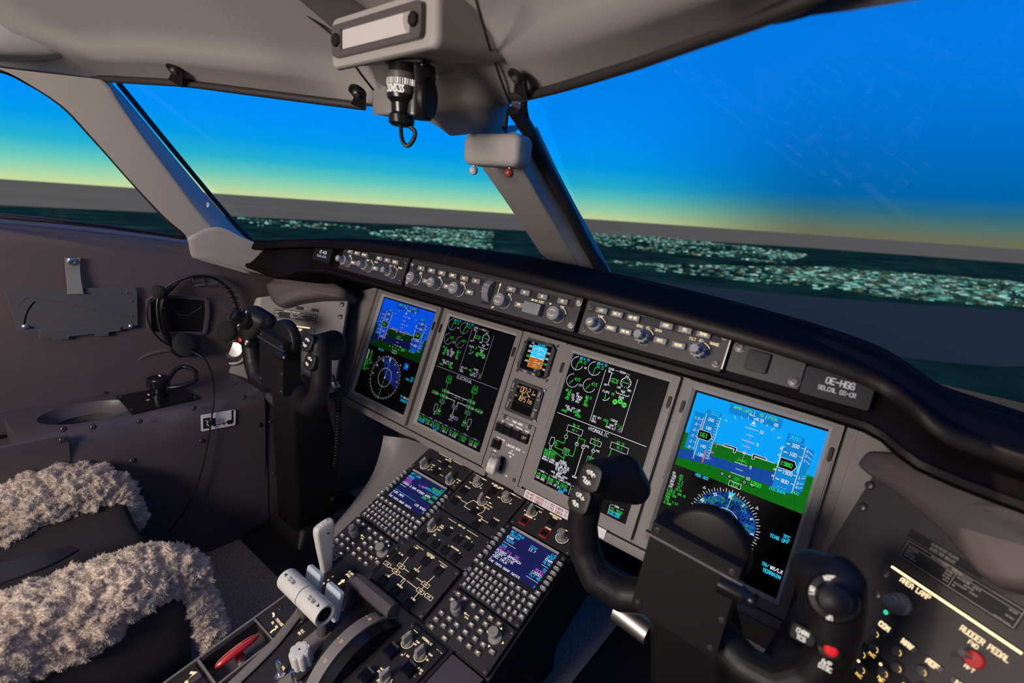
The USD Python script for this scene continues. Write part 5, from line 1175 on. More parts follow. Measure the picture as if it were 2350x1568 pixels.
def keyboard(xc, label, screen):
    t, P = punit('flight_keyboard', label, xc-65.5, xc+65.5, 42, 182, 'keyboard')
    o = lambda x, s: P(x-133.5+xc, s)
    L = Mb(); a, b = o(134, 84)
    mb = Mb(); mb.poly([(a-54, b-39), (a+54, b-39), (a+54, b+39), (a-54, b+39)], 1, 4, [[(a-50, b-35.5), (a+50, b-35.5), (a+50, b+35.5), (a-50, b+35.5)]]); obj('screen_frame', mb, 'unit_dark', t, smooth=False)
    mb = Mb(); mb.box(a-50, b+35.5, 1.5, a+50, b+39.5, 5.5); obj('screen_hood', mb, 'lip', t, smooth=False)
    mb = Mb(); mb.box(a-50.5, b-36, .6, a+50.5, b+36, 1.8); sc = obj('screen', mb, 'px_cdu', t, smooth=False)
    k = Ink()
    for x, y, al, c, tx in screen: k[c].text(tx, a+x, b+y, 4.3, 2.1, .75, al, wd=1.12)
    for c, mb in k.items(): obj(c+'_print', mb, 'px_'+c, sc, smooth=False)
    for i in range(6):
        for x in (73, 195):
            pkey(t, 'ls', *o(x, 60.5+9.8*i), None, L, 'line_key'); q = o(x, 60.5+9.8*i); L.seg((q[0]-2.4, q[1]), (q[0]+2.4, q[1]), .8, 7.2)
    for i, n in enumerate(('MSG', 'IDX', 'FPLN', 'LEGS', 'D-A', 'PERF', 'MFD', 'DSPL', 'TUN')): pkey(t, 'wd', *o(82+13.2*i, 131.2), n, L)
    for x, s, n in ((69.5, 121, 'BRT'), (69.5, 131, 'DIM'), (192.5, 121, 'PRV'), (192.5, 131.5, 'NXT'), (193, 142.5, 'EXEC')): pkey(t, 'wd', *o(x, s), n, L)
    for i, ch in enumerate('ABCDEFGHIJKLMNOPQRSTUVWXYZ'): pkey(t, 'sq', *o(80.5+10.6*(i % 7), 144+10.3*(i//7)), ch, L)
    for i, n in ((26, 'SP'), (27, '/')): pkey(t, 'sq', *o(80.5+10.6*(i % 7), 144+10.3*(i//7)), n, L)
    for i, ch in enumerate(('1', '2', '3', '4', '5', '6', '7', '8', '9', '.', '0', '+-')): pkey(t, 'rd', *o(157+11.6*(i % 3), 143+11.4*(i//3)), ch, L)
    for s, n in ((154, 'DEL'), (165, 'CLR')): pkey(t, 'wd', *o(192.5, s), n, L)
    for s in (149.5, 160): q = o(69.5, s); pkey(t, 'rd', *q, None, L)
    obj('lettering', L, 'legend_white', t, smooth=False)
R_ = (( -48, 31, 'l', 'cyan', 'ACT FPLN'), (48, 31, 'r', 'cyan', '1/2'), (-46, 25, 'l', 'cyan', 'ORIGIN'), (6, 25, 'c', 'cyan', 'DIST'), (48, 25, 'r', 'cyan', 'DEST'), (-48, 19, 'l', 'white', 'EHAM'), (6, 19, 'c', 'white', '13.7'), (48, 19, 'r', 'white', 'EHAM'), (-46, 13, 'l', 'cyan', 'ROUTE'), (48, 13, 'r', 'cyan', 'ALTN'), (-48, 7, 'l', 'white', '--------'), (48, 7, 'r', 'white', '----'), (-46, 1, 'l', 'cyan', 'VIA'), (48, 1, 'r', 'cyan', 'TO'), (-48, -5, 'l', 'mag', 'VECT.ILS  36C'), (48, -5, 'r', 'mag', 'RW36C'),
      (-48, -11, 'l', 'white', 'MISSED APPROACH'), (48, -11, 'r', 'white', '(2000)'), (-48, -17, 'l', 'white', '<COPY ACTIVE'), (48, -17, 'r', 'cyan', 'FLT NO'), (-48, -23, 'l', 'white', '<SEC FPLN'), (48, -23, 'r', 'white', '-------'), (-48, -28, 'l', 'white', '('), (48, -31, 'r', 'cyan', ')'), (-48, -33, 'l', 'white', 'CHK DATA BASE DATES'))
L_ = ((-48, 31, 'l', 'cyan', 'ACT LEGS'), (48, 31, 'r', 'cyan', '1/1'), (48, 25, 'r', 'green', 'SEQUENCE'), (-48, 23, 'l', 'cyan', 'AMG32'), (48, 19, 'r', 'cyan', 'AUTO/INHIBIT'), (-48, 17, 'l', 'mag', 'RW36C'), (-2, 17, 'c', 'mag', '0.0NM'), (-48, 11, 'l', 'mag', '(2000)'), (-48, 5, 'l', 'white', '(2000)'), (4, 5, 'c', 'white', '3.0NM MISSED APPR'), (48, 11, 'r', 'green', '---/ 2000'), (48, -1, 'r', 'green', '250/ 2000'), (-48, -2, 'l', 'white', '-----'), (-48, -16, 'l', 'cyan', '------------------'), (-48, -21, 'l', 'white', '<LEG INFO'), (48, -21, 'r', 'white', 'LEG WIND>'), (-48, -27, 'l', 'white', '('), (48, -27, 'r', 'white', ')'), (-48, -33, 'l', 'white', 'CHK DATA BASE DATES'))
keyboard(-134, 'flight management keyboard whose screen shows ACT LEGS', L_)
keyboard(134, 'flight management keyboard whose screen shows ACT FPLN', R_)
# --- cursor control panels
def cursor(xc, label):
    t, P = punit('cursor_panel', label, xc-65.5, xc+65.5, 185, 260, 'control panel')
    o = lambda x, s: P(x-131.5+xc, s)
    L = Mb()
    keys = [(80.7, 192.5, 'LWR'), (95.9, 192.7, 'ESC'), (79, 205.4, 'UPR'), (114.5, 193, 'STAT'), (133, 193, 'MEM1'), (151, 193, 'CHART'), (168, 193, 'SYS'), (78.6, 230.4, 'ZM+'), (96, 230, 'DSPL'), (112.3, 230.4, 'ENG'), (78.2, 242.5, 'ZM-'), (95.4, 243, 'TFC'), (112.4, 242.6, 'PWR'), (80.5, 255, 'CHK'), (110, 256, 'DATA'), (132.5, 205, 'MEM2'), (150, 204.4, 'CAS'), (131.9, 217.7, 'MEM3'), (150.3, 217, 'ORNT'), (131.6, 231, 'APPR'), (150.4, 230, 'SEC'), (166.5, 229.5, 'DBC'), (184, 229.8, 'FLT'), (131, 242.7, 'PAGE'), (149.7, 243.2, 'ENT'), (167, 243, 'MAP')]
    for x, s, n in keys: pkey(t, 'wd', *o(x, s), n, L)
    a, b = o(97, 214.5); mb = Mb(); mb.lathe(a, b, [(8.5, 1.4), (8.5, 14), (7.5, 15)], 28); k = obj('selector_knob', mb, 'knob', t, smooth=35); mb = Mb(); mb.lathe(a, b, [(6.2, 14), (6.2, 24), (5, 25)], 26, flute=.06, nf=10); obj('inner_knob', mb, 'knob', k, smooth=35)
    L.seg((a+12, b+5), (a+22, b+5), 1, ZL); L.fill([(a+11, b+5), (a+15, b+7.6), (a+15, b+2.4)], ZL); L.text('DATA', a+20, b+1, 2.4, ZL, .5)
    a, b = o(174, 211); mb = Mb(); mb.lathe(a, b, [(11, 1.4), (10.5, 3), (5, 4.5), (4.2, 12), (7, 15), (8.6, 18), (8.2, 20), (5, 20.6), (2, 20)], 30); obj('joystick', mb, 'knob_warm', t, smooth=50)
    for dx, dy in ((15, 0), (-15, 0), (0, 15), (0, -15)): c = np.array([a+dx, b+dy]); d = np.array([dx, dy])/15; n = np.array([-d[1], d[0]]); L.fill([c+d*2.4, c-d*1.2+n*2.4, c-d*1.2-n*2.4], ZL)
    obj('lettering', L, 'legend', t, smooth=False)
cursor(-134, 'cursor panel with small joystick beside the white spoiler lever')
cursor(134, 'cursor panel with small joystick at the copilot-side aft corner of the upper pedestal')
# ================================================================ throttle quadrant, aft of the upper pedestal (mm; x across, y forward-up, z out of it)
QS = .20
QU, QN = np.array([0, math.cos(QS), math.sin(QS)]), np.array([0, -math.sin(QS), math.cos(QS)])
Q0 = S0-SU*.262
def quad(x, t_, off=0.): return (Q0+X_*x*.001-QU*t_*.001+QN*off*.001, X_, QU, QN)
qt = thing('throttle_quadrant', 'dark grey throttle quadrant deck with slots, arrows and lit markings', 'quadrant', quad(0, 0), mm=True)
mb = Mb(); mb.poly([(-158, -330), (134, -330), (134, 3), (-158, 3)], -60, -1, [[(-150, -242), (-95, -242), (-95, -159), (-150, -159)]]); obj('deck', mb, 'unit', qt, smooth=False)
mb = Mb(); mb.box(-152, -244, -58, -93, -157, -24); obj('handle_well', mb, 'console', qt, smooth=False)
mb = Mb(); mb.box(-159, -330, -60, -155.5, 3, 1.5); mb.box(-156, -159, -3, -93, -156.5, 1); mb.box(-156, -245, -3, -93, -241.5, 1); mb.box(-96.5, -245, -3, -93.5, -157, 1); obj('deck_edge', mb, 'panel_grey', qt, smooth=False)
for pts, w in (([(-88, -60), (-88, -330)], 4), ([(-20, -60), (-20, -170)], 3)):
    mb = Mb(); mb.box(pts[0][0]-w/2, pts[1][1], -2, pts[0][0]+w/2, pts[0][1], -.4); obj('lever_slot', mb, 'black', qt, smooth=False)
# raised smooth strip curving past the knob
mb = Mb(); P = spline([(-112, -100, 1), (-100, -128, 2), (-88, -160, 3), (-80, -200, 3), (-74, -250, 3), (-70, -320, 3)], 24); mb.tube(P, [(8, 3)]*24, 12); obj('raised_strip', mb, 'panel_grey', qt, smooth=60)
for x0, x1, t0, t1, m in ((-60, -8, 95, 135, 'panel_grey'), (-58, -8, 140, 160, 'unit'), (-30, 4, 165, 250, 'panel_grey')):
    mb = Mb(); plate(mb, (x0+x1)/2, -(t0+t1)/2, x1-x0, t1-t0, -2, 1.2, 1.5, .6); obj('cover_plate', mb, m, qt)
L = Mb()
L.text('PITCH DISC', -118, -136, 3.4, .2, .8, ang=.0, wd=.8); L.text('PULL & TURN', -120, -143, 3., .2, .7, wd=.7)
for x, t_, a in ((-141, 141, .5), (-106, 150, 2.4)): L.circ(x, -t_, 7, 3, .2, math.degrees(a), math.degrees(a)+80, 8)
L.rect(-110, -123, -104, -117, .2); L.text('IDLE', -74, -122, 3, 1.5, .7); L.text('MAX', -74, -127, 3, 1.5, .7)
L.text('T/O', -6, -112, 3, 1.5, .7); L.text('L ENG', -42, -166, 2.8, 1.5, .6); L.text('FUEL', -42, -171, 2.8, 1.5, .6); L.text('SPOIL', -108, -14, 3.4, .2, .8); L.text('FLIGHT', -108, -8, 3.4, .2, .8); L.fill([(-106, -22), (-101, -28), (-104, -28), (-104, -36), (-108, -36), (-108, -28), (-111, -28)], .2)
for i, n in enumerate(('0', '10', '20')): L.text(n, -128, -32-i*9, 2.6, .2, .6)
for x, t_, n in ((-84, 262, 'OFF'), (-36, 200, 'RUN'), (-132, 268, 'AIL'), (-118, 274, 'TRIM')): L.text(n, x, -t_, 3.2, 1.5, .8)
obj('lettering', L, 'legend', qt, smooth=False)
for x, t_ in ((-142, 122), (-92, 112), (-100, 145), (-86, 245), (-140, 262), (12, 100), (10, 150)): screw(qt, x, -t_, -1, 3)

# throttle levers: two white grips side by side with their pale blue reverser paddles
gc = np.array([-.075, -.459, .637])
def grip(x0, x1, label, endcap):
    t = thing('throttle_lever', label, 'lever', (gc, X_, Y_, Z_))
    mb = Mb(); mb.lathe(0, 0, [(.0135, x0+.0008), (.0165, x0+.0003), (.0172, x0+.0022), (.0172, x1-.0022), (.0165, x1-.0003), (.0135, x1-.0008), (.012, x1-.003 if endcap else x1-.0008)] if endcap > 0 else [(.0165, x0+.0003), (.0172, x0+.0022), (.0172, x1-.0015), (.0165, x1-.0003)], 44)
    mb.xf((0, 0, 0), Y_, Z_, X_); obj('grip', mb, 'white', t, smooth=35)
    if endcap > 0:
        mb = Mb(); mb.lathe(0, 0, [(.0125, x1-.003), (.0125, x1-.0022), (.008, x1-.004), (.0075, x1-.009), (.002, x1-.0095)], 30); mb.xf((0, 0, 0), Y_, Z_, X_); obj('end_button', mb, 'steel_dull', t, smooth=35)
        mb = Mb(); mb.lathe(0, 0, [(.0058, x1-.006), (.0055, x1-.0022), (.003, x1-.0018)], 20); mb.xf((0, 0, 0), Y_, Z_, X_); obj('end_plug', mb, 'black', t, smooth=35)
    xm = (x0+x1)/2
    mb = Mb(); mb.tube(curve([(xm, .004, -.012), (xm, .012, -.035), (xm, .010, -.070)], 10), [(.010, .007)]*10, 10); obj('lever_arm', mb, 'lever_dark', t, smooth=60)
    tb = Mb(); s = 1 if endcap > 0 else -1
    tb.text('TO/GA', 0, 0, .0052, 0, .0009, wd=.95); d = .017*s
    tb.fill([(d+.004*s, 0), (d-.002*s, .003), (d-.002*s, -.003)])
    v, f = tb.arr(); a = np.radians(112)-v[:, 1]/.0174
    obj('lettering', (np.stack([xm+v[:, 0], .0174*np.cos(a), .0174*np.sin(a)], 1), f), 'print_black', t, smooth=False)
    fr = (gc+np.array([xm, .030, -.012]), X_, np.array([0, .20, .98]), np.array([0, -.98, .20]))
    p = thing('reverser_paddle', 'pale blue reverser paddle behind the '+('end-button' if endcap > 0 else 'plain')+' throttle grip', 'lever', fr)
    mb = Mb(); mb.rr(0, 0, .0375, .050, .004, [(.001, -.004), (0, -.003), (0, .003), (.001, .0042)], 4); obj('paddle', mb, 'pale_blue', p, smooth=35)
    mb = Mb(); mb.tube([(0, -.02, 0), (0, -.05, .004), (0, -.072, .006)], .005, 8); obj('paddle_arm', mb, 'steel_dull', p, smooth=60)
grip(-.0545, -.0005, 'white throttle grip lettered TO/GA on the captain half of the pair', 0)
grip(.0005, .0545, 'white throttle grip lettered TO/GA with a round steel end button', 1)

# white spoiler lever
t = thing('spoiler_lever', 'tall white flat lever standing at the captain-side edge of the quadrant', 'lever', quad(-152, 29))
rows = []
for z, w, d in ((-.004, .012, .020), (.01, .013, .022), (.05, .0145, .031), (.085, .0155, .037), (.094, .014, .035), (.098, .009, .028)):
    ring = []
    for k, (sx, sy) in enumerate(((1, 1), (-1, 1), (-1, -1), (1, -1))):
        for a in np.linspace(0, math.pi/2, 5):
            r = .005; ring.append((sx*(w/2-r)+r*math.cos(a+k*math.pi/2), sy*(d/2-r)+r*math.sin(a+k*math.pi/2)+z*.12, z))
    rows.append(ring)
obj('lever_blade', Mb().rings(rows), 'white', t, smooth=50)
mb = Mb(); mb.rr(0, .012, .009, .016, .004, [(0, .094), (0, .0985), (.001, .0995)], 5); obj('thumb_button', mb, 'white', t)
mb = Mb(); mb.lathe(0, 0, [(.0015, 0), (.0015, .0012)], 10); mb.xf((.0075, .012, .078), (0, 1, 0), (0, 0, 1), (1, 0, 0)); obj('pin_hole', mb, 'black', t)
# flap lever: dark bar handle on an arm, over a curved quadrant
t = thing('flap_lever', 'dark grey horizontal bar lever between throttles and electrical panel', 'lever')
mb = Mb(); mb.lathe(0, 0, [(.0105, -.050), (.0125, -.047), (.0125, .040), (.0110, .043), (.004, .0435)], 10); mb.xf((-.005, -.381, .632), Y_, Z_, X_); obj('bar', mb, 'lever_dark', t, smooth=30)
mb = Mb(); mb.tube(curve([(-.052, -.381, .634), (-.060, -.383, .625), (-.062, -.386, .604), (-.06, -.395, .578)], 12), [(.012, .010)]*12, 10); obj('arm', mb, 'lever_dark', t, smooth=60)
mb = Mb(); mb.rr(-.012, -.380, .055, .012, .003, [(0, .606), (0, .624)], 3); obj('web', mb, 'black', t)
qh = thing('flap_quadrant', 'dark curved flap quadrant with lit detent marks beside the hydraulic panel', 'quadrant', quad(0, 0), mm=True)
a = np.radians(np.linspace(152, 28, 30))
for x0, x1, r, m, nm in ((2, 22, 96, 'panel_grey', 'arc_cover'), (22, 41, 92, 'gloss_black', 'arc_guard'), (-24, 2, 80, 'unit_dark', 'inner_drum')):
    mb = Mb(); ring = [(r*math.cos(q)-88, r*math.sin(q)-62) for q in a]
    ring += [(ring[-1][0], -14), (ring[0][0], -14)]
    mb.rings([[(x, y, z) for y, z in ring] for x in (x0, x1)]); obj(nm, mb, m, qh, smooth=25)
L = Mb()
for q, n in ((150, '45'), (118, '30'), (100, '20'), (70, '10'), (52, '0')):
    tb = Mb().text(n, 12, 0, 4.2, 0, .9, wd=.9); tb.seg((3, 0), (6, 0), 1, 0); v, f = tb.arr(); aa = math.radians(180-q)+v[:, 1]/96.6*-1+0
    L.add(np.stack([v[:, 0], 96.6*np.cos(math.pi-aa)-88, 96.6*np.sin(aa)-62], 1), f)
obj('lettering', L, 'legend_dim', qh, smooth=False)
# hydraulic panel
t = thing('hydraulic_panel', 'hydraulic panel with three ringed selectors and guarded switches beside the flap quadrant', 'control panel', quad(88, 70, 2), mm=True)
mb = Mb(); plate(mb, 2, 0, 76, 128, -6, 1.5, 1.5, .6); obj('face_plate', mb, 'unit', t)
P = lambda x, s: (x-88, 70-s); L = Mb()
for x, s in ((72, 34), (103, 36), (90, 90)): selector(t, *P(x, s), L, -.1, 8.2)
for x, s in ((66, 60), (108, 62), (68, 106)): guarded(t, *P(x, s), 16); aa, bb = P(x, s); L.text('B1', aa+15, bb+8, 2.6, ZL, .5)
aa, bb = P(94, 14); L.text('HYDRAULIC', aa, bb, 3.2, ZL, .65); hline(L, aa-30, aa-21, bb); hline(L, aa+21, aa+32, bb)
for x, s, n in ((84, 24, 'PUMP'), (84, 29, 'OFF'), (114, 26, 'PUMP'), (116, 34, 'ON'), (87, 48, 'L SOV'), (119, 50, 'R SOV'), (74, 84, 'AUX'), (74, 89, 'OFF')): L.text(n, *P(x, s), 2.6, ZL, .55)
obj('lettering', L, 'legend', t, smooth=False)
for x, s in ((56, 10), (120, 12), (56, 128), (120, 60)): screw(t, *P(x, s), 1.6, 3)
# aft slope beside it
mb = Mb(); mb.box(128, -330, -60, 196, -1, -4); obj('side_deck', mb, 'console', qt, smooth=False)

# red pitch disconnect handle in its well
t = thing('red_handle', 'red curved pull handle on a chrome stem in its dark well', 'handle', quad(-122, 200), mm=True)
n = 28; u = np.linspace(-1, 1, n)
path = np.stack([2.5*(1-u*u)-1, u*33, 6-9*u*u*.55-1], 1)
mb = Mb(); mb.tube(path, [(max(.9, 7.5*math.sqrt(max(0, 1-abs(q)**2.6))), max(.9, 5.5*math.sqrt(max(0, 1-abs(q)**3)))) for q in u], 16); hd = obj('grip', mb, 'red', t, smooth=70)
mb = Mb()
for s in (-1, 1): mb.pl([(x+s*2.4*math.sqrt(max(0, 1-q**4)), y) for (x, y, z), q in zip(path[1:-1], u[1:-1])], .9, 0)
mb.text('PITCH DISC', 0, 0, 3, 0, .5, ang=math.pi/2, wd=.8)
v, f = mb.arr(); v = v.copy(); v[:, 2] = np.interp(v[:, 1], path[:, 1], path[:, 2]+np.array([max(.9, 5.5*math.sqrt(max(0, 1-abs(q)**3))) for q in u]))+.35; obj('lettering', (v, f), 'red_print', hd, smooth=False)
mb = Mb(); mb.lathe(0, 0, [(7, -12), (6, -4), (6.5, 2)], 20); obj('neck', mb, 'red', t)
mb = Mb(); mb.lathe(0, 0, [(7, -24), (7, -19), (5, -18), (5, -11)], 20); obj('stem', mb, 'steel', t)
# white lobed trim knob
t = thing('trim_knob', 'white lobed knob with flat round top standing on the quadrant', 'knob', quad(-27, 149), mm=True)
mb = Mb(); mb.lathe(0, 0, [(15.5, 0), (15.5, 26), (14.8, 28.5), (13.4, 30)], 64, flute=.16, nf=8); obj('knob_body', mb, 'white', t, smooth=40)
mb = Mb(); mb.lathe(0, 0, [(10.5, 29.6), (10.5, 30.5), (10, 30.8), (1.2, 30.8)], 40); obj('top_disc', mb, 'print_white', t, smooth=30)
mb = Mb(); mb.dot(0, 0, 1.5, 31.0, 14); obj('centre_hole', mb, 'black', t, smooth=False)
mb = Mb(); plate(mb, 0, -2, 40, 34, -1, 2.5, 1.5, .6); obj('base_plate', mb, 'unit', t)
# toggle switches
for x, s, lab in ((-36, 180, 'chrome toggle switch just aft of the white lobed knob'), (-7, 176, 'chrome toggle switch at the bottom edge beside the flap quadrant')):
    t = thing('toggle_switch', lab, 'switch', quad(x, s), mm=True)
    mb = Mb(); mb.lathe(0, 0, [(8, 0), (8, 2.5), (6.2, 4.5), (5, 5)], 6); obj('hex_nut', mb, 'steel', t, smooth=False)
    mb = Mb(); mb.tube([(0, 0, 3), (0, .8, 12), (0, 1.6, 20), (0, 2.2, 26), (0, 2.4, 29)], [2.3, 2.6, 3.2, 4, 2.6], 14); obj('bat', mb, 'steel', t, smooth=60)
# small console unit at the very aft edge
t = thing('trim_panel', 'small lit panel with steel bracket at the aft captain-side edge of the quadrant', 'panel', quad(-128, 276), mm=True)
mb = Mb(); plate(mb, 0, 0, 50, 54, -1, 1.5, 1.5, .5); obj('face_plate', mb, 'unit', t)
L = Mb(); L.pl([(-14, 18), (-8, 22), (-4, 8), (4, 0), (8, -14)], 4, 1.8); L.text('TRIM', 14, 8, 4, 1.8, 1.1, ang=-.6); obj('lettering', L, 'legend', t, smooth=False)
mb = Mb(); plate(mb, 2, 18, 12, 16, 1, 6, 2, 1); obj('rocker', mb, 'lever_dark', t)
# ================================================================ control yokes and columns
def hull(spheres, n=24):
    return m3.Manifold.batch_hull([m3.Manifold.sphere(r, n).translate(list(map(float, p))) for p, r in spheres])
def chain(pts):
    out = m3.Manifold()
    for a, b in zip(pts, pts[1:]): out = out+hull([a, b])
    return out
def smooth_solid(m, size=.004, it=12):
    m = m.refine_to_length(size); k = m.to_mesh(); t = trimesh.Trimesh(k.vert_properties[:, :3], k.tri_verts)
    trimesh.smoothing.filter_taubin(t, iterations=it); return Mb().add(t.vertices, t.faces)
def yoke(o, s, label, lit):
    """s = +1: the hat switch sits on the +x horn; -1: mirrored."""
    t = thing('control_yoke', label, 'yoke', (np.array(o), X_, Y_, Z_))
    M = lambda p: (s*p[0], p[1], p[2])
    # horns: one continuous moulding, wide at the bottom
    for e in (-1, 1):
        P = [((.0, .022, -.050), .020), ((.034*e, .014, -.058), .021), ((.072*e, .004, -.071), .0205), ((.105*e, -.002, -.064), .020), ((.128*e, .0, -.038), .0195), ((.137*e, .0, -.004), .019), ((.136*e, .0, .034), .0195), ((.130*e, .0, .062), .021)]
        if e < 0: P2 = [((-.128, .0, .066), .022), ((-.112, .040, .062), .025), ((-.100, .054, .042), .021)]     # rocker horn: the head leans forward and inboard
        else: P2 = [((.124, .004, .070), .021), ((.104, .020, .058), .020)]
        m = chain([(M(p), r) for p, r in P])+hull([(M(p), r) for p, r in [P[-1]]+P2])
        if e > 0: m = m+hull([(M(p), r) for p, r in [((.132, -.004, .020), .021), ((.126, 0, .066), .024), ((.106, .010, .060), .018)]])
        obj('horn', smooth_solid(m), 'black_soft', t, smooth=True)
    # rockers on the inboard head
    for z, x, n1_, n2_ in ((.070, -.126, 'SYNC', 'PUSH'), (.036, -.135, 'CALM', 'RUN')):
        nrm = np.array([-.12*s, -.93, .34]); nrm /= np.linalg.norm(nrm); Xr = np.cross([0, .34, .93], nrm)*1.0; Xr /= np.linalg.norm(Xr); Yr = np.cross(nrm, Xr)
        c = np.array(M((x, -.0205, z+.004)))
        mb = Mb(); mb.rr(0, 0, .030, .033, .010, [(.0, -.012), (0, .001), (.0012, .003), (.004, .0038)], 6); mb.xf(c, Xr, Yr, nrm); b = obj('switch_pod', mb, 'lever_dark' if 0 else 'black_soft', t, smooth=40)
        mb = Mb(); mb.lathe(0, 0, [(.0092, .0034), (.0092, .0044), (.007, .0046), (.003, .0046), (.0028, .0066), (.001, .007)], 24); mb.xf(c, Xr, Yr, nrm); obj('rocker', mb, 'black', b)
        L = Mb()
        for tx, a0 in ((n1_, 78), (n2_, 250)):
            tb = Mb().text(tx, 0, 0, .0042, .0049, .001); v, f = tb.arr()
            sgn = -1 if a0 < 180 else 1; aa = math.radians(a0)+sgn*v[:, 0]/.0062; rr_ = .0062-sgn*v[:, 1]
            L.add(np.stack([rr_*np.cos(aa), rr_*np.sin(aa), v[:, 2]], 1), f)
        L.xf(c, Xr, Yr, nrm); obj('lettering', L, 'legend_white', b, smooth=False)
    # hat switch and red button on the outboard head
    nrm = np.array([.05*s, -.88, .47]); nrm /= np.linalg.norm(nrm); Xr = np.cross([0, .47, .88], nrm); Xr /= np.linalg.norm(Xr); Yr = np.cross(nrm, Xr)
    c = np.array(M((.124, -.020, .064)))
    mb = Mb(); mb.lathe(0, 0, [(.021, -.012), (.021, .001), (.019, .004), (.014, .005), (.0125, .012), (.0135, .018), (.012, .024), (.006, .027), (.001, .0272)], 32); mb.xf(c, Xr, Yr, nrm); h = obj('hat_switch', mb, 'black', t, smooth=40)
    L = Mb()
    for tx, a0 in (('NOSE DOWN', 95), ('LWD', 185), ('UP', 275)):
        tb = Mb().text(tx, 0, 0, .0036, .0046, .0008, wd=.85); v, f = tb.arr(); aa = math.radians(a0)-v[:, 0]/.0166; rr_ = .0166+v[:, 1]
        L.add(np.stack([rr_*np.cos(aa), rr_*np.sin(aa), v[:, 2]+.0008], 1), f)
    L.xf(c, Xr, Yr, nrm); obj('lettering', L, 'legend_white', h, smooth=False)
    c2 = np.array(M((.134, -.019, .014)))
    mb = Mb(); mb.lathe(0, 0, [(.010, -.004), (.010, .002), (.008, .003)], 24); mb.xf(c2, Xr, Yr, nrm); b = obj('button_ring', mb, 'black', t)
    mb = Mb(); mb.lathe(0, 0, [(.0058, .002), (.0058, .006), (.004, .0078), (.001, .008)], 24); mb.xf(c2, Xr, Yr, nrm); obj('red_button', mb, 'red_lit', b)
    L = Mb(); L.text('A/P', -.0, -.0125, .0036, .001, .0008); L.text('DISC', .0, -.0170, .0036, .001, .0008); L.text('CHRN', -.0235*s, .002, .0036, .0017, .0008); L.text('TCS', -.0235*s, -.0035, .0036, .0017, .0008); mb = Mb(); mb.rr(-.0225*s, 0, .022, .015, .004, [(0, -.014), (0, 0), (.001, .0012)], 4); mb.xf(c2, Xr, Yr, nrm); obj('switch_pad', mb, 'black_soft', t, smooth=40); L.xf(c2+nrm*.001, Xr, Yr, nrm); obj('lettering', L, 'legend_white', t, smooth=False)
    # hub box with its lid edge, clip disc above and screws
    fr = [(-.052, -.054), (.050, -.058), (.052, .054), (-.046, .060)]
    mb = Mb(); mb.poly([(x*.94, z) for x, z in fr], 0, .036); mb.xf((0, .010, 0), X_, Z_, -Y_); obj('hub_box', mb, 'black_soft', t, smooth=False)
    mb = Mb(); mb.poly([(-.050, .044), (.054, .038), (.054, .0405), (-.049, .0465)], .034, .039); mb.xf((0, .010, 0), X_, Z_, -Y_); obj('lid_edge', mb, 'steel_dull', t, smooth=False)
    mb = Mb(); mb.lathe(0, 0, [(.042, -.016), (.044, -.010), (.043, .0), (.038, .004), (.012, .006), (.002, .0062)], 44); mb.xf((.010, -.006, .046), X_, Z_, -Y_); obj('clip_disc', mb, 'black', t, smooth=50)
    mb = Mb(); mb.lathe(0, 0, [(.009, -.02), (.009, .002), (.007, .006), (.0065, .010), (.008, .013), (.006, .016)], 24); mb.xf((.054, -.030, .030), np.array([0, 1., 0]), Z_, np.array([1., 0, 0])); obj('side_knob', mb, 'gloss_black', t, smooth=40)
    for x, z in ((-.045, -.044), (.044, -.048), (-.040, .052), (.046, .046), (.048, -.01)): stud(t, np.array((x*.92, -.0265, z)), -Y_, .0026, 'screw' if z > -.05 else 'steel', 'screw')
    mb = Mb(); mb.tube([(-.078, .016, -.106), (-.032, .012, -.108)], .0145, 20); obj('steel_sleeve', mb, 'steel_dull', t, smooth=60)
    return t
mat('red_lit', (.62, .01, .012), .3, emit=.25, ecol=(1, .02, .02))
yoke((.424, -.300, .880), 1, 'big out-of-focus black control yoke in front of the bright flight display', True)
yk2 = yoke((-.430, -.300, .892), -1, 'black control yoke on its tall column by the captain-side wall', False)
def column(s, label):
    t = thing('control_column', label, 'control column')
    def ringz(z, cx, cy, w, d):
        out = []
        for k, (sx, sy) in enumerate(((1, 1), (-1, 1), (-1, -1), (1, -1))):
            for a in np.linspace(0, math.pi/2, 4): out.append((cx+sx*(w/2-.012)+.012*math.cos(a+k*math.pi/2), cy+sy*(d/2-.012)+.012*math.sin(a+k*math.pi/2), z))
        return out
    mb = Mb(); mb.rings([ringz(z, s*cx, cy, w, d) for z, cx, cy, w, d in ((FLOOR-.01, .498, -.20, .100, .112), (.55, .480, -.215, .098, .108), (.70, .452, -.240, .094, .104), (.80, .434, -.262, .088, .084), (.84, .430, -.268, .07, .07))]); obj('column_post', mb, 'black', t, smooth=40)
    mb = Mb(); mb.rings([ringz(FLOOR+z, s*.492, -.19, w, d) for z, w, d in ((-.005, .30, .30), (.004, .30, .30), (.012, .25, .25), (.016, .16, .17), (.045, .125, .135), (.05, .11, .12))]); obj('floor_boot', mb, 'leather', t, smooth=40)
    for z, y in ((.52, -.18), (.64, -.2), (.74, -.22)): stud(t, np.array([s*.48+.052, y, z]), X_, .004)
    return t
column(-1, 'tall square black control column standing in its floor boot on the captain side')
column(1, 'black control column under the near yoke, mostly hidden')

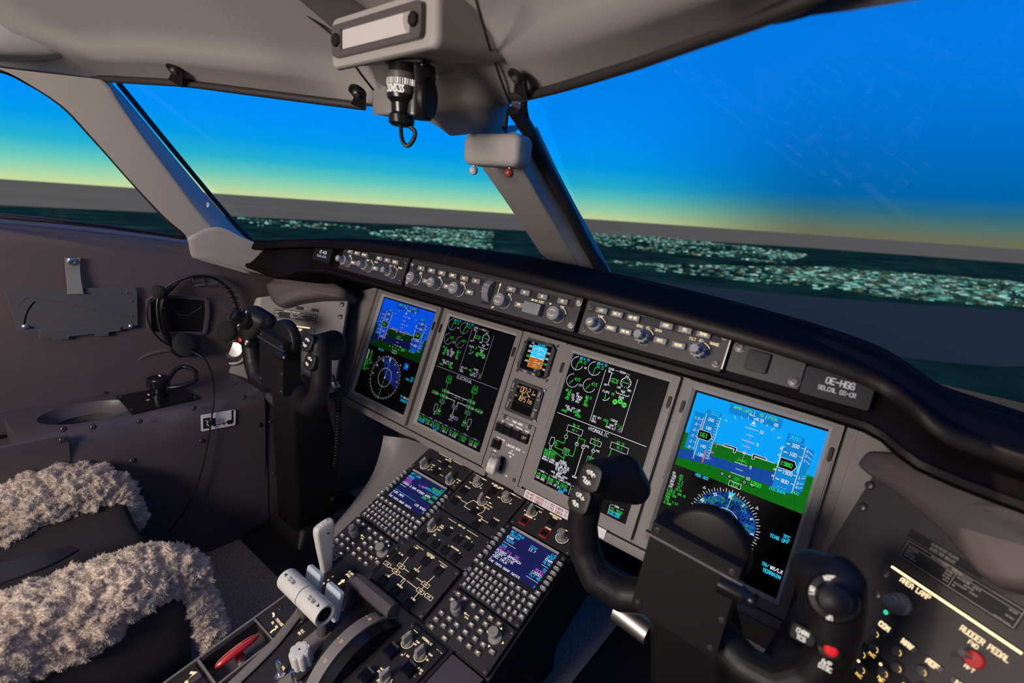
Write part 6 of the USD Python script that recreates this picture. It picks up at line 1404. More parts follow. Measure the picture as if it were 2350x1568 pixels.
# hand microphone clipped to the column, with its coiled lead
t = thing('hand_microphone', 'black hand microphone clipped to the captain column, coiled lead hanging', 'microphone')
o = at(668, 1075, 'x', -.512); 
mb = Mb(); mb.rr(0, 0, .040, .070, .012, [(.006, -.026), (.001, -.022), (0, -.006), (.001, .006), (.006, .010)], 5); mb.xf(o, np.array([.80, -.6, 0]), Z_, np.array([-.6, -.8, 0])); obj('microphone_body', mb, 'gloss_black', t, smooth=45)
mb = Mb(); mb.rr(.014, -.002, .008, .032, .003, [(0, .008), (0, .012), (.001, .0135)], 4); mb.xf(o, np.array([.80, -.6, 0]), Z_, np.array([-.6, -.8, 0])); obj('talk_key', mb, 'black', t)
path = [at(*q, 'x', x) for q, x in (((764, 862), -.30), ((772, 884), -.315), ((776, 905), -.33), ((776, 960), -.36), ((772, 1030), -.40), ((764, 1090), -.435), ((748, 1135), -.455), ((720, 1162), -.475), ((690, 1168), -.49), ((668, 1166), -.50))]
P = curve(path, 900); T = np.gradient(P, axis=0); T /= np.linalg.norm(T, axis=1)[:, None]
u = np.cross(T, [0, 1., 0]); u /= np.linalg.norm(u, axis=1)[:, None]; w = np.cross(T, u); s_ = np.linspace(0, 1, 900); amp = .0055*np.clip((s_-.12)*12, 0, 1)*np.clip((1-s_)*25, 0, 1); ph = s_*2*math.pi*64
C_ = P+amp[:, None]*(u*np.cos(ph)[:, None]+w*np.sin(ph)[:, None])
mb = Mb(); mb.tube(C_, .0019, 6); obj('coiled_lead', mb, 'gloss_black', t, smooth=True)
end = C_[-1]; mb = Mb(); mb.tube(curve([end, at(657, 1155, 'x', -.505), at(655, 1135, 'x', -.51), at(652, 1112, 'x', -.512)], 14), .0019, 6); obj('lead_tail', mb, 'gloss_black', t, smooth=True)
tg = thing('lead_tag', 'small white CE tag on the coiled microphone lead', 'tag', (at(773, 882, 'x', -.315), np.array([.92, .39, 0]), np.array([.12, -.28, .95]), np.array([.37, -.87, -.3])))
mb = Mb(); mb.rings([[(-.0085, -.0065, z), (.0085, -.0065, z), (.0085, .0065, z), (-.0085, .0065, z)] for z in (.002, .003)]); mb.xf((0, 0, 0), (.95, .31, 0), (-.31, .95, 0)); obj('tag_plate', mb, 'paper', tg, smooth=False)
L = Mb(); L.circ(-.0025, -.001, .0026, .0008, .0034, 60, 300, 10); L.circ(.0035, -.001, .0026, .0008, .0034, 60, 300, 10); L.seg((.001, -.001), (.0045, -.001), .0007, .0034); L.text('TELEX', 0, .0042, .002, .0034, .0004); L.xf((0, 0, 0), (.95, .31, 0), (-.31, .95, 0)); obj('lettering', L, 'print_black', tg, smooth=False)

# rudder pedals and the round knob seen past the column
t = thing('brass_knob', 'dull brass round knob on the dark panel below the captain displays', 'knob', (at(786, 972, 'y', -.03), X_, Z_, -Y_))
mat('brass', (.40, .30, .17), .32, metal=1.)
mb = Mb(); mb.lathe(0, 0, [(.018, -.02), (.021, .0), (.020, .006), (.012, .010), (.002, .011)], 36); obj('knob_face', mb, 'brass', t, smooth=40)
for x in (-.335,):
    t = thing('rudder_pedal', 'black rudder pedal with steel rod in the dark footwell beside the column', 'pedal')
    mb = Mb(); mb.rr(0, 0, .085, .10, .012, [(.004, -.012), (0, -.008), (0, .004), (.004, .010)], 4); mb.xf((x, -.005, .70), X_, np.array([0, .45, .9]), np.array([0, -.9, .45])); obj('pedal_pad', mb, 'black', t, smooth=40)
    L = Mb(); L.rect(-.012, .012, .012, .026, .0105, .002); L.seg((-.006, .016), (.006, .022), .0015, .0105); L.xf((x, -.005, .70), X_, np.array([0, .45, .9]), np.array([0, -.9, .45])); obj('pedal_mark', L, 'print_dim', t, smooth=False)
    mb = Mb(); mb.tube([(x-.005, .03, .66), (x-.012, .0, .585), (x-.03, -.02, .53)], .0055, 8); obj('steel_rod', mb, 'steel_dull', t, smooth=60)
# ================================================================ side panels at both ends of the instrument panel
def side_panel(s, label):
    fr = LSF if s < 0 else RSF
    t = thing('side_panel', label, 'panel', fr, mm=True)
    mb = Mb()
    if s < 0: out = [local(q, fr) for q in [(590, 684), (640, 676), (720, 672), (799, 680), (766, 900), (640, 930), (545, 925), (425, 880), (440, 815), (530, 715)]]
    else: out = [(0, -240), (250, -240), (250, 290), (0, 290)]
    mb.poly(out, -14, 0); obj('sheet', mb, 'panel_grey' if s < 0 else 'unit', t, smooth=False)
    return t, fr
t, fr = side_panel(-1, 'warm grey angled panel with placards between captain-side wall and displays')
lc = lambda *q: local(q, fr)
for q in [(785, 699), (781, 727), (772, 787), (543, 879), (700, 905)]:
    x, y = lc(*q); mb = Mb(); mb.lathe(x, y, [(6, 0), (6, 1), (4.5, 3.4), (2, 4), (1.8, 3)], 16); obj('domed_screw', mb, 'screw', t, smooth=40)
def text_block(t, corner, lines, h, box, m='print_white', back='black'):
    pass
x0, y0 = lc(681, 703); x1, y1 = lc(731, 717); ang = 0
mb = Mb(); mb.box(x0, y1, -.5, x1, y0, .8); obj('placard_plate', mb, 'black', t, smooth=False)
L = Mb(); xm = (x0+x1)/2; ym = (y0+y1)/2; hh = abs(y0-y1)*.27
L.text('NO APU RESTART FOLLOWING', xm, ym+hh*.85, hh, 1., hh*.2, wd=.5); L.text('ABORTED START IN FLIGHT', xm, ym-hh*.85, hh, 1., hh*.2, wd=.5)
bx0, by0 = lc(600, 704); bx1, by1 = lc(731, 744); by0 = lc(731, 721)[1]; by1 = lc(730, 744)[1]; bx0 = x1-(by0-by1)*4.6; bx1 = x1
mb = Mb(); plate(mb, (bx0+bx1)/2, (by0+by1)/2, bx1-bx0, by0-by1, -.5, .8, 3, .2); obj('placard_plate', mb, 'black', t)
def limits(L, bx0, bx1, by0, by1, z=1.):
    W_, H_ = bx1-bx0, by0-by1; q = H_/48
    L.rect(bx0+2, by1+2, bx1-2, by0-2, z, .7); L.text('AIRSPEED LIMITS - (INDICATED SPEEDS)', bx0+W_*.42, by0-7*q, 4.2*q, z, .7, wd=.72); L.seg((bx0+2, by0-12*q), (bx1-2, by0-12*q), .6, z); L.seg((bx0+W_*.47, by0-12*q), (bx0+W_*.47, by1+2), .6, z)
    for i, (a, b, c, d) in enumerate((('VMO SEA LEVEL', '300 KIAS', 'VA AT SEA LEVEL @ 48,200 LB', '274 KIAS'), ('8,000 FT', '348 KIAS', '          (21,863 KG)', ''), ('VFE FLAPS 20', '231 KIAS', 'VA AT 30,000 FT @ 48,200 LB', '276 KIAS'), ('ABOVE 30,990 FT', '0.85 M', 'VRA', ''), ('', '', '', 'MAX RANGE 0.75 M'))):
        y = by0-16.5*q-i*6.4*q; k = 3*q
        if a: L.text(a, bx0+5, y, k, z, .5, 'l', wd=.75)
        if b: L.text(b, bx0+W_*.45, y, k, z, .5, 'r', wd=.75)
        if c: L.text(c, bx0+W_*.49, y, k, z, .5, 'l', wd=.72)
        if d: L.text(d, bx1-5, y, k, z, .5, 'r', wd=.75)
limits(L, bx0, bx1, by0, by1); obj('placard_lettering', L, 'print_white', t, smooth=False)
# lit dimmer panel below
px1, py1 = bx1+1, by1-9
mb = Mb(); plate(mb, px1-95, py1-46, 190, 84, -.5, 3, 2, .6); obj('lit_plate', mb, 'panel_grey', t)
mb = Mb(); mb.box(px1-186, py1-5.5, 2, px1-14, py1-3.2, 4); obj('edge_light', mb, 'lamp_strip', t, smooth=False)
L = Mb(); L.text('AREA LAMP', px1-48, py1-12, 5.2, 3.3, 1.1, wd=.9); L.text('RUDDER PEDAL', px1-140, py1-12, 5.2, 3.3, 1.1, wd=.9); L.text('FWD', px1-142, py1-22, 3.6, 3.3, .8); obj('lit_lettering', L, 'legend', t, smooth=False)
mb = Mb(); mb.lathe(px1-45, py1-38, [(12, 2), (12, 8), (9.5, 9), (9, 18), (7, 19), (6.6, 28), (5, 29)], 30, flute=.04, nf=12); obj('dimmer_knob', mb, 'knob', t, smooth=40)
# silver gasper vent
x, y = lc(541, 803)
av = thing('air_vent', 'silver round eyeball air vent behind the captain yoke', 'air vent', (fr[0]+fr[1]*x*.001+fr[2]*y*.001, fr[1], fr[2], fr[3]), mm=True)
mb = Mb(); mb.lathe(0, 0, [(40, -4), (41, 2), (38, 6), (34, 6), (33, 2)], 44); obj('outer_ring', mb, 'steel', av, smooth=40)
mb = Mb(); mb.lathe(0, 0, [(33, -2), (32, 6), (27, 13), (19, 17), (18, 11), (2, 10)], 40); mb.xf((0, 0, 0), (.95, .1, -.3), (-.1, .99, .05), (.3, -.02, .95)); obj('eyeball', mb, 'steel_dull', av, smooth=40)

# copilot side: the same placards, lit strip, and a radio keypad with amber lit keys
t, fr = side_panel(1, 'dark angled panel with placards and lit strip at the copilot end, blurred in the corner')
lc = lambda *q: local(q, fr)
for q in [(1997, 1115), (1980, 1165), (2032, 1318), (2014, 1365)]:
    x, y = lc(*q); mb = Mb(); mb.lathe(x, y, [(6, 0), (6, 1), (4.5, 3.4), (2, 4), (1.8, 3)], 16); obj('domed_screw', mb, 'screw', t, smooth=40)
x0, y0 = lc(2093, 1215); bx0, by0 = lc(2085, 1236)
x1 = x0+72
mb = Mb(); mb.box(x0-1, by0+2, -.5, x1, y0, .8); obj('placard_plate', mb, 'black', t, smooth=False)
L = Mb(); ym = (y0+by0)/2; hh = abs(y0-by0)*.27
L.text('NO APU RESTART FOLLOWING', (x0+x1)/2, ym+hh*.9, hh, 1., hh*.2, wd=.5); L.text('ABORTED START IN FLIGHT', (x0+x1)/2, ym-hh*.7, hh, 1., hh*.2, wd=.5)
qx, qy = lc(2062, 1278); by1 = qy; bx1 = bx0+(by0-by1)*4.6
mb = Mb(); plate(mb, (bx0+bx1)/2, (by0+by1)/2, bx1-bx0, by0-by1, -.5, .8, 3, .2); obj('placard_plate', mb, 'black', t)
limits(L, bx0, bx1, by0, by1); obj('placard_lettering', L, 'print_dim', t, smooth=False)
a, b = np.array(lc(2050, 1302)), np.array(lc(2340, 1513)); 
mb = Mb(); mb.box(a[0], a[1]-1.2, 2, b[0], a[1]+1.2, 4.5); obj('edge_light', mb, 'lamp_strip', t, smooth=False)
px0, py0 = a[0]-8, a[1]+4
mb = Mb(); plate(mb, px0+105, py0-48, 212, 92, -.5, 2.6, 2, .6); obj('lit_plate', mb, 'unit', t)
L = Mb(); tx, ty = lc(2103, 1352); L.text('AREA LAMP', tx, ty, 5.2, 3.3, 1.3, wd=.9); tx, ty = lc(2262, 1478); L.text('RUDDER PEDAL', tx, ty, 5.2, 3.3, 1.3, wd=.9); tx, ty = lc(2253, 1492); L.text('FWD', tx-6, ty, 3.8, 3.3, 1.0); tx, ty = lc(2228, 1535); L.text('AFT', tx, ty, 3.8, 3.3, 1.0); obj('lit_lettering', L, 'legend', t, smooth=False)
kx_, ky_ = lc(2068, 1388)
mb = Mb(); mb.lathe(kx_, ky_, [(12, 2), (12, 8), (9.5, 9), (9, 18), (7, 19), (6.6, 28), (5, 29)], 30, flute=.04, nf=12); obj('dimmer_knob', mb, 'knob', t, smooth=40)
kx_, ky_ = lc(2236, 1512)
mb = Mb(); mb.lathe(kx_, ky_, [(6.5, 2), (6.5, 6), (4, 7)], 14); mb.tube([(kx_, ky_, 5), (kx_-3, ky_+1, 22)], [2.4, 3.2], 12); obj('toggle', mb, 'steel_dull', t, smooth=50)
mb = Mb(); mb.lathe(kx_+2, ky_, [(8, 2), (8, 8), (7, 9)], 20); obj('red_guard', mb, 'red_frame', t)
# keypad below
o1, o2 = np.array(lc(2023, 1412)), np.array(lc(2165, 1540))
kp = thing('radio_keypad', 'dark keypad with amber lit keys and a green lamp in the bottom corner', 'keypad', (fr[0]+fr[1]*o1[0]*.001+fr[2]*o1[1]*.001, fr[1], fr[2], fr[3]), mm=True)
mb = Mb(); plate(mb, 92, -62, 230, 148, -.5, 2, 2, .6); obj('face_plate', mb, 'black', kp)
L, D_, Kx = Mb(), Mb(), 27
for i in range(5):
    x = 2+i*Kx*.92; y = -1.0
    mb = Mb(); mb.rr(x+8, -7, 18, 7, 1.5, [(0, 1.8), (0, 5), (1, 6)], 3); obj('key', mb, 'lever_dark', kp); L.text(('COM', 'NAV', 'ADF', 'HF', 'SAT')[i], x+8, -7, 5, 6.3, 1.8)
    for j in range(4):
        xx, yy = x+4+(j % 2)*7, -20-j*14
        mb = Mb(); mb.lathe(xx, yy, [(6.2, 1.8), (6, 6), (4.5, 8), (1, 8.2)], 18); obj('round_key', mb, 'lever_dark', kp)
        (L if (i+j) % 3 == 0 else D_).dot(xx-7, yy+4, 1.9, 2.4, 10); D_.circ(xx+2, yy, 3, 1, 8.4, -40, 90, 6)
        if (i+j) % 2: D_.text('MIC', xx, yy-8, 3.2, 2.4, .9)
obj('lettering', L, 'legend', kp, smooth=False); obj('amber_lettering', D_, 'amber', kp, smooth=False)
mb = Mb(); mb.lathe(3, 6, [(2.6, 1), (2.6, 2.8), (1, 3.4)], 14); obj('green_lamp', mb, 'green_dot', kp)

# ================================================================ things on the captain-side wall
WX = -.7475
WALLF = lambda q, off=0.: (onp(q, (WX+off, 0, 0), X_))
def wall_frame(q): return (WALLF(q), Y_, Z_, X_)
def wl_local(q, o): p = WALLF(q)-o; return p[1]*1000, p[2]*1000
# chart holder: slate plate with hinge bar and leather strap
q0 = (160, 715); t = thing('chart_holder', 'blue-grey chart holder plate hanging flat on the wall', 'chart holder', wall_frame(q0), mm=True); o = WALLF(q0)
P = [wl_local(q, o) for q in [(8, 664), (306, 658), (312, 670), (313, 744), (306, 752), (273, 755), (90, 766), (42, 763), (35, 745)]]
mb = Mb(); mb.poly(P, 3, 7); obj('plate', mb, 'slate', t, smooth=False)
P2 = [wl_local(q, o) for q in [(88, 757), (273, 748), (273, 757), (246, 760), (245, 768), (215, 770), (215, 764), (155, 770), (154, 776), (118, 778), (118, 773), (88, 772)]]
mb = Mb(); mb.poly(P2, 0, 10); obj('hinge_bar', mb, 'slate', t, smooth=False)
mb = Mb(); mb.pl(spline([wl_local(q, o) for q in [(40, 705), (52, 688), (66, 680), (80, 682), (160, 697), (240, 715), (308, 731)]], 30), 1.0, 7.3); obj('scribed_line', mb, 'lever_dark', t, smooth=False)
mb = Mb(); mb.pl(spline([wl_local(q, o) for q in [(78, 691), (66, 705), (57, 725), (54, 745)]], 16), 2.4, 7.3); obj('slot', mb, 'black', t, smooth=False)
for q in [(56, 748), (298, 747)]:
    x, y = wl_local(q, o); mb = Mb(); mb.lathe(x, y, [(5, 7), (5, 8.5), (3, 10), (2.6, 14), (1, 14.5)], 14); obj('pin', mb, 'steel', t)
for q in [(289, 670), (300, 689), (301, 722)]:
    x, y = wl_local(q, o); mb = Mb(); mb.lathe(x, y, [(2, 7), (1.6, 8)], 10); obj('rivet', mb, 'steel_dull', t)
q0 = (165, 632); st = thing('retaining_strap', 'grey leather strap with a chrome snap holding the chart holder', 'strap', wall_frame(q0), mm=True); o = WALLF(q0)
A, B = [wl_local(q, o) for q in [(148, 591), (149, 620), (151, 650), (150, 672)]], [wl_local(q, o) for q in [(183, 592), (182, 620), (184, 650), (187, 672)]]
za = [1.5, 3, 8, 11.5]; a, b = spline([(*p, z) for p, z in zip(A, za)], 16), spline([(*p, z) for p, z in zip(B, za)], 16)
mb = Mb(); mb.rings([np.array([p, q, q+[0, 0, 2.2], p+[0, 0, 2.2]]) for p, q in zip(a, b)]); obj('strap_band', mb, 'strap', st, smooth=40)
x, y = wl_local((164, 600), o); mb = Mb(); mb.lathe(x, y, [(8, 3.6), (8, 5), (6, 7.5), (3, 8), (2.6, 7.4)], 24); obj('snap', mb, 'steel', st)
# recessed tray behind the headset
q0 = (405, 722); t = thing('wall_tray', 'recessed dark glossy tray with a rounded grey rim behind the headset', 'tray', wall_frame(q0), mm=True); o = WALLF(q0)
P = [wl_local(q, o) for q in [(334, 690), (352, 677), (405, 676), (468, 682), (476, 690), (478, 720), (472, 762), (464, 768), (345, 768), (336, 755)]]
S_ = sg.Polygon(P).buffer(4).buffer(-4); inn = S_.buffer(-7).buffer(-3).buffer(3)
mb = Mb(); mb.poly(list(S_.exterior.coords), -1, 7, [list(inn.exterior.coords)]); obj('rim', mb, 'wall', t, smooth=False)
mb = Mb(); mb.poly(list(S_.buffer(-3).exterior.coords), -1, 1.5); obj('tray_back', mb, 'gloss_black', t, smooth=False)
mb = Mb(); mb.tube([(*wl_local(q, o), 2) for q in [(340, 700), (350, 710), (372, 711), (385, 700), (395, 705), (410, 722), (430, 724), (445, 715), (463, 703)]], .7, 6); obj('loose_wire', mb, 'lever_dark', t, smooth=60)
# headset on its hook
q0 = (455, 640); hk = thing('headset_hook', 'small black wall hook carrying the headset', 'hook', wall_frame(q0), mm=True); o = WALLF(q0)
mb = Mb(); plate(mb, 0, -2, 24, 16, -1, 2, 1.5, .5); mb.box(-7, -14, 0, 7, -8, 2); mb.box(-8, -16, 0, 8, -14, 18); mb.box(-8, -16, 16, 8, -8, 18); obj('hook_plate', mb, 'lever_dark', hk, smooth=False)
q0 = (440, 720); hs = thing('headset', 'black pilot headset with boom microphone hanging over the tray', 'headset', wall_frame(q0), mm=True); o = WALLF(q0)
W3d = lambda q, z: np.array([*wl_local(q, o), z])
band = curve([W3d(q, z) for q, z in [((396, 795), 18), ((372, 760), 17), ((362, 720), 16), ((364, 690), 15), ((380, 662), 13), ((410, 640), 12), ((455, 631), 12), ((495, 641), 13), ((525, 672), 16), ((538, 712), 18), ((533, 735), 20)]], 60)
mb = Mb(); mb.tube(band, [(3.2, 6.5)]*60, 10); obj('headband', mb, 'gloss_black', hs, smooth=60)
band2 = curve([W3d(q, z) for q, z in [((404, 800), 24), ((360, 755), 23), ((351, 710), 22), ((358, 672), 20), ((390, 645), 18), ((430, 632), 15)]], 40); mb = Mb(); mb.tube(band2, 1.1, 6); obj('band_wire', mb, 'steel_dull', hs, smooth=60)
wr = curve(band[42:58], 300); T = np.gradient(wr, axis=0); T /= np.linalg.norm(T, axis=1)[:, None]; u = np.cross(T, [0, 0, 1.]); u /= np.linalg.norm(u, axis=1)[:, None]; w = np.cross(T, u); ph = np.linspace(0, 2*math.pi*7, 300)
mb = Mb(); mb.tube(wr+7.5*(u*np.cos(ph)[:, None]+w*np.sin(ph)[:, None]*.8), .9, 6); obj('spiral_wire', mb, 'gloss_black', hs, smooth=True)
for i in (18, 24): 
    d = band[i+3]-band[i-3]; mb = Mb(); mb.tube([band[i-4]+[0, 0, 3], band[i]+[0, 0, 5], band[i+4]+[0, 0, 3]], [(3, 5), (6, 8), (3, 5)], 10); obj('band_pad', mb, 'black_soft', hs, smooth=60)
def cup(c, ax, r, nm):
    ax = np.asarray(ax, float); ax /= np.linalg.norm(ax); a = np.cross(ax, [.1, .3, 1.]); a /= np.linalg.norm(a)
    mb = Mb(); mb.lathe(0, 0, [(r*.5, -16), (r*.85, -13), (r*.95, -4), (r*.95, 2)], 30); mb.xf(c, a, np.cross(ax, a), ax); e = obj('ear_cup', mb, 'gloss_black', hs, smooth=50)
    mb = Mb(); mb.lathe(0, 0, [(r*.9, 1), (r*1.06, 6), (r*1.05, 14), (r*.8, 20), (r*.3, 21), (1, 20.5)], 36); v, f = mb.arr(); v = v*(1+.03*(meshkit.noise(v*.25)[:, None]-.5)); mb2 = Mb().add(v, f); mb2.xf(c, a, np.cross(ax, a), ax); obj('ear_pad', mb2, 'foam', e, smooth=60)
cup(W3d((412, 790), 22), (.25, .55, .75), 27, 'l'); cup(W3d((517, 757), 24), (-.85, .35, .35), 24, 'r')
boom = curve([W3d(q, z) for q, z in [((395, 792), 26), ((360, 775), 30), ((334, 745), 33), ((324, 710), 34), ((328, 688), 34), ((338, 678), 33)]], 30); mb = Mb(); mb.tube(boom, 1.9, 8); obj('microphone_boom', mb, 'black', hs, smooth=60)
c1, c2 = W3d((341, 676), 33), W3d((361, 652), 33); d = (c2-c1)
mb = Mb(); mb.tube([c1+d*k for k in (0, .12, .35, .65, .9, 1.0)], [4, 10, 14, 16, 11, 4], 20); obj('microphone_foam', mb, 'foam', hs, smooth=60)
for k in range(5):
    p = band[3+k]; mb = Mb(); mb.tube([p-(band[4+k]-band[2+k])*.15, p+(band[4+k]-band[2+k])*.15], 7.5, 12); obj('cable_ring', mb, 'black', hs, smooth=60)
# the lead hangs down in front of the console to the floor
lead = [at(*q, 'x', x) for q, x in (((426, 798), -.705), ((440, 806), -.70), ((458, 816), -.69), ((478, 838), -.66), ((489, 870), -.60), ((491, 905), -.558), ((487, 950), -.548), ((478, 1010), -.546), ((462, 1080), -.545), ((436, 1150), -.545), ((400, 1206), -.55), ((386, 1222), -.552))]
lead = [((p-o) @ np.array([Y_, Z_, X_]).T)*1000 for p in lead]
mb = Mb(); mb.tube(curve(lead[:4], 16), np.linspace(3.4, 2.2, 16), 8); obj('strain_relief', mb, 'black_soft', hs, smooth=60)
mb = Mb(); mb.tube(curve(lead, 80), 1.7, 8); obj('headset_lead', mb, 'black', hs, smooth=60)
p_ = lead[7]; mb = Mb()
pl_ = ((at(485, 966, 'x', -.547)-o) @ np.array([Y_, Z_, X_]).T)*1000
mb.tube([pl_+[0, 6, 0], pl_+[0, 2, 2], pl_-[0, 6, 0]], [3, 5, 3], 10); obj('lead_clip', mb, 'black', hs, smooth=60)

# nose wheel tiller on its black plate
tp = at(362, 925, 'z', .777)
t = thing('steering_tiller', 'black nose wheel tiller with looped handle standing on the console', 'tiller', (at(366, 912, 'z', .777), X_, Y_, Z_), mm=True); o = at(366, 912, 'z', .777)
pt = lambda q: tuple(((at(*q, 'z', .777)-o)[:2]*1000).tolist())
mb = Mb(); mb.poly([pt(q) for q in [(267, 911), (302, 950), (456, 916), (405, 884)]], -1.2, 1.6); obj('base_plate', mb, 'gloss_black', t, smooth=False)
mb = Mb(); mb.lathe(0, 0, [(16, 1), (16, 10), (11, 12), (11, 24), (20, 26), (21, 28), (21, 42), (19.5, 44.5), (17, 45), (4, 45)], 36); obj('hub', mb, 'gloss_black', t, smooth=35)
hp = lambda q, z: np.array([*(((at(*q, 'z', .777+z*.001)-o)[:2])*1000), z])
loop = [hp(q, z) for q, z in [((380, 880), 34), ((393, 862), 44), ((404, 848), 54), ((418, 842), 58), ((438, 846), 56), ((449, 854), 52), ((451, 866), 47), ((446, 876), 42), ((425, 884), 37), ((400, 889), 33), ((386, 889), 32)]]
mb = Mb(); mb.tube(spline(loop, 60), 4.6, 12); obj('loop_handle', mb, 'gloss_black', t, smooth=60)
L = Mb(); L.rect(-12, 4, -4, 7, 45.3); L.rect(-26, -14, -18, -12, 1.9); L.rect(6, -26, 8, -20, 1.9); L.rect(-22, -8, -16, -6, 1.9); obj('index_marks', L, 'legend_white', t, smooth=False)
for q in [(277, 913), (303, 942), (448, 914), (404, 887)]: screw(t, *pt(q), 1.4, 2.4)
# switch unit in the console pit
t = thing('console_switch_unit', 'small lit switch unit with grey knob sunk in the console', 'switch unit', (at(52, 975, 'z', .742), X_, Y_, Z_), mm=True); o = at(52, 975, 'z', .742)
pt = lambda q, z=.742: tuple(((at(*q, 'z', z)-o)[:2]*1000).tolist())
mb = Mb(); mb.box(-52, -170, -3, 55, 55, 0); 
P = [pt(q) for q in [(-60, 985), (70, 948), (92, 978), (-60, 1020)]]
mb = Mb(); mb.poly(P, -3.5, .6); obj('face_plate', mb, 'black', t, smooth=False)
L = Mb(); c = pt((72, 972)); L.text('MASK', c[0], c[1], 6.5, .9, 1.4, ang=-.55); c = pt((57, 965)); L.text('MIC', c[0], c[1], 5.5, .9, 1.2, ang=-.55); L.circ(*pt((40, 970)), 13, 1.3, .9, -70, 30, 10); obj('lettering', L, 'amber', t, smooth=False)
c = pt((31, 972)); mb = Mb(); mb.lathe(*c, [(11, .6), (11, 4), (9, 6)], 24); k = obj('selector_knob', mb, 'knob', t); mb = Mb(); mb.rr(0, 0, 9, 22, 2, [(0, 3), (.5, 15), (1.5, 17)], 3); mb.xf((*c, 0), (.7, -.7, 0), (.7, .7, 0)); obj('knob_grip', mb, 'key', k)
# white rescue-seat sticker on the console face
q0 = (500, 963); t = thing('rescue_sticker', 'white sticker with black seat figures and a red arrow on the console face', 'sticker', (facepoint(*q0, x=-.5545), Y_, Z_, X_), mm=True); o = facepoint(*q0, x=-.5545)
fl = lambda q: tuple(((facepoint(*q, x=-.5545)-o)[[1, 2]]*1000).tolist())
S_ = sg.Polygon([fl(q) for q in [(461, 953), (541, 940), (540, 976), (462, 991)]]).buffer(-3).buffer(3)
mb = Mb(); mb.poly(list(S_.exterior.coords), -1, .3); obj('sticker_sheet', mb, 'paper', t, smooth=False)
L = Mb(); L.fill([fl(q) for q in [(466, 961), (482, 958), (484, 963), (494, 958), (495, 980), (485, 976), (482, 982), (466, 985)]], .5)
L.fill([fl(q) for q in [(521, 966), (531, 963), (531, 945), (535, 944), (536, 968), (533, 973), (524, 974), (519, 970)]], .5); L.dot(*fl((534, 944)), 3, .5)
obj('seat_figures', L, 'print_black', t, smooth=False)
L = Mb(); L.pl([fl(q) for q in [(472, 966), (478, 966), (474, 973), (478, 977)]], 2.4, .7); obj('white_figure', L, 'paper', t, smooth=False)
L = Mb(); L.seg(fl((497, 975)), fl((512, 972)), 2.4, .5); L.fill([fl(q) for q in [(511, 968), (519, 971), (512, 977)]], .5); obj('red_arrow', L, 'print_red', t, smooth=False)
# ================================================================ captain's seat: dark knit cushion under a sheepskin cover
seat = thing('pilot_seat', 'captain seat with dark knit cushion below the sheepskin cover', 'seat')
mb = Mb()
def seatprof(y):
    k = np.clip((y+1.35)/.75, 0, 1); zt_ = .655
    return [(x, y, z) for x, z in [(-.605, .47), (-.615, .56), (-.605, .635), (-.575, .672), (-.525, .668), (-.47, .640), (-.40, .630), (-.33, .636), (-.275, .664), (-.225, .668), (-.195, .632), (-.183, .56), (-.190, .47)]]
rows = [seatprof(y) for y in np.linspace(-1.4, -.60, 24)]
c = np.array([-.4, -.60, .57])
last = np.array(rows[-1])
for k, dy in ((.985, .012), (.95, .022), (.85, .030), (.5, .034)): rows.append(c+(last-c)*k+[0, dy, 0])
mb.rings(rows); obj('cushion', mb, 'knit', seat, smooth=60)
mb = Mb(); mb.box(-.60, -1.3, FLOOR+.0, -.20, -.62, .49); obj('seat_base', mb, 'black', seat, smooth=False)
mb = Mb(); mb.rr(-.4, -1.42, .44, .12, .03, [(0, .45), (0, 1.02), (.02, 1.06)], 4); obj('backrest', mb, 'knit', seat)
fl_ = thing('sheepskin_cover', 'cream sheepskin seat cover with two woolly bolsters and hanging front flaps', 'seat cover')
def fluff(v, n, amp, seed):
    a = meshkit.fbm(v*70, 3, seed)-.5; b = meshkit.fbm(v*230, 2, seed+9)-.5; c = meshkit.fbm(v*22, 2, seed+4)-.5
    return v+n*((a*1.4+b*1.3+c*1.2)*amp)[:, None]
FUR = []
def woolly(path, radii, name, seed, clump=1., nu=90, nl=190):
    P = curve(path, nl); r = np.stack([np.interp(np.linspace(0, 1, nl), np.linspace(0, 1, len(radii)), [q[i] for q in radii]) for i in (0, 1)], 1)
    mb = Mb(); mb.tube(P, r, nu); v, f = mb.arr(); tm = trimesh.Trimesh(v, f, process=False)
    n = np.array(tm.vertex_normals); v2 = fluff(v, n, .016*clump, seed); tm = trimesh.Trimesh(v2, f, process=False)
    obj(name, (v2, f), 'fleece', fl_, smooth=True); FUR.append((tm, clump))
woolly([(-.248, -1.38, .655), (-.248, -1.10, .655), (-.246, -.85, .652), (-.244, -.70, .655), (-.238, -.625, .660), (-.230, -.585, .655), (-.222, -.562, .632)], [(.070, .052), (.070, .052), (.068, .054), (.066, .056), (.062, .055), (.050, .050), (.030, .030)], 'bolster', 1)
woolly([(-.226, -.572, .640), (-.212, -.556, .610), (-.202, -.549, .570), (-.197, -.545, .528), (-.196, -.545, .505)], [(.022, .026), (.023, .020), (.023, .017), (.021, .015), (.012, .010)], 'front_flap', 5, .9, 60, 90)
woolly([(-.552, -1.38, .618), (-.552, -1.10, .620), (-.552, -.85, .634), (-.550, -.72, .654), (-.544, -.645, .670), (-.535, -.600, .666), (-.527, -.575, .645)], [(.072, .050), (.072, .050), (.070, .052), (.068, .054), (.064, .055), (.052, .050), (.032, .032)], 'bolster', 3)
woolly([(-.528, -.580, .668), (-.515, -.562, .640), (-.508, -.556, .605), (-.505, -.555, .580)], [(.026, .024), (.024, .018), (.022, .015), (.014, .010)], 'front_flap', 8, .8, 60, 70)
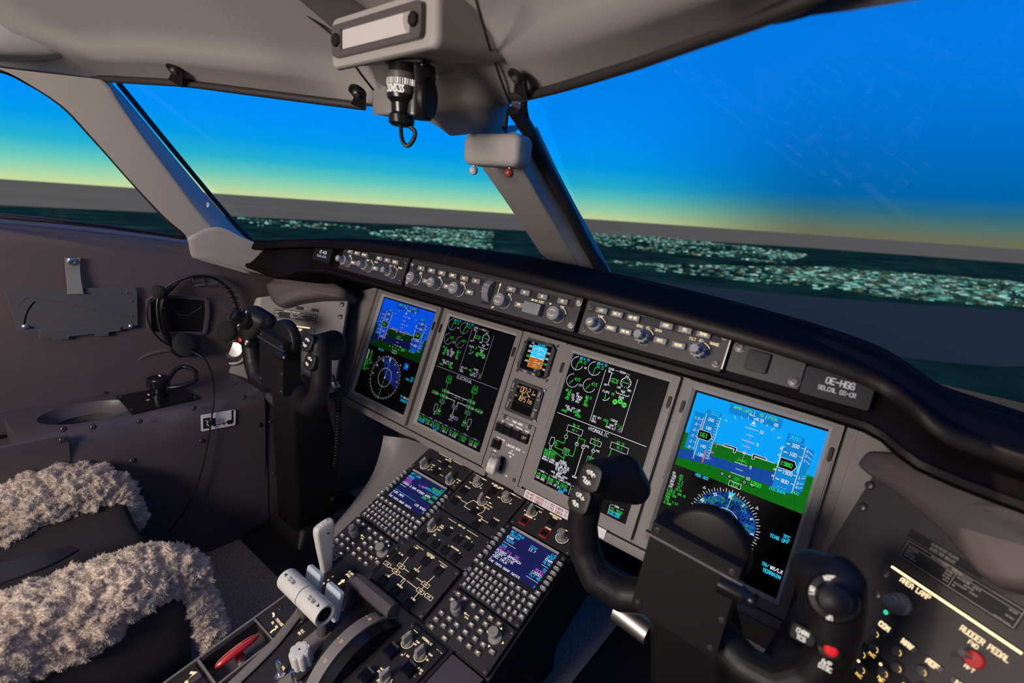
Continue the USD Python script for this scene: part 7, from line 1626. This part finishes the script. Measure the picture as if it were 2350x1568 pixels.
# seat panel of the cover between the bolsters, cut away in front
X0, X1 = np.linspace(-.52, -.28, 60), np.linspace(-1.38, -.755, 120)
V = np.array([[(x, y-.03*math.sin((x+.52)/.24*math.pi), .650+.012*abs(x+.4)/.12) for x in X0] for y in X1]); V = fluff(V.reshape(-1, 3), np.tile([0, 0, 1.], (V.shape[0]*V.shape[1], 1)), .016, 12).reshape(V.shape)
mb = Mb().grid(V); v, f = mb.arr(); tm = trimesh.Trimesh(v, f[:, ::-1] if trimesh.Trimesh(v, f, process=False).face_normals[:, 2].mean() < 0 else f, process=False); obj('seat_fleece', mb, 'fleece', fl_, smooth=True); FUR.append((tm, 1.))
# short wool fibres
pts, wid, cnt = [], [], []
for tm, cl in FUR:
    S, fi = trimesh.sample.sample_surface(tm, int(tm.area*420000), seed=3)
    N = tm.face_normals[fi]; vis = np.ones(len(S), bool)
    S, N = S[vis], N[vis]; r = np.random.default_rng(4); d = N+r.normal(0, .95, N.shape); d /= np.linalg.norm(d, axis=1)[:, None]; l = r.uniform(.0013, .0032, len(S))[:, None]; bend = r.normal(0, .0012, N.shape)
    K = np.stack([S-N*.001, S+d*l*.55, S+d*l+bend], 1); pts.append(K.reshape(-1, 3)); cnt += [3]*len(S); wid.append(np.tile([.0008, .0007, .0003], len(S)))
path = numbered(fl_, 'wool_fibres')
bc = UsdGeom.BasisCurves.Define(stage, path); bc.CreateTypeAttr('linear'); bc.CreatePointsAttr([Gf.Vec3f(*map(float, p)) for p in np.vstack(pts)]) ; bc.CreateCurveVertexCountsAttr(cnt); bc.CreateWidthsAttr([float(w) for w in np.concatenate(wid)]); bc.SetWidthsInterpolation('vertex')
UsdShade.MaterialBindingAPI.Apply(bc.GetPrim()).Bind(MATS['fleece']); data(bc.GetPrim(), kind='stuff')
# belt across the middle
t = thing('seat_belt', 'dark webbing belt lying across the sheepskin between the bolsters', 'seat belt')
A = [at(*q, 'z', z) for q, z in (((-120, 1330), .70), ((0, 1298), .695), ((90, 1275), .688), ((165, 1258), .668))]; B = [at(*q, 'z', z) for q, z in (((-120, 1395), .70), ((0, 1345), .695), ((95, 1310), .688), ((182, 1265), .668))]
a, b = spline(A, 24), spline(B, 24); mb = Mb(); mb.rings([np.array([p, q, q+[0, 0, .004], p+[0, 0, .004]]) for p, q in zip(a, b)]); obj('webbing', mb, 'belt', t, smooth=50)
# loose cable loop on the floor beside the seat
t = thing('floor_cable', 'short black cable loop on the carpet beside the seat', 'cable')
mb = Mb(); mb.tube(curve([at(*q, 'z', FLOOR+.006) for q in [(455, 1290), (466, 1296), (470, 1308), (462, 1322), (450, 1330)]], 20), .004, 8); obj('cable_loop', mb, 'black', t, smooth=60)
